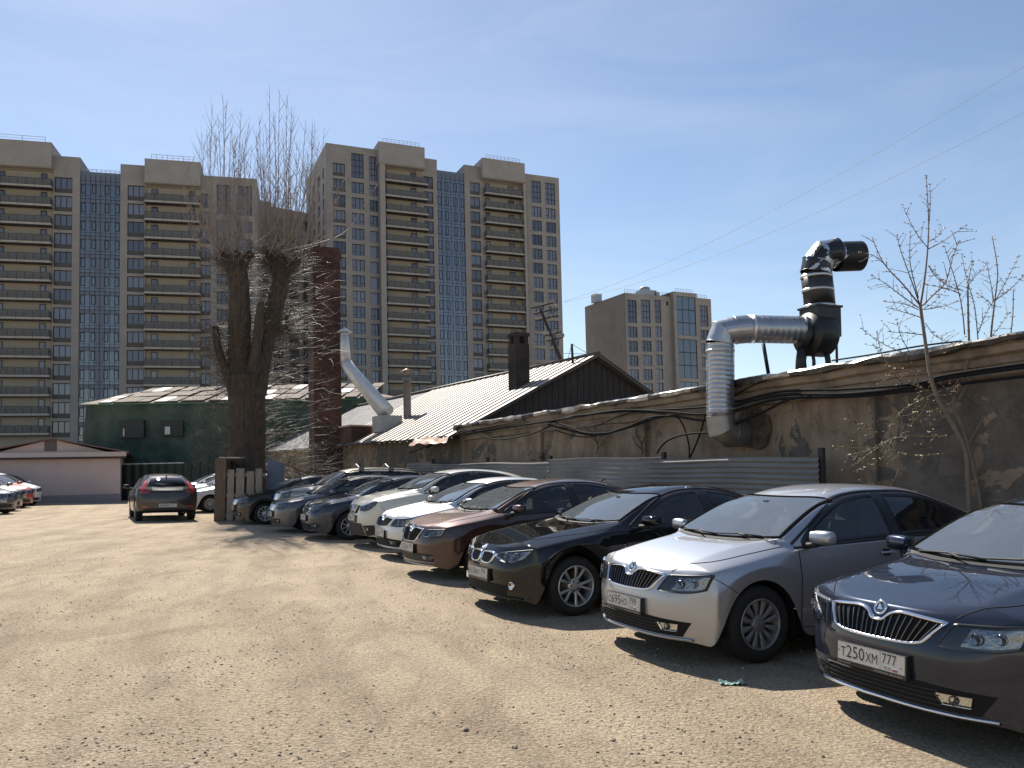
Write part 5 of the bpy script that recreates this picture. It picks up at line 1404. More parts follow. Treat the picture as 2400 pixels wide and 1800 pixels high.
def ring_of(C, fr, poly, wd, h, matl, name, parent=None, n=60):
    m = MB(); C.strip(m, fr, poly, wd, h, n, True); return m.build(name, matl, parent or C.root, C.MO)
def black_patch(C, A, B, name, matl=None, off=.004, nu=24, nv=7, fr=None):
    m = MB(); C.patch(m, fr or C.FF, A, B, nu, nv, off, .006); return m.build(name, matl or M_BLK, C.root, C.MO)
def head_lamp(C, A, B, bowls, rim=M_BLK, housing=None):
    """A, B: upper and lower outline in (|y|, z) from inner to outer end"""
    for s in (-1, 1):
        a = smooth_poly([(s*y, z) for y, z in A]); b = smooth_poly([(s*y, z) for y, z in B])
        m = MB(); C.patch(m, C.FF, a, b, 26, 9, .004, .006)
        hl = m.build('headlight', housing or M_LAMPD, C.root, C.MO)
        m = MB()
        n0, n1 = int(len(a) * .30), int(len(a) * .93)
        aa = [((1-.14)*p[0] + .14*q[0], (1-.14)*p[1] + .14*q[1]) for p, q in zip(a, b)][n0:n1+1]; bb = [(.12*p[0] + .88*q[0], .12*p[1] + .88*q[1]) for p, q in zip(a, b)][n0:n1+1]
        C.patch(m, C.FF, aa, bb, 16, 7, .007, .002)
        m.build('reflector', M_REFLB, hl, C.MO); m = MB()
        for (y, z, r) in bowls:
            p = C.proj(C.FF, s*y, z, 0); n_ = C.bvh.find_nearest(p)[1]
            d = (Vector((-1, 0, 0)) * .75 + n_ * .25).normalized()
            Mx = Matrix.Translation(p + Vector((-.004, 0, 0))) @ d.to_track_quat('Z', 'Y').to_matrix().to_4x4()
            r *= .8; m.lathe([(r, .004), (r * 1.0, .016), (r * .90, .018), (r * .8, .010), (r * .5, .006), (.0, .005)], 24, Mx)
        m.build('bulb_ring', M_REFLD, hl, C.MO)
        m = MB(); C.patch(m, C.FF, a, b, 26, 9, .030, .034); m.build('lens', G_LENS, hl, C.MO)
        m = MB(); C.strip(m, C.FF, a + b[::-1], .014, .012, 50, True); m.build('lamp_seal', rim, hl, C.MO)
def number_plate(C, txt, reg, z, tilt=2, rear=False, frame_txt=None, flag=True, simple=False):
    F_ = C.RF if rear else C.FF
    p = C.proj(F_, 0, z, 0); p1 = C.proj(F_, .2, z, 0)
    px_ = (max if rear else min)(p.x, p1.x)
    sg = 1 if rear else -1
    # plate local: u to the reader's right, v up, n outward
    u = Vector((0, sg, 0)); n_ = Vector((sg, 0, 0)); v = Vector((0, 0, 1))
    u = Vector((0, 1, 0)) * sg
    O = Vector((px_ + sg * .022, 0, z))
    M = Matrix((( u.x, v.x, n_.x, O.x), (u.y, v.y, n_.y, O.y), (u.z, v.z, n_.z, O.z), (0, 0, 0, 1))) @ Matrix.Rotation(R(-tilt), 4, 'X')
    M = C.MO @ M
    hold = MB(); hold.box(-.268, .268, -.082, .060, -.03, .002); pl = hold.build('number_plate', M_BLK, C.root, M)
    m = MB(); m.box(-.26, .26, -.056, .056, .0022, .0045); m.build('plate_face', M_PLATE, pl, M)
    t = MB()
    e = .0052
    def put(s_, x0, y0, h, w_=None, mb=t):
        vs, fs = text_polys(s_, h, w_)
        mb.add([(x0 + a, y0 + b, e) for a, b in vs], fs)
    first, num, rest = txt[0], txt[1:4], txt[4:]
    put(first, -.232, -.032, .058, .040); put(num, -.185, -.034, .076, .142); put(rest, -.034, -.032, .058, .092)
    put(reg, .094, -.014, .060, .105 if len(reg) == 3 else .075)
    if not simple:
        put('RUS', .112, -.046, .018, .048)
        for (a, b, c, d) in ((-.258, .258, .0535, .0555), (-.258, .258, -.0555, -.0535), (-.2595, -.2575, -.0555, .0555), (.2575, .2595, -.0555, .0555), (.0785, .0805, -.0555, .0555)):
            t.add([(a, c, e), (b, c, e), (b, d, e), (a, d, e)], [(0, 1, 2, 3)])
        for (cx_, cy_) in ((-.246, .0), (.232, -.018)):
            t.add([(cx_ + math.cos(k*.785)*.005, cy_ + math.sin(k*.785)*.005, e) for k in range(8)], [tuple(range(8))])
    t.build('plate_lettering', M_INK, pl, M)
    if flag and not simple:
        f = MB()
        for k, mm in enumerate((2, 1, 0)): f.add([(.170, -.047 + k*.0065, e), (.206, -.047 + k*.0065, e), (.206, -.0405 + k*.0065, e), (.170, -.0405 + k*.0065, e)], [(0, 1, 2, 3)], mm)
        f.build('plate_flag', [M_FLW, M_FLB, M_FLR], pl, M)
    if frame_txt:
        f = MB()
        for (s_, x0, w_) in frame_txt:
            vs, fs = text_polys(s_, .0095, w_); f.add([(x0 + a, -.0745 + b, .0030) for a, b in vs], fs)
        f.build('frame_lettering', M_TXW, pl, M)
def emblem_wing(C, y, z, r=.040, fr=None):
    """round badge: chrome ring, dark field, winged arrow"""
    F_ = fr or C.FF
    p = C.proj(F_, y, z, 0); n_ = Vector((-.93, 0, .37)) if F_ is C.FF else Vector((1, 0, 0))
    q = Vector((0, -1, 0)) if F_ is C.FF else Vector((0, 1, 0)); vv = n_.cross(q).normalized()
    if vv.z < 0: vv = -vv
    O = p + n_ * .004
    M = C.MO @ Matrix(((q.x, vv.x, n_.x, O.x), (q.y, vv.y, n_.y, O.y), (q.z, vv.z, n_.z, O.z), (0, 0, 0, 1)))
    m = MB(); m.lathe([(r + .006, -.012), (r + .006, .006), (r, .010), (r - .006, .006), (r - .007, .002), (0, .002)], 28)
    e = m.build('badge', M_CHR, C.root, M)
    m = MB(); m.lathe([(r - .008, .0032), (0, .0032)], 24); m.build('badge_field', M_BLKM, e, M)
    m = MB()
    s = r / .04
    wing = [(-.022, -.012), (.016, -.012), (.024, -.004), (.010, -.002), (.012, .004), (.004, .006), (.006, .012), (-.002, .014), (.0, .022), (-.012, .024), (-.018, .010), (-.014, 0)]
    m.add([(a*s, b*s, .005) for a, b in wing] , [tuple(range(len(wing)))])
    m.build('badge_symbol', M_CHR, e, M)

# ---------------------------------------------------------------- fronts
def wing_grille(C, yt, yb_, zt, zb, dip=.05, slats=19, emb=True, ring=M_CHR, split=False, rw=.024, edges=True):
    T = [(-yt, zt - .012), (-yt*.6, zt + .004), (-.16, zt + .010), (-.085, zt - .006), (-.045, zt - dip), (0, zt - dip - .008), (.045, zt - dip), (.085, zt - .006), (.16, zt + .010), (yt*.6, zt + .004), (yt, zt - .012)]
    B = [(-yb_, zb + .020), (-yb_ * .8, zb + .002), (-yb_*.4, zb - .004), (0, zb - .006), (yb_*.4, zb - .004), (yb_ * .8, zb + .002), (yb_, zb + .020)]
    Ts, Bs = smooth_poly(T, 3), smooth_poly(B, 3)
    g = black_patch(C, Ts, Bs, 'grille', M_GAP, .003, 40, 7)
    m = MB()
    tt = resample([(*p, 0) for p in Ts], 101); bb = resample([(*p, 0) for p in Bs], 101)
    for k in range(slats):
        f = (k + .7) / (slats + .4); i = int(f * 100)
        a, b = tt[i], bb[i]
        a = a.lerp(b, .09); b = b.lerp(a, .06)
        C.strip(m, C.FF, [(a.x, a.y), (b.x, b.y)], .012, .017, 8)
    m.build('grille_slats', mat('slat_black', (.010, .010, .010), rough=.6, spec=.2), g, C.MO)
    m = MB()
    for k in range(slats if edges else 0):
        f = (k + .7) / (slats + .4); i = int(f * 100)
        a, b = tt[i], bb[i]; a = a.lerp(b, .10); b = b.lerp(a, .08)
        C.strip(m, C.FF, [(a.x, a.y), (b.x, b.y)], .0035, .0195, 6, base=.014)
    if edges: m.build('slat_edges', mat('slat_edge', (.22, .22, .23), rough=.2, metal=1.0), g, C.MO)
    ring_of(C, C.FF, Ts + Bs[::-1], rw, .018, ring, 'grille_surround', g, 90)
    if split: m = MB(); C.strip(m, C.FF, [(0, zt - dip), (0, zb)], .055, .02, 6); m.build('grille_bar', C.pm, g, C.MO)
    if emb: emblem_wing(C, 0, zt + .012, .040)
def fog(C, y0, y1, z0, z1, r=.032, back=True):
    for s in (-1, 1):
        m = MB(); C.patch(m, C.FF, [(s*y0, z1), (s*y1, z1)], [(s*(y0 + .03), z0), (s*(y1 - .015), z0)], 12, 5, .008, .008)
        f = m.build('fog_light', M_REFL if back else M_LAMPD, C.root, C.MO)
        m = MB(); y = (y0 + y1) / 2; p = C.proj(C.FF, s*y, (z0 + z1) / 2, .006)
        Mx = Matrix.Translation(p) @ Vector((-1, 0, 0)).to_track_quat('Z', 'Y').to_matrix().to_4x4()
        m.lathe([(r, 0), (r, .014), (r*.85, .016), (r*.6, .005), (0, .003)], 18, Mx); m.build('reflector', M_LAMPD if back else M_REFL, f, C.MO)
        m = MB(); C.patch(m, C.FF, [(s*y0, z1), (s*y1, z1)], [(s*(y0 + .03), z0), (s*(y1 - .015), z0)], 12, 5, .026, .02); m.build('lens', G_LENS, f, C.MO)
def front_rapid(plate, reg, frame_txt, lip=M_CHR, dim=False, blackfog=True):
    def f(C):
        lo = C.lod != 'near'
        wing_grille(C, .43, .33, .735, .585, .045, 18, rw=.018)
        head_lamp(C, [(.475, .722), (.60, .728), (.70, .734), (.808, .748)], [(.415, .600), (.56, .592), (.68, .598), (.775, .625)], [(.595, .655, .044), (.70, .668, .038)])
        black_patch(C, [(-.68, .355), (-.3, .378), (0, .382), (.3, .378), (.68, .355)], [(-.60, .235), (-.3, .235), (0, .235), (.3, .235), (.60, .235)], 'lower_grille', M_GAP, .004, 30, 7)
        m = MB()
        for z in (.345, .318, .29, .262): C.strip(m, C.FF, [(-.42, z), (0, z + .004), (.42, z)], .009, .010, 24)
        m.build('lower_slats', M_BLKM, C.root, C.MO)
        fog(C, .40, .585, .275, .335, .028)
        m = MB(); C.strip(m, C.FF, [(-.68, .215), (-.4, .218), (0, .220), (.4, .218), (.68, .215)], .020, .026, 40); m.build('bumper_lip', lip, C.root, C.MO)
        number_plate(C, plate, reg, .452, 3, frame_txt=frame_txt, simple=lo)
    return f
def front_kidney(plate, reg):
    def f(C):
        for s in (-1, 1):
            T = smooth_poly([(s*.020, .645), (s*.045, .668), (s*.15, .676), (s*.265, .668), (s*.295, .640)]); B = smooth_poly([(s*.026, .585), (s*.055, .560), (s*.15, .550), (s*.240, .560), (s*.280, .600)])
            g = black_patch(C, T, B, 'kidney_grille', M_GAP, .003, 24, 7)
            m = MB()
            for k in range(9):
                y = s * (.050 + .0265 * k); C.strip(m, C.FF, [(y, .664), (y, .562)], .006, .016, 6)
            m.build('grille_slats', M_BLK, g, C.MO)
            ring_of(C, C.FF, T + B[::-1], .017, .022, M_CHR, 'grille_surround', g, 50)
            m = MB(); C.strip(m, C.FF, [(s*.300, .645), (s*.345, .640)], .032, .012, 6); m.build('grille_corner', M_CHR, g, C.MO)
        head_lamp(C, [(.35, .662), (.46, .684), (.60, .705), (.72, .722), (.815, .735)], [(.37, .635), (.44, .600), (.56, .585), (.68, .600), (.76, .650)], [(.50, .642, .046), (.64, .655, .044)])
        black_patch(C, [(-.55, .33), (0, .345), (.55, .33)], [(-.5, .22), (0, .22), (.5, .22)], 'lower_grille', M_GAP, .004, 26, 6)
        m = MB(); C.strip(m, C.FF, [(-.70, .195), (0, .195), (.70, .195)], .018, .028, 36); m.build('bumper_lip', C.pm, C.root, C.MO)
        for s in (-1, 1):
            p = C.proj(C.FF, s*.60, .335, .0); Mx = C.MO @ Matrix.Translation(p) @ Vector((-1, s*.1, 0)).to_track_quat('Z', 'Y').to_matrix().to_4x4()
            m = MB(); m.lathe([(.045, -.01), (.045, .014), (.038, .016), (.03, .006), (0, .003)], 20); m.build('fog_light', M_REFL, C.root, Mx)
        # roundel: chrome rim, dark ring, quartered field
        p = C.proj(C.FF, 0, .715, 0); n_ = Vector((-.6, 0, .8)); O = p + n_ * .006
        q = Vector((0, -1, 0)); vv = n_.cross(q).normalized(); vv = vv if vv.z > 0 else -vv
        M = C.MO @ Matrix(((q.x, vv.x, n_.x, O.x), (q.y, vv.y, n_.y, O.y), (q.z, vv.z, n_.z, O.z), (0, 0, 0, 1)))
        m = MB(); m.lathe([(.042, -.01), (.042, .004), (.038, .007), (.036, .003), (0, .003)], 28); e = m.build('badge', M_CHR, C.root, M)
        m = MB(); m.lathe([(.036, .0038), (.024, .0038)], 28)
        m.build('badge_ring', M_BLKM, e, M)
        m = MB()
        for k in range(4): m.lathe([(.024, .0042), (0, .0042)], 8, mi=k % 2, a0=k*math.pi/2, a1=(k+1)*math.pi/2)
        m.build('badge_field', [M_FLW, mat('badge_blue', (.02, .16, .5))], e, M)
        number_plate(C, plate, reg, .430, 2)
    return f
def front_octavia(plate, reg):
    def f(C):
        wing_grille(C, .40, .28, .735, .545, .05, 15, split=True, rw=.016, edges=False)
        head_lamp(C, [(.47, .722), (.60, .728), (.70, .732), (.80, .742)], [(.46, .630), (.56, .622), (.68, .628), (.775, .650)], [(.66, .680, .036), (.74, .690, .030)], housing=M_BLK)
        for s in (-1, 1):
            m = MB(); C.strip(m, C.FF, [(s*.40, .728), (s*.33, .60)], .02, .014, 8); m.build('lamp_divider', C.pm, C.root, C.MO)
        black_patch(C, [(-.66, .375), (0, .385), (.66, .375)], [(-.66, .255), (0, .25), (.66, .255)], 'lower_grille', M_BLKM, .004, 30, 6)
        fog(C, .46, .66, .295, .350, .024)
        m = MB(); C.strip(m, C.FF, [(-.70, .262), (0, .256), (.70, .262)], .012, .014, 36); C.strip(m, C.FF, [(-.66, .21), (0, .205), (.66, .21)], .03, .012, 36)
        m.build('bumper_lip', mat('satin_trim', (.35, .34, .33), rough=.3, metal=.8), C.root, C.MO)
        number_plate(C, plate, reg, .445, 2, simple=True)
    return f
def front_cross(plate, reg):
    def f(C):
        T = [(-.33, .86), (0, .875), (.33, .86)]; B = [(-.27, .70), (0, .69), (.27, .70)]
        g = black_patch(C, T, B, 'grille', M_GAP, .004)
        m = MB()
        for z in (.72, .745, .77, .795, .82, .845): C.strip(m, C.FF, [(-.28, z), (0, z + .006), (.28, z)], .008, .012, 20)
        m.build('grille_slats', M_BLKM, g, C.MO)
        m = MB(); C.strip(m, C.FF, [(-.20, .865), (-.11, .715), (0, .700), (.11, .715), (.20, .865)], .026, .02, 30)
        C.strip(m, C.FF, [(math.cos(a)*.055, .80 + math.sin(a)*.055) for a in [2*math.pi*k/20 for k in range(20)]], .018, .026, 30, True)
        C.strip(m, C.FF, [(-.085, .80), (.085, .80)], .026, .028, 10)
        m.build('badge', M_CHR, g, C.MO)
        head_lamp(C, [(.36, .845), (.50, .870), (.66, .925), (.80, .985)], [(.38, .765), (.52, .755), (.66, .790), (.78, .885)], [(.50, .815, .045), (.63, .860, .048)])
        black_patch(C, [(-.48, .50), (0, .51), (.48, .50)], [(-.56, .25), (0, .24), (.56, .25)], 'lower_grille', M_BLKM, .006, 26, 7)
        for s in (-1, 1):
            m = MB(); C.patch(m, C.FF, [(s*.52, .46), (s*.78, .48)], [(s*.58, .25), (s*.80, .28)], 12, 6, .006, .008); m.build('bumper_cladding', M_BLKM, C.root, C.MO)
        fog(C, .57, .70, .35, .43, .034, False)
        number_plate(C, plate, reg, .60, 2, simple=True)
    return f
def front_ceed(plate, reg):
    def f(C):
        T = smooth_poly([(-.34, .700), (-.2, .712), (0, .716), (.2, .712), (.34, .700)]); B = smooth_poly([(-.28, .625), (-.12, .600), (0, .594), (.12, .600), (.28, .625)])
        g = black_patch(C, T, B, 'grille', M_GAP, .004)
        ring_of(C, C.FF, T + B[::-1], .018, .016, M_CHR, 'grille_surround', g, 50)
        m = MB()
        for z in (.63, .655, .68): C.strip(m, C.FF, [(-.26, z), (0, z - .002), (.26, z)], .008, .012, 20)
        m.build('grille_slats', M_BLKM, g, C.MO)
        head_lamp(C, [(.36, .730), (.50, .765), (.66, .830), (.80, .885)], [(.38, .640), (.50, .625), (.66, .660), (.79, .790)], [(.48, .690, .042), (.61, .725, .046)])
        black_patch(C, [(-.40, .36), (0, .37), (.40, .36)], [(-.46, .23), (0, .22), (.46, .23)], 'lower_grille', M_GAP, .004)
        fog(C, .53, .70, .30, .365, .030, False)
        number_plate(C, plate, reg, .50, 2, simple=True)
    return f
def front_plain(plate, reg, zh=.70, gr=True, lampz=(.75, .63)):
    def f(C):
        a, b = lampz
        T = smooth_poly([(-.36, a - .02), (0, a), (.36, a - .02)]); B = smooth_poly([(-.28, b - .06), (0, b - .08), (.28, b - .06)])
        g = black_patch(C, T, B, 'grille', M_GAP, .004)
        m = MB()
        for k in range(11): y = -.27 + .054 * k; C.strip(m, C.FF, [(y, a - .03), (y * .9, b - .06)], .006, .014, 6)
        m.build('grille_slats', M_CHR, g, C.MO)
        ring_of(C, C.FF, T + B[::-1], .016, .014, M_CHR, 'grille_surround', g, 50)
        head_lamp(C, [(.42, a - .01), (.55, a + .01), (.68, a + .025), (.80, a + .045)], [(.41, b), (.55, b - .012), (.68, b), (.775, b + .05)], [(.52, (a+b)/2, .042), (.64, (a+b)/2 + .01, .038)])
        black_patch(C, [(-.62, .36), (0, .37), (.62, .36)], [(-.6, .24), (0, .23), (.6, .24)], 'lower_grille', M_BLKM, .004)
        fog(C, .48, .60, .28, .335, .026, False)
        number_plate(C, plate, reg, (b - .08 + .36) / 2 + .02, 2, simple=True)
    return f

# ---------------------------------------------------------------- shapes
def shape(kind, **kw):
    if kind == 'lift':        # notchback-looking liftback
        P = dict(L=4.48, W=.853, H=1.46, xf=.80, xr=3.42, R=.320, Ra=.372, zc=.175, rr=.212,
            top=[(0, .74), (.10, .765), (.25, .815), (.5, .885), (.75, .94), (.98, .972), (1.22, 1.095), (1.52, 1.255), (1.83, 1.385), (2.22, 1.455), (2.75, 1.462), (3.15, 1.415), (3.5, 1.31), (3.85, 1.17), (4.1, 1.08), (4.3, 1.05), (4.48, 1.0)],
            belt=[(0, .71), (.25, .745), (.5, .80), (.87, .865), (1.25, .915), (2.0, .945), (3.0, .975), (3.6, .985), (4.1, .985), (4.48, .94)],
            rail_z=[(1.06, .965), (1.22, 1.055), (1.47, 1.195), (1.84, 1.342), (2.22, 1.413), (2.75, 1.425), (3.1, 1.385), (3.5, 1.28), (3.85, 1.15), (4.1, 1.065), (4.4, 1.01)],
            rail_y=[(1.06, .742), (1.38, .675), (1.84, .610), (2.4, .585), (3.0, .580), (3.5, .605), (3.9, .64), (4.2, .66), (4.4, .66)],
            cowl=(.98, 1.13), header=(1.79, 1.91), fz=[.20, .40, .60, .715], fx=[.055, .0, .012, .05], hx=.10, hz=.775,
            bz=[.28, .52, .78, .96], bx=[.06, 0, .02, .06], tx=.07, tz=1.03,
            wins=[([(1.31, .975), (1.47, 1.09), (1.70, 1.222), (1.96, 1.322), (2.22, 1.368), (2.41, 1.377)], [(1.31, .945), (1.6, .958), (2.0, .973), (2.41, .986)]),
                  ([(2.50, 1.380), (2.85, 1.372), (3.12, 1.330), (3.35, 1.265), (3.60, 1.165), (3.78, 1.06)], [(2.50, .990), (2.9, 1.0), (3.2, 1.008), (3.5, 1.015), (3.78, 1.03)])],
            pillars=[(2.455, .982, 1.388, .10), (3.42, 1.0, 1.25, .05)], dlo=([(1.20, .962), (1.47, 1.113), (1.70, 1.246), (1.96, 1.345), (2.25, 1.391), (2.6, 1.40), (2.9, 1.392), (3.15, 1.345), (3.40, 1.268), (3.65, 1.165), (3.86, 1.055)], [(1.20, .932), (1.9, .96), (2.6, .985), (3.2, .998), (3.86, 1.025)]),
            doors=[(1.225, 2.44, .265), (2.455, 3.42, .265)], hood=[(.16, .47), (.43, .66), (.78, .715), (1.0, .735), (1.11, .75)],
            bumpseam=[(.315, .728), (.53, .60)], rwin=([(-.50, 1.10), (0, 1.09), (.50, 1.10)], [(-.48, 1.30), (0, 1.33), (.48, 1.30)]), wheel='cover')
    elif kind == 'sedan':
        P = shape('lift')
        P.update(L=4.63, W=.905, H=1.43, xf=.78, xr=3.59, R=.325, Ra=.375, rr=.226, zc=.155,
            top=[(0, .70), (.10, .735), (.30, .80), (.6, .875), (.95, .93), (1.25, .965), (1.5, 1.07), (1.8, 1.215), (2.1, 1.345), (2.45, 1.42), (2.8, 1.43), (3.2, 1.385), (3.6, 1.27), (3.95, 1.13), (4.2, 1.075), (4.5, 1.05), (4.63, 1.0)],
            belt=[(0, .69), (.25, .73), (.5, .79), (.9, .855), (1.4, .905), (2.2, .93), (3.2, .955), (3.8, .97), (4.3, .965), (4.63, .93)],
            rail_z=[(1.38, .965), (1.6, 1.08), (1.85, 1.205), (2.15, 1.325), (2.5, 1.385), (2.85, 1.39), (3.2, 1.345), (3.6, 1.235), (3.95, 1.115), (4.25, 1.05), (4.55, 1.02)],
            rail_y=[(1.38, .755), (1.7, .68), (2.15, .615), (2.6, .59), (3.1, .585), (3.6, .62), (4.0, .665), (4.5, .70)],
            cowl=(1.25, 1.45), header=(2.06, 2.18), fz=[.18, .37, .56, .69], fx=[.06, .0, .005, .05], hx=.09, hz=.74,
            wins=[([(1.62, .975), (1.80, 1.10), (2.0, 1.21), (2.25, 1.298), (2.5, 1.338), (2.68, 1.345)], [(1.62, .945), (1.9, .952), (2.3, .962), (2.68, .972)]),
                  ([(2.78, 1.345), (3.05, 1.325), (3.3, 1.27), (3.5, 1.205), (3.75, 1.09), (3.82, 1.03)], [(2.78, .975), (3.05, .98), (3.3, .985), (3.6, .992), (3.82, 1.0)])],
            pillars=[(2.73, .965, 1.355, .11)], dlo=([(1.52, .955), (1.80, 1.125), (2.0, 1.235), (2.25, 1.32), (2.5, 1.36), (2.78, 1.367), (3.05, 1.347), (3.3, 1.29), (3.5, 1.225), (3.8, 1.10), (3.95, 1.01)], [(1.52, .93), (2.3, .95), (3.0, .965), (3.5, .98), (3.95, 1.0)]),
            doors=[(1.42, 2.72, .25), (2.735, 3.62, .25)], hc=.016, hood=[(.17, .33), (.40, .60), (.80, .74), (1.2, .79), (1.42, .79)], hoodfront=None,
            bumpseam=[(.38, .66), (.43, .58)], wheel='double', c5=.55)
    elif kind == 'hatch':
        P = shape('lift')
        P.update(L=4.30, W=.89, H=1.46, xf=.88, xr=3.53, R=.318, Ra=.37, rr=.215,
            top=[(0, .74), (.10, .775), (.3, .85), (.6, .935), (.9, .99), (1.05, 1.015), (1.35, 1.165), (1.7, 1.335), (2.0, 1.43), (2.4, 1.475), (2.9, 1.465), (3.4, 1.415), (3.7, 1.36), (3.9, 1.25), (4.05, 1.10), (4.2, .98), (4.3, .92)],
            belt=[(0, .71), (.25, .77), (.5, .83), (.9, .89), (1.3, .93), (2.2, .965), (3.0, 1.0), (3.6, 1.035), (3.95, 1.02), (4.3, .90)],
            rail_z=[(1.15, 1.0), (1.36, 1.115), (1.65, 1.275), (1.95, 1.375), (2.4, 1.43), (2.9, 1.42), (3.4, 1.36), (3.7, 1.29), (3.9, 1.19), (4.05, 1.06), (4.25, .93)],
            rail_y=[(1.15, .76), (1.5, .69), (1.95, .625), (2.5, .60), (3.2, .60), (3.7, .62), (4.0, .66), (4.25, .68)],
            cowl=(1.05, 1.24), header=(1.88, 2.0), bz=[.28, .52, .74, .88], bx=[.05, 0, .02, .05], tx=.05, tz=.93,
            wins=[([(1.40, 1.0), (1.60, 1.14), (1.85, 1.275), (2.10, 1.352), (2.3, 1.385), (2.47, 1.39)], [(1.40, .965), (1.75, .982), (2.1, .995), (2.47, 1.008)]),
                  ([(2.56, 1.39), (2.8, 1.382), (3.05, 1.355), (3.3, 1.305), (3.5, 1.235), (3.62, 1.16)], [(2.56, 1.012), (2.8, 1.022), (3.1, 1.04), (3.4, 1.065), (3.62, 1.10)])],
            pillars=[(2.515, 1.0, 1.40, .10)], dlo=([(1.30, .99), (1.60, 1.165), (1.85, 1.30), (2.10, 1.375), (2.5, 1.412), (2.8, 1.404), (3.05, 1.377), (3.3, 1.327), (3.5, 1.257), (3.70, 1.15)], [(1.30, .955), (2.0, .98), (2.6, 1.002), (3.2, 1.035), (3.70, 1.11)]),
            doors=[(1.345, 2.50, .27), (2.515, 3.45, .27)], rwin=([(-.53, 1.04), (0, 1.03), (.53, 1.04)], [(-.50, 1.32), (0, 1.36), (.50, 1.32)]), wheel='ten',
            hood=[(.18, .40), (.45, .66), (.85, .74), (1.15, .77), (1.24, .78)])
    elif kind == 'estate':
        P = shape('lift')
        P.update(L=4.67, W=.905, H=1.46, xf=.90, xr=3.59, rr=.22,
            wheel='ten')
        P['top'] = [(x * 4.67 / 4.48, z) for x, z in P['top']]
    elif kind == 'cross':
        P = shape('hatch')
        dz = .15
        up = lambda t: [(x, z + dz * min(1, z / .8)) for x, z in t]
        for k in ('top', 'belt', 'rail_z'): P[k] = up(P[k])
        P['wins'] = [(up(a), up(b)) for a, b in P['wins']]; P['dlo'] = tuple(up(a) for a in P['dlo'])
        P['pillars'] = [(x, a + dz, b + dz, w_) for x, a, b, w_ in P['pillars']]
        P['rwin'] = tuple([(y, z + dz) for y, z in t] for t in P['rwin'])
        P.update(H=1.61, R=.345, Ra=.41, rr=.22, zc=.24, fz=[.25, .48, .72, .86], hz=.93, bz=[.35, .6, .85, 1.02], tz=1.08,
                 doors=[(1.40, 2.50, .33), (2.515, 3.42, .33)], bumpseam=[(.36, .86), (.46, .74)])
    elif kind == 'suv':
        P = shape('cross')
        P.update(L=4.55)
        st_ = lambda t: [(x, z + (.10 if x > 1.9 and z > 1.2 else (.05 if z > .9 else 0))) for x, z in t]
        P['top'] = [(0, .95), (.10, .99), (.3, 1.05), (.6, 1.10), (.9, 1.13), (1.12, 1.15), (1.35, 1.29), (1.65, 1.48), (1.9, 1.60), (2.3, 1.66), (2.9, 1.67), (3.6, 1.65), (4.1, 1.60), (4.3, 1.45), (4.42, 1.25), (4.5, 1.12), (4.55, 1.05)]
        P['belt'] = [(0, .90), (.25, .95), (.5, 1.0), (.9, 1.04), (1.3, 1.07), (2.2, 1.09), (3.0, 1.10), (3.8, 1.12), (4.2, 1.12), (4.55, 1.02)]
        P['rail_z'] = [(1.2, 1.13), (1.4, 1.25), (1.65, 1.42), (1.9, 1.53), (2.3, 1.60), (2.9, 1.61), (3.6, 1.59), (4.1, 1.53), (4.3, 1.38), (4.42, 1.20), (4.52, 1.08)]
        P['rail_y'] = [(1.2, .76), (1.5, .70), (1.9, .65), (2.5, .63), (3.4, .62), (4.1, .62), (4.5, .66)]
        P['cowl'] = (1.12, 1.28); P['header'] = (1.84, 1.94); P['fz'] = [.28, .52, .78, .92]; P['hz'] = 1.0
        P['bz'] = [.38, .62, .88, 1.05]; P['tz'] = 1.10
        P['wins'] = [([(1.46, 1.14), (1.62, 1.27), (1.82, 1.42), (2.05, 1.51), (2.3, 1.545), (2.50, 1.55)], [(1.46, 1.10), (1.8, 1.11), (2.1, 1.12), (2.50, 1.125)]),
                     ([(2.6, 1.55), (2.9, 1.55), (3.2, 1.548), (3.45, 1.54)], [(2.6, 1.125), (2.9, 1.13), (3.2, 1.135), (3.45, 1.14)]),
                     ([(3.56, 1.535), (3.8, 1.53), (4.0, 1.50), (4.10, 1.45)], [(3.56, 1.145), (3.75, 1.15), (3.9, 1.155), (4.10, 1.17)])]
        P['pillars'] = [(2.55, 1.12, 1.56, .11), (3.50, 1.13, 1.55, .11)]; P['dlo'] = None
        P['rwin'] = ([(-.55, 1.16), (0, 1.15), (.55, 1.16)], [(-.52, 1.52), (0, 1.55), (.52, 1.52)])
        P['xr'] = 3.55
    P.update(kw)
    return P
# ================================================================== POLES, WIRES
M_POLE = mat('pole_dark', (.035, .03, .027), rough=.8)
Yq = 31.0
UP = thing('utility_pole', 'leaning dark pole carrying clusters of insulators, rising behind the shed ridge', 'pole')
a, b = at(1325, 870, Yq), at(1263, 716, Yq)
m = MB(); m.tube([a, b], [.085, .05], 8); m.build('pole', M_POLE, UP)
m = MB(); ins = []
d = (b - a).normalized(); r0 = random.Random(4)
for t in (.99, .90, .80, .56, .48):
    c = a.lerp(b, t); s_ = Vector((d.z, 0, -d.x)) ; s_ = (s_ + d * -.15).normalized()
    w2 = .55 if t > .7 else .42
    m.tube([c - s_ * w2 * .6, c + s_ * w2], .035, 5)
    for u in (-.55, -.2, .45, .8, 1.0): ins.append(c + s_ * (w2 * u) + Vector((0, -.06, 0)))
m.build('crossarm', M_POLE, UP)
for c in ins:
    m = MB(); m.lathe([(.0, 0), (.025, .0), (.05, .045), (.025, .07), (.042, .11), (.0, .14)], 8, Matrix.Translation(c)); m.build('insulator', mat('insulator_glaze', (.30, .26, .22), rough=.25), UP)
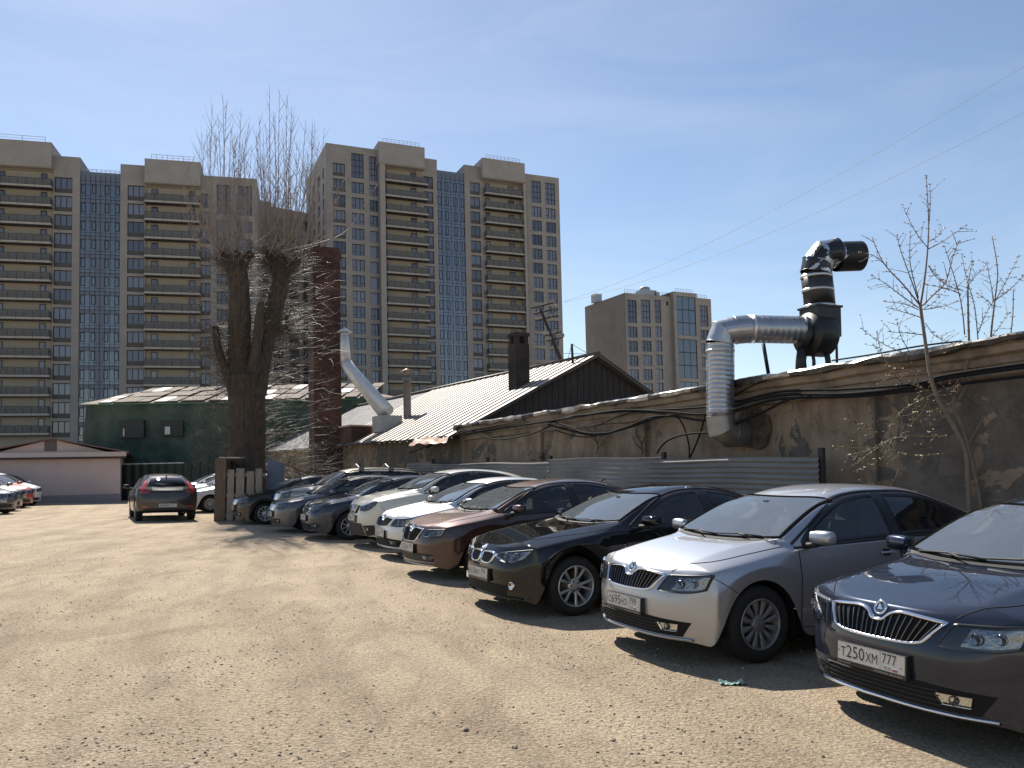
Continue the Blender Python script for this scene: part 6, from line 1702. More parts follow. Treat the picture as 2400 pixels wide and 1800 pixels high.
def wire(p, q, sag, r, n=24):
    return [p.lerp(q, i / n) - Vector((0, 0, sag * 4 * (i / n) * (1 - i / n))) for i in range(n + 1)]
M_WIRE = mat('wire', (.20, .21, .24), rough=.6)
for (x0, y0, x1, y1, lab) in ((1322, 706, 2440, 131, 'upper of the two overhead wires crossing the sky at the right'), (1322, 708, 2440, 243, 'lower of the two overhead wires crossing the sky at the right')):
    m = MB(); wp0, wp1 = at(x0, y0, 70), at(x1, y1, 30); wl = wire(wp0, wp1, 1.0, .02); we = wl[-1] + (wl[-1] - wl[-2]) * 14; m.tube(wl + [we], [.016 - .008 * i / 24 for i in range(25)] + [.008], 5); tag(m.build('overhead_wire', M_WIRE), lab, 'wire', 'overhead wires')
P1 = thing('mast', 'short thin mast with stay wires on the shed ridge', 'mast')
m = MB(); p0, p1 = at(1343, 860, 26.5), at(1340, 806, 26.5); m.tube([p0, p1], .045, 6); m.build('post', M_POLE, P1)
m = MB(); m.tube([p1, at(1376, 828, 26.6)], .008, 4); m.tube([p1, at(1330, 845, 26.6)], .008, 4);  m.tube([at(1322, 828, 26.6), at(1376, 830, 26.6)], .008, 4); m.build('stay_wire', M_POLE, P1)

# ================================================================== POPLAR
rt = random.Random(11)
M_BARK = mat('poplar_bark', (.072, .056, .042), rough=.95, var=.5, vscale=5, stretch=(2.2, 2.2, .5), bump=.09, bscale=7)
M_TWIG = mat('twig', (.14, .118, .092), rough=.5, spec=.2, var=.35, vscale=.6)
M_TWIGD = mat('dark_twig', (.085, .062, .052), rough=.6, spec=.4)
Yt = 27.3
TR = thing('poplar_tree', 'massive pollarded bare poplar with upright whips, inside the wooden pallets', 'tree', (at(579, 1100, Yt).x, Yt, 0))
T0 = TR.location.copy()
def tp(px, py, dy=0.0): return at(px, py, Yt + dy) - T0
m = MB()
def limb(pts, rads, n=12, sub=5):
    P3 = catmull(pts, sub); rr = []
    for i in range(len(P3)):
        t = i / (len(P3) - 1) * (len(rads) - 1); j = min(int(t), len(rads) - 2); q = rads[j] + (rads[j+1] - rads[j]) * (t - j)
        rr.append(q * (1 + .10 * noise.noise(Vector((i * .7, rads[0] * 9, 2)))))
    m.tube(P3, rr, n)
    return P3, rr
px1 = Yt / 1920
L0 = limb([Vector((0, 0, -.3)), tp(580, 1110), tp(578, 1020), tp(578, 940), tp(580, 880)], [47*px1, 42*px1, 40*px1, 41*px1, 44*px1], 18)
L1 = limb([tp(570, 930), tp(562, 850), tp(560, 780, -.2), tp(560, 700, -.3), tp(556, 640, -.3), tp(552, 606, -.3)], [34*px1, 29*px1, 27*px1, 24*px1, 22*px1, 20*px1], 14)
L2 = limb([tp(592, 920, .1), tp(605, 860), tp(622, 790, .2), tp(643, 720, .3), tp(658, 650, .3), tp(662, 612, .3)], [32*px1, 27*px1, 24*px1, 22*px1, 21*px1, 19*px1], 14)
L3 = limb([tp(596, 880, -.3), tp(606, 760, -.5), tp(612, 710, -.5)], [14*px1, 10*px1, 6*px1], 10)
L4 = limb([tp(556, 940, -.2), tp(530, 870, -.3), tp(512, 820, -.5), tp(505, 765, -.5)], [16*px1, 11*px1, 9*px1, 7*px1], 10)
L5 = limb([tp(556, 660, -.2), tp(538, 625, -.3), tp(528, 600, -.4)], [16*px1, 12*px1, 9*px1], 9)
L6 = limb([tp(655, 660, .2), tp(680, 625, .3), tp(693, 607, .3)], [16*px1, 12*px1, 9*px1], 9)
L7 = limb([tp(625, 800, .4), tp(655, 780, .5), tp(668, 770, .8), tp(670, 740, .9)], [9*px1, 6*px1, 5*px1, 3*px1], 8)
L8 = limb([tp(560, 640, -.2), tp(572, 612, -.2), tp(590, 596, -.2)], [16*px1, 12*px1, 9*px1], 9)
L9 = limb([tp(650, 640, .2), tp(636, 612, .2), tp(633, 596, .1)], [15*px1, 12*px1, 9*px1], 9)
for L_ in (L1, L2, L5, L6, L8, L9):      # swollen pollard knuckles
    e = L_[0][-1]; r = L_[1][-1]
    for k in range(5):
        o = Vector((rt.uniform(-1, 1), rt.uniform(-1, 1), rt.uniform(-.6, .8))) * r * .8
        m.tube([e + o - Vector((0, 0, r * .8)), e + o, e + o + Vector((0, 0, r * .6))], [r * .5, r * .72, r * .25], 8)
for i in range(len(m.v)):                 # ridged bark
    v = Vector(m.v[i]); n_ = noise.noise(Vector((v.x * 3.5, v.y * 3.5, v.z * .8))) * .045; m.v[i] = (v.x + n_, v.y + n_ * .6, v.z)
m.build('trunk', M_BARK, TR)
def whip(mb, p, d, L_, r, seg=7, curl=.0, up=.0, jit=.03, n=3):
    pts = [p.copy()]; dd = d.normalized()
    for k in range(seg):
        dd = (dd + Vector((rt.gauss(0, jit), rt.gauss(0, jit), rt.gauss(0, jit) + up))).normalized(); pts.append(pts[-1] + dd * (L_ / seg))
    mb.tube(pts, [r * (1 - .85 * k / seg) for k in range(seg + 1)], n, cap=False, smooth=False); return pts
# tall upright whips above the cuts
mw = MB()
tops = [(478, 330), (498, 245), (522, 222), (532, 232), (542, 300), (556, 310), (566, 255), (583, 290), (600, 305), (607, 272), (622, 290), (632, 200), (655, 212), (645, 268), (673, 222), (684, 248), (688, 270), (703, 330), (717, 278), (732, 277), (738, 284), (760, 300), (490, 300), (512, 280), (590, 340), (612, 350), (640, 260), (662, 300), (695, 330), (710, 350), (724, 340), (748, 330)]
for i in range(70): tops.append((rt.gauss(610, 85), rt.uniform(300, 480)))
for (x, y) in tops:
    side_ = L1 if x < 600 else L2
    base = rt.choice([side_[0][-1], (L5 if x < 545 else L8)[0][-1] if x < 600 else (L6 if x > 690 else L9)[0][-1]]) + Vector((rt.gauss(0, .22), rt.gauss(0, .35), rt.uniform(-.3, .35)))
    top = tp(x, y, rt.uniform(-1.2, 1.4)); mid1 = base.lerp(top, .22) + Vector(((top.x - base.x) * .38, rt.gauss(0, .1), -.1)); mid2 = base.lerp(top, .6) + Vector(((top.x - base.x) * .22, 0, 0))
    P3 = catmull([base, mid1, mid2, top], 5); Lw = (top - base).length
    r = .008 + Lw * .0029
    mw.tube(P3, [r * (1 - .82 * k / (len(P3) - 1)) for k in range(len(P3))], 4, cap=False, smooth=False)
    for k in range(3, len(P3) - 2):       # side shoots that turn up
        for s in range(rt.choice((1, 2, 2, 3))):
            a = rt.uniform(0, 6.28); dd = Vector((math.cos(a) * .75, math.sin(a) * .75, .9))
            whip(mw, P3[k].lerp(P3[k+1], rt.random()), dd, rt.uniform(.3, 1.3) * (1 - .4 * k / len(P3)), .0075, 4, up=.16, jit=.05)
mw.build('upright_whips', mat('whip_bark', (.24, .20, .175), rough=.5, spec=.4), TR)
# dense epicormic shoots round the stem and limbs
ms_ = MB(); md_ = MB()
for (LP, cnt, lmax) in ((L0, 380, 1.4), (L1, 420, 1.0), (L2, 440, 1.1), (L4, 330, 1.1), (L7, 280, 1.3), (L5, 190, .9), (L6, 200, .9), (L8, 150, .9), (L9, 150, .9)):
    P3, rr = LP
    for k in range(cnt):
        j = rt.randrange(1 if LP is not L0 else 5, len(P3) - 1); a = rt.uniform(0, 6.28); out = Vector((math.cos(a), math.sin(a), 0))
        p = P3[j].lerp(P3[j+1], rt.random()) + out * rr[j] * .9
        d = out + Vector((0, 0, rt.uniform(-.25, .75)))
        L_ = lmax * rt.uniform(.3, 1) ** 1.2; mb_ = ms_ if rt.random() < .6 else md_
        pts = whip(mb_, p, d, L_, .0070, 5, up=.05, jit=.12)
        for q in range(rt.choice((1, 2, 3))):
            t = rt.randrange(1, 5); whip(mb_, pts[t], d + Vector((rt.gauss(0, .6), rt.gauss(0, .6), rt.gauss(0, .5))), L_ * .45, .0045, 3, jit=.15)
# bushy side growth filling the space beside the trunk
for k in range(1700):
    side = rt.choice((-1, -1, 1, 1)); x = (rt.uniform(440, 560) if side < 0 else rt.uniform(615, 790)); y = rt.uniform(520, 1090) if side < 0 else rt.uniform(600, 1080)
    p = tp(x, y, rt.uniform(-1.0, 2.2)); d = Vector((side * rt.uniform(.1, 1), rt.gauss(0, .4), rt.gauss(.3, .6)))
    whip(ms_ if rt.random() < .6 else md_, p - d * .5, d, rt.uniform(.3, 1.1), .0055, 5, jit=.16)
ms_.build('pale_shoots', M_TWIG, TR); md_.build('dark_shoots', M_TWIGD, TR)

# ================================================================== WOODEN ENCLOSURE
M_PAL = mat('weathered_pallet', (.24, .21, .175), rough=.9, var=.3, vscale=6, stretch=(4, 4, .8), bump=.01, bscale=20)
M_BRN = mat('brown_plank', (.115, .085, .06), rough=.9, var=.3, vscale=4, stretch=(5, 5, .6))
Ye = 25.6
EN = thing('pallet_enclosure', 'worn wooden pallets and boards fencing in the foot of the bare poplar', 'enclosure', (at(560, 1100, Ye).x, Ye, 0))
ex0 = at(505, 1100, Ye).x - EN.location.x; ex1 = at(655, 1100, Ye).x - EN.location.x
m = MB(); bw = .34; m.box(ex0, ex0 + bw, -.05, .05, 0, 1.95); m.build('post', M_BRN, EN)
m = MB(); m.box(ex0, ex0 + .06, .055, 1.5, 0, 1.9); m.build('side_panel', M_BRN, EN)
xs_b = []
x = ex0 + bw + .05; k = 0
while x < ex1 - .52:
    wb_ = (.20, .25, .22, .20)[k % 4]; hb_ = 1.58 + .05 * math.sin(k * 2.3); m = MB(); m.box(0, wb_, -.02, .02, 0, hb_)
    o = m.build('board', M_PAL, EN); o.location = (x, -.03, .02); o.rotation_euler = (0, R(rt.uniform(-1.2, 1.2)), 0); x += wb_ + .075; k += 1
for zz in (.12, .75, 1.38): m = MB(); m.box(ex0 + bw, x, .0, .06, zz, zz + .11); m.build('rail', M_PAL, EN)
m = MB(); m.box(ex0 + .1, ex0 + .75, -.02, .5, 1.955, 1.99); m.build('cap_board', mat('pale_board', (.42, .38, .32), rough=.8, var=.2), EN)
c = at(637, 1100, 25.9); SHT = thing('metal_sheet', 'blue-grey metal sheet standing against the right end of the pallets', 'sheet', (c.x, 26.1, 0), (R(-3), R(2), R(6)))
m = MB(); vs = []
for i in range(9):
    for j in range(9): x_ = -.27 + .54 * i / 8; z_ = 1.95 * j / 8 - (.16 * i / 8 if j == 8 else 0); vs.append((x_, noise.noise(Vector((x_ * 3, z_ * 1.5, 7))) * .04, z_))
m.add(vs, [(i*9+j, (i+1)*9+j, (i+1)*9+j+1, i*9+j+1) for i in range(8) for j in range(8)], 0, True); m.add([(v[0], v[1] + .012, v[2]) for v in vs], [(i*9+j+1, (i+1)*9+j+1, (i+1)*9+j, i*9+j) for i in range(8) for j in range(8)], 0, True)
m.build('sheet', mat('blue_grey_sheet', (.115, .13, .17), rough=.6, var=.25, vscale=3), SHT)
# brush pile between the sheet and the chimney
m = MB(); rb = random.Random(21)
for k in range(150):
    p = at(rb.uniform(655, 775), rb.uniform(1085, 1150), rb.uniform(28.5, 31)); a = rb.uniform(-.7, 1.2); d = Vector((math.cos(a), rb.gauss(0, .4), math.sin(a) * rb.choice((-1, 1)))); L_ = rb.uniform(.5, 1.9)
    q = p + d * L_ * .5 + Vector((0, 0, rb.gauss(0, .12))); e = p + d * L_; q.z = max(q.z, .03); e.z = max(e.z, .03)
    m.tube([p, q, e], [.03 if k % 7 == 0 else .014, .02 if k % 7 == 0 else .010, .006], 4, smooth=False, mi=0 if k % 3 else 1)
o = m.build('brush_pile', [M_TWIG, M_TWIGD]); o['kind'] = 'stuff'; o['label'] = 'tangle of cut bare branches heaped beside the pallets'

# ================================================================== YOUNG TREES by the wall
ry_ = random.Random(31)
M_YB = mat('young_bark', (.19, .15, .115), rough=.7, var=.25, vscale=9); M_YT = mat('young_twig', (.13, .085, .07), rough=.6)
M_BUD = mat('bud_pink', (.36, .22, .15), rough=.6); M_LEAF = mat('new_leaf', (.27, .255, .085), rough=.6, var=.3, vscale=6)
Yy = 10.25
def cross(mb, p, s, mi):
    """a bursting bud: a few small leaf blades"""
    for k in range(4):
        a = ry_.uniform(0, 6.28); t = ry_.uniform(.2, 1.2); u = Vector((math.cos(a) * math.cos(t), math.sin(a) * math.cos(t), math.sin(t))) * s; v = u.orthogonal().normalized() * s * .38
        mb.add([p, p + u * .5 + v, p + u * 1.05, p + u * .5 - v], [(0, 1, 2, 3)], mi)
def young(label, stems, twigs, buds_low=True, group='young trees at the wall', base=None):
    T = thing('young_tree', label, 'tree', base, group=group); O = Vector(base)
    mt = MB(); mt2 = MB(); mbud = MB()
    def branch(P3, r0, r1, lvl, thick):
        n = len(P3); (mt if thick else mt2).tube(P3, [r0 + (r1 - r0) * i / (n - 1) for i in range(n)], 6 if thick else 4)
    def budline(P3, sp, f0=.15):
        d = 0; nxt = sp; 
        for i in range(len(P3) - 1):
            a, b = P3[i], P3[i+1]; L_ = (b - a).length; t = nxt - d
            while t < L_:
                q = a.lerp(b, t / L_)
                if i / len(P3) > f0:
                    low = (q + O).z < 2.55
                    for s in (-1, 1): cross(mbud, q + Vector((s * .012, ry_.gauss(0, .008), .004)), ry_.uniform(.016, .027) * (1.25 if low else 1), 1 if low or ry_.random() < .25 else 0)
                t += sp; nxt += sp
            d += L_
        cross(mbud, P3[-1], .03, 0)
    for (pts, r0, r1, Yo) in stems:
        P3 = catmull([at(x, y, Yy + Yo) - O for x, y in pts], 6); branch(P3, r0, r1, 0, True); budline(P3, .11, .55)
    for (pts, r0, Yo) in twigs:
        dy = ry_.uniform(-.35, .25); r0 *= 1.35; P3 = catmull([at(x, y, Yy + Yo + dy * i / max(1, len(pts) - 1)) - O for i, (x, y) in enumerate(pts)], 5); branch(P3, r0, r0 * .3, 1, False); budline(P3, .085)
        for k in range(2, len(P3) - 1):
            if ry_.random() < .45:
                s = ry_.choice((-1, 1)); d = (P3[k+1] - P3[k-1]).normalized(); side = Vector((d.z, ry_.gauss(0, .5), -d.x)) * s; e = P3[k] + (d * .7 + side * .8).normalized() * ry_.uniform(.06, .22)
                Q = [P3[k], P3[k].lerp(e, .5) + Vector((0, 0, .006)), e]; mt2.tube(Q, [r0 * .45, r0 * .35, r0 * .2], 4); cross(mbud, e, .022, 0); cross(mbud, Q[1], .016, 1)
    mt.build('trunk', M_YB, T); mt2.build('branches', M_YT, T); mbud.build('buds', [M_BUD, M_LEAF], T)
def Z(pts): return [(1800 + x / 2.2117, 400 + y / 2.2117) for x, y in pts]
b1 = at(2270, 1100, Yy); b1 = (b1.x, Yy, 0)
young('tallest slender young tree with budding twigs, left of the pair in front of the wall', [
    ([(2284, 1560), (2276, 1300), *Z([(1038, 1650), (1022, 1450), (945, 1290), (880, 1180), (840, 1050), (820, 920), (792, 720), (790, 690)])], .034, .017, 0),
    (Z([(790, 700), (812, 560), (828, 400), (832, 250), (820, 30)]), .014, .004, 0)],
    [(Z(p), r, 0) for p, r in (
    ([(828, 400), (760, 310), (697, 180)], .006), ([(832, 405), (900, 370), (1022, 288)], .006), ([(826, 372), (880, 340), (912, 300)], .004), ([(834, 280), (842, 150), (838, 75)], .005),
    ([(790, 700), (700, 590), (600, 480), (543, 355)], .009), ([(785, 690), (740, 560), (690, 420), (670, 340)], .007), ([(780, 660), (740, 500), (735, 400), (740, 320)], .006), ([(600, 480), (545, 440), (472, 425)], .005), ([(780, 710), (680, 640), (610, 585), (535, 545)], .006),
    ([(780, 720), (700, 690), (608, 680)], .005), ([(790, 760), (710, 735), (622, 712)], .005), ([(800, 700), (860, 640), (920, 580), (960, 440), (990, 370)], .008), ([(800, 720), (850, 690), (885, 660)], .004), ([(810, 720), (900, 705), (980, 680)], .005),
    ([(830, 490), (880, 560), (940, 600)], .005), ([(800, 850), (720, 842), (628, 836)], .005), ([(815, 790), (860, 850), (910, 880), (980, 905)], .005), ([(735, 945), (690, 860), (668, 775)], .005), ([(700, 1110), (600, 980), (565, 840)], .006), ([(740, 960), (600, 900), (482, 820)], .005), ([(600, 960), (575, 940), (545, 905)], .003),
    ([(840, 1075), (770, 1040), (690, 1055), (600, 1010)], .005), ([(880, 1180), (800, 1130), (700, 1090), (610, 1060)], .005))], base=b1)
b2 = (at(2300, 1100, Yy).x + .25, Yy + .15, 0)
young('forked young tree with several upright budding stems, at the right edge by the wall', [
    ([(2330, 1560), (2300, 1200), *Z([(1030, 1400), (960, 1200), (1010, 1100), (1040, 930), (1038, 760), (1035, 600)])], .026, .010, .12),
    (Z([(1030, 1420), (1090, 1330), (1150, 1190), (1205, 1030), (1248, 900), (1268, 760), (1272, 620)]), .013, .005, .1), (Z([(985, 1190), (1080, 1020), (1140, 950), (1165, 760), (1175, 680), (1190, 520), (1162, 340)]), .018, .004, .1)],
    [(Z(p), r, .12) for p, r in (
    ([(1020, 850), (1000, 680), (950, 500), (915, 395)], .007), ([(1090, 890), (1070, 700), (1030, 560), (1005, 440)], .006), ([(1035, 600), (1080, 540), (1125, 500)], .005), ([(1035, 600), (1050, 520), (1060, 475)], .004), ([(1010, 620), (940, 600), (880, 545), (840, 500)], .005), ([(1000, 640), (920, 610), (810, 590)], .005),
    ([(1090, 840), (1130, 740), (1170, 680)], .006), ([(1172, 680), (1150, 560), (1135, 480)], .005), ([(1175, 680), (1240, 560), (1300, 445)], .006), ([(1180, 670), (1260, 610), (1325, 545)], .006), ([(1165, 700), (1120, 660), (1085, 640)], .004), ([(1130, 900), (1190, 820), (1250, 740)], .005), ([(1030, 960), (1110, 940), (1200, 960), (1290, 965)], .005),
    ([(960, 1200), (880, 1240), (840, 1250)], .006), ([(1010, 1330), (900, 1380), (700, 1380), (580, 1430), (440, 1530)], .008), ([(700, 1380), (620, 1400), (520, 1450), (400, 1480)], .006), ([(600, 1400), (520, 1330), (385, 1290)], .005), ([(560, 1440), (450, 1440), (340, 1430)], .005), ([(900, 1390), (820, 1350), (760, 1300)], .005),
    ([(980, 1490), (900, 1470), (780, 1480), (640, 1460)], .005), ([(960, 1190), (930, 1140), (960, 1110)], .006), ([(985, 1180), (960, 1140), (980, 1120)], .005), ([(835, 1180), (800, 1250), (740, 1320), (700, 1400)], .006), ([(770, 1060), (790, 1180), (740, 1290)], .005), ([(640, 1400), (580, 1500), (450, 1560)], .005), ([(1130, 1310), (1190, 1315), (1220, 1325)], .004), ([(900, 1140), (700, 1240), (640, 1330)], .004))], base=b2)
# bare climbing stems on the wall left of the duct
for (pts_list, lab) in (([[(1398, 1064), (1400, 1040), (1385, 1015), (1370, 1000)], [(1400, 1045), (1395, 1010), (1390, 985)], [(1402, 1050), (1420, 1030), (1435, 1012)], [(1400, 1040), (1410, 1015), (1413, 990)]], 'small bare shrub against the wall left of the looping cables'), ([[(1505, 1066), (1502, 1040), (1490, 1010), (1495, 985)], [(1503, 1042), (1512, 1015), (1500, 990)], [(1500, 1050), (1485, 1035), (1490, 1020)]], 'thin bare stems climbing the wall beside the steel duct')):
    m = MB()
    for pl in pts_list:
        P3 = catmull([MW @ Vector((wpt(x, y, .12).x, -.12, wpt(x, y, .12).z)) for x, y in pl], 5); m.tube(P3, [.014 * (1 - .8 * i / (len(P3) - 1)) for i in range(len(P3))], 4)
        for k in range(3, len(P3)):
            a = ry_.uniform(-1.3, 1.3); e = P3[k] + Vector((math.sin(a) * .22, 0, math.cos(a) * .22)); m.tube([P3[k], e], [.004, .002], 3)
    tag(m.build('bare_shrub', M_YT), lab, 'shrub')

# crumpled green wrapper on the dirt
wp_ = at(1718, 1594, 6.2); wp_.z = 0; rw_ = random.Random(2); m = MB(); vs = []
for i in range(12):
    for j in range(6):
        vs.append((wp_.x - .10 + .018 * i, 6.22 - .04 + .016 * j + rw_.gauss(0, .003), .006 + abs(noise.noise(Vector((i * .55, j * .9, 3)))) * .05))
m.add(vs, [(i*6+j, (i+1)*6+j, (i+1)*6+j+1, i*6+j+1) for i in range(11) for j in range(5)]); tag(m.build('plastic_wrapper', mat('green_film', (.28, .42, .36), rough=.25)), 'crumpled pale green plastic scrap on the dirt at the shadow edge', 'litter')

# ================================================================== CARS
PT = dict(
  graphite=paint('paint_graphite', (.019, .025, .044), .45, .28, .04, (.16, .145, .13)), silver=paint('paint_silver', (.40, .41, .44), .80, .40, .10), black=paint('paint_black', (.005, .005, .0055), .0, .3, .04, (.06, .055, .05)),
  brown=paint('paint_brown', (.060, .034, .030), .8, .42, .08, (.16, .13, .11)), white=paint('paint_white_silver', (.62, .63, .66), .55, .42, .2), cream=paint('paint_cream', (.62, .60, .54), .0, .35, .25),
  blue=paint('paint_dark_blue', (.022, .030, .052), .3, .33, .15, (.14, .125, .11)), grey=paint('paint_grey', (.075, .083, .10), .4, .35, .2), beige=paint('paint_beige', (.33, .30, .25), .6, .35, .3), dusk=paint('paint_dusty_dark', (.018, .017, .019), .0, .4, .25, (.15, .12, .10)),
  volvo=paint('paint_dark_grey_brown', (.03, .028, .027), .3, .35, .30, (.15, .13, .11)), purewhite=paint('paint_pure_white', (.70, .71, .72), .0, .35, .15), red=paint('paint_red', (.42, .03, .022), .1, .35, .2), green=paint('paint_grey_green', (.17, .20, .19), .5, .35, .3))
def rear_hatch(C):
    for s in (-1, 1):
        m = MB(); C.patch(m, C.RF, smooth_poly([(s*.57, 1.28), (s*.60, 1.14), (s*.63, 1.04), (s*.66, .98)]), smooth_poly([(s*.63, 1.24), (s*.69, 1.12), (s*.77, 1.0), (s*.80, .90)]), 16, 5, .012, .012); t_ = m.build('tail_light', M_RED, C.root, C.MO)
        m = MB(); C.patch(m, C.RF, [(s*.50, .975), (s*.79, .955)], [(s*.52, .88), (s*.78, .86)], 12, 5, .012, .012); m.build('lower_lens', mat('dim_red_lens', (.22, .03, .025), rough=.2, coat=1), t_, C.MO)
        m = MB(); C.patch(m, C.RF, [(s*.56, .475), (s*.72, .475)], [(s*.56, .445), (s*.72, .445)], 8, 3, .008, .008); m.build('reflector', M_RED, C.root, C.MO)
        m = MB(); C.strip(m, C.RF, [(s*.52, 1.0), (s*.50, .62), (s*.45, .55)], .008, .003, 14); m.build('tailgate_gap', M_GAP, C.root, C.MO)
    m = MB(); C.patch(m, C.RF, [(-.46, 1.06), (0, 1.05), (.46, 1.06)], [(-.42, .92), (0, .90), (.42, .92)], 18, 6, .006, .006); m.build('tailgate_panel', M_BLK, C.root, C.MO)
    m = MB(); C.patch(m, C.RF, [(-.70, .40), (0, .40), (.70, .40)], [(-.62, .26), (0, .25), (.62, .26)], 24, 6, .008, .008); m.build('rear_skirt', M_BLKM, C.root, C.MO)
    m = MB(); C.strip(m, C.RF, [(-.34, .60), (.34, .60)], .014, .012, 16); m.build('tailgate_trim', mat('dull_chrome', (.3, .3, .31), rough=.3, metal=.9), C.root, C.MO)
    number_plate(C, 'B633BT', '77', .50, 0, rear=True, simple=True)
    m = MB(); p = C.proj(C.TF, C.L - .75, 0, 0); m.tube([p, p + Vector((.05, 0, .05)), p + Vector((.12, 0, .065))], [.022, .015, .006], 6); m.build('roof_antenna', C.pm, C.root, C.MO)
    m = MB(); p = C.proj(C.RF, 0, 1.09, -.02); m.tube([p, C.proj(C.RF, -.10, 1.14, .012), C.proj(C.RF, -.34, 1.16, .012)], .011, 5); m.build('rear_wiper', M_BLKM, C.root, C.MO)
    for s in (-1, 1):
        m = MB(); q0 = C.MO @ Vector((C.L - .14, s * .50, .27)); m.tube([q0, q0 + Vector((.10, 0, 0))], .04, 12, cap=False); m.build('exhaust_tip', M_CHR, C.root)
def roof_bars(C):
    for s in (-1, 1):
        P3 = [C.proj(C.TF, x, s * .60, h) for x, h in ((1.95, -.01), (2.08, .06), (2.7, .07), (3.4, .07), (3.95, .06), (4.1, -.01))]; m = MB(); m.tube(catmull(P3, 4), .018, 6); m.build('roof_rail', M_BLK, C.root, C.MO)
    for x in (2.35, 3.25):
        m = MB(); m.tube([C.proj(C.TF, x, -.66, .09), C.proj(C.TF, x, 0, .10), C.proj(C.TF, x, .66, .09)], .026, 8)
        for s in (-1, 1): c = C.proj(C.TF, x, s * .60, .06); m.box(c.x - .07, c.x + .07, c.y - .05, c.y + .05, c.z - .03, c.z + .07)
        m.build('crossbar', M_GALVD, C.root, C.MO)
def fin(C, x=None, rod=False):
    x = x or C.P['header'][1] + 1.45; p = C.proj(C.TF, x, 0, -.005); m = MB()
    if rod: m.tube([p, p + Vector((.11, 0, .26))], [.008, .003], 5)
    else: m.tube([p, p + Vector((.08, 0, .04)), p + Vector((.15, 0, .055)), p + Vector((.15, 0, 0))], [.02, .014, .006, .003], 6)
    m.build('roof_antenna', M_BLKM if rod else C.pm, C.root, C.MO)
FT = [('(495) 510-20-98', -.255, .10), ('АВТОПРОФИ  АВТОПАРКА', .03, .215)]
def park(label, kind, px, Y, phi, paint_, front, lod='near', group='cars parked nose-out along the fence', extra=None, z0=1100, **kw):
    """nose centre over the ground point seen at px / depth Y; phi = heading, degrees left of straight at the viewer"""
    P = shape(kind, paint=PT[paint_], front=front, **kw)
    nx_, ny_ = (px - PCX) / F_PX * Y, Y
    f = Vector((-math.sin(R(phi)), -math.cos(R(phi)), 0)); c = Vector((nx_, ny_, 0)) - f * P['L'] / 2
    rz = math.atan2(f.y, f.x) - math.pi
    root = thing('parked_car', label, 'car', c, (0, 0, rz), group)
    C = build_car(P, root, lod)
    if extra: extra(C)
    return root
park('dark graphite liftback with chrome grille surround and plate T250XM, nearest car at the right edge', 'lift', 2030, 5.10, 67, 'graphite', front_rapid('T250XM', '777', FT), wheel='cover', rimmat=M_RIMD)
park('mid-silver liftback with plate C695HO, second car from the right', 'lift', 1461, 7.26, 64.5, 'silver', front_rapid('C695HO', '799', FT, lip=PT['silver']), wheel='cover', rimmat=M_RIMD, extra=lambda C: fin(C, rod=True))
park('glossy black saloon with twin kidney grille, between the silver liftback and the brown car', 'sedan', 1124, 9.50, 64, 'black', front_kidney('K104HT', '799'), dark=True, trimmat=M_BLK, extra=fin)
park('metallic brown car with a split black grille, just beyond the black saloon', 'estate', 958, 12.4, 64, 'brown', front_octavia('X252EK', '799'), 'mid', wheel='ten', extra=fin)
park('silver-white liftback between the brown car and the cream crossover', 'lift', 893, 15.0, 64, 'white', front_rapid('A252CA', '799', None, lip=PT['white']), 'mid', wheel='cover', extra=lambda C: fin(C, rod=True))
park('cream crossover with a black lower bumper, sixth in the row by the fence', 'cross', 827, 17.2, 64, 'cream', front_cross('P381KX', '777'), 'mid', wheel='ten')
park('dark blue hatchback with long swept headlights, between the cream crossover and the grey car', 'hatch', 714, 19.1, 64, 'blue', front_ceed('O417TM', '777'), 'far')
park('dusty grey liftback parked half in the tree shadow in front of the roof-rack car', 'estate', 637, 21.2, 64, 'grey', front_plain('E551AO', '799', lampz=(.735, .62)), 'far', wheel='ten')
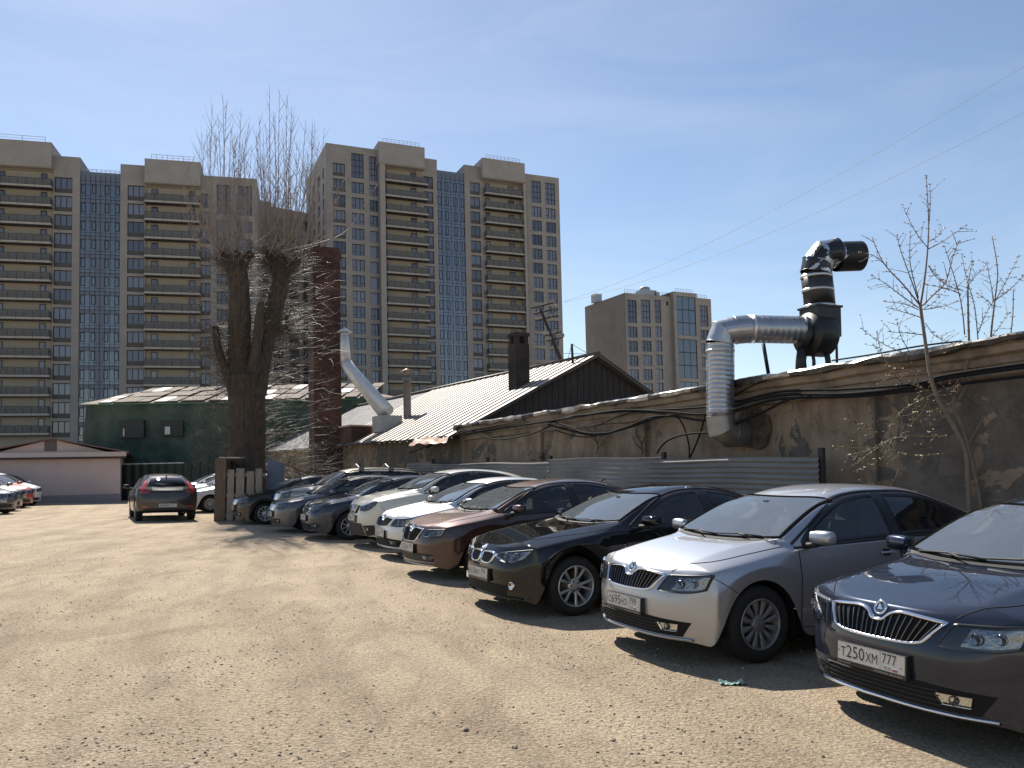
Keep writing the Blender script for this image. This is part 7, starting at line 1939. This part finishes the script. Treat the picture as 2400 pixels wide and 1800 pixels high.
park('tall beige off-roader with roof rails and crossbars, second from the pallets', 'suv', 646, 23.4, 64, 'beige', front_plain('M730XC', '777', lampz=(.95, .80)), 'far', wheel='seven', extra=roof_bars)
park('dark dusty car parked tight against the wooden pallets', 'lift', 549, 24.3, 64, 'dusk', front_plain('H208KO', '777', lampz=(.75, .63)), 'far', wheel='ten', rimmat=mat('bright_rim', (.6, .6, .6), rough=.3, metal=.6))
# hatchback driving away from the viewer's side, seen from behind
P = shape('hatch', paint=PT['volvo'], front=front_plain('B633BT', '77'), rear=rear_hatch, see_rear=True, L=4.33, W=.90, R=.345, Ra=.40, zc=.27, wheel='five', fz=[.28, .46, .64, .74], bz=[.34, .56, .76, .88])
P['rwin'] = ([(-.55, 1.10), (0, 1.09), (.55, 1.10)], [(-.47, 1.33), (0, 1.36), (.47, 1.33)])
f = Vector((-math.sin(R(28)), math.cos(R(28)), 0)); rc = Vector(((397 - 1200) / 1920 * 25.3, 25.3, 0)); c = rc + f * P['L'] / 2
root = thing('parked_car', 'dark grey-brown hatchback seen from behind with tall red tail lights', 'car', c, (0, 0, math.atan2(f.y, f.x) - math.pi), 'cars parked beyond the poplar'); build_car(P, root, 'mid')
for (lab, kind, px, Y, col, lp) in (('white car with a wheel showing, hidden behind the dark hatchback and the pallets', 'lift', 436, 30.9, 'purewhite', (.75, .63)), ('second white car, its windscreen glinting above the nearer white one', 'hatch', 408, 33.6, 'purewhite', (.75, .63)), ('farthest white car beyond the pallets, only its roof showing', 'hatch', 392, 36.3, 'white', (.75, .63))):
    park(lab, kind, px, Y, 62, col, front_plain('A100AA', '77', lampz=lp), 'far', 'cars parked beyond the poplar')
for (lab, kind, px, Y, col) in (('white car farthest in the short row at the left edge', 'hatch', 72, 36.2, 'purewhite'), ('red car in the short row at the left edge', 'hatch', 51, 34.0, 'red'), ('grey-green car beside the red one at the left edge', 'lift', 24, 31.4, 'green'), ('dark car nearest in the left-edge row, mostly out of frame', 'sedan', 4, 29.2, 'grey')):
    park(lab, kind, px, Y, -66, col, front_plain('A100AA', '77'), 'far', 'cars at the left edge')
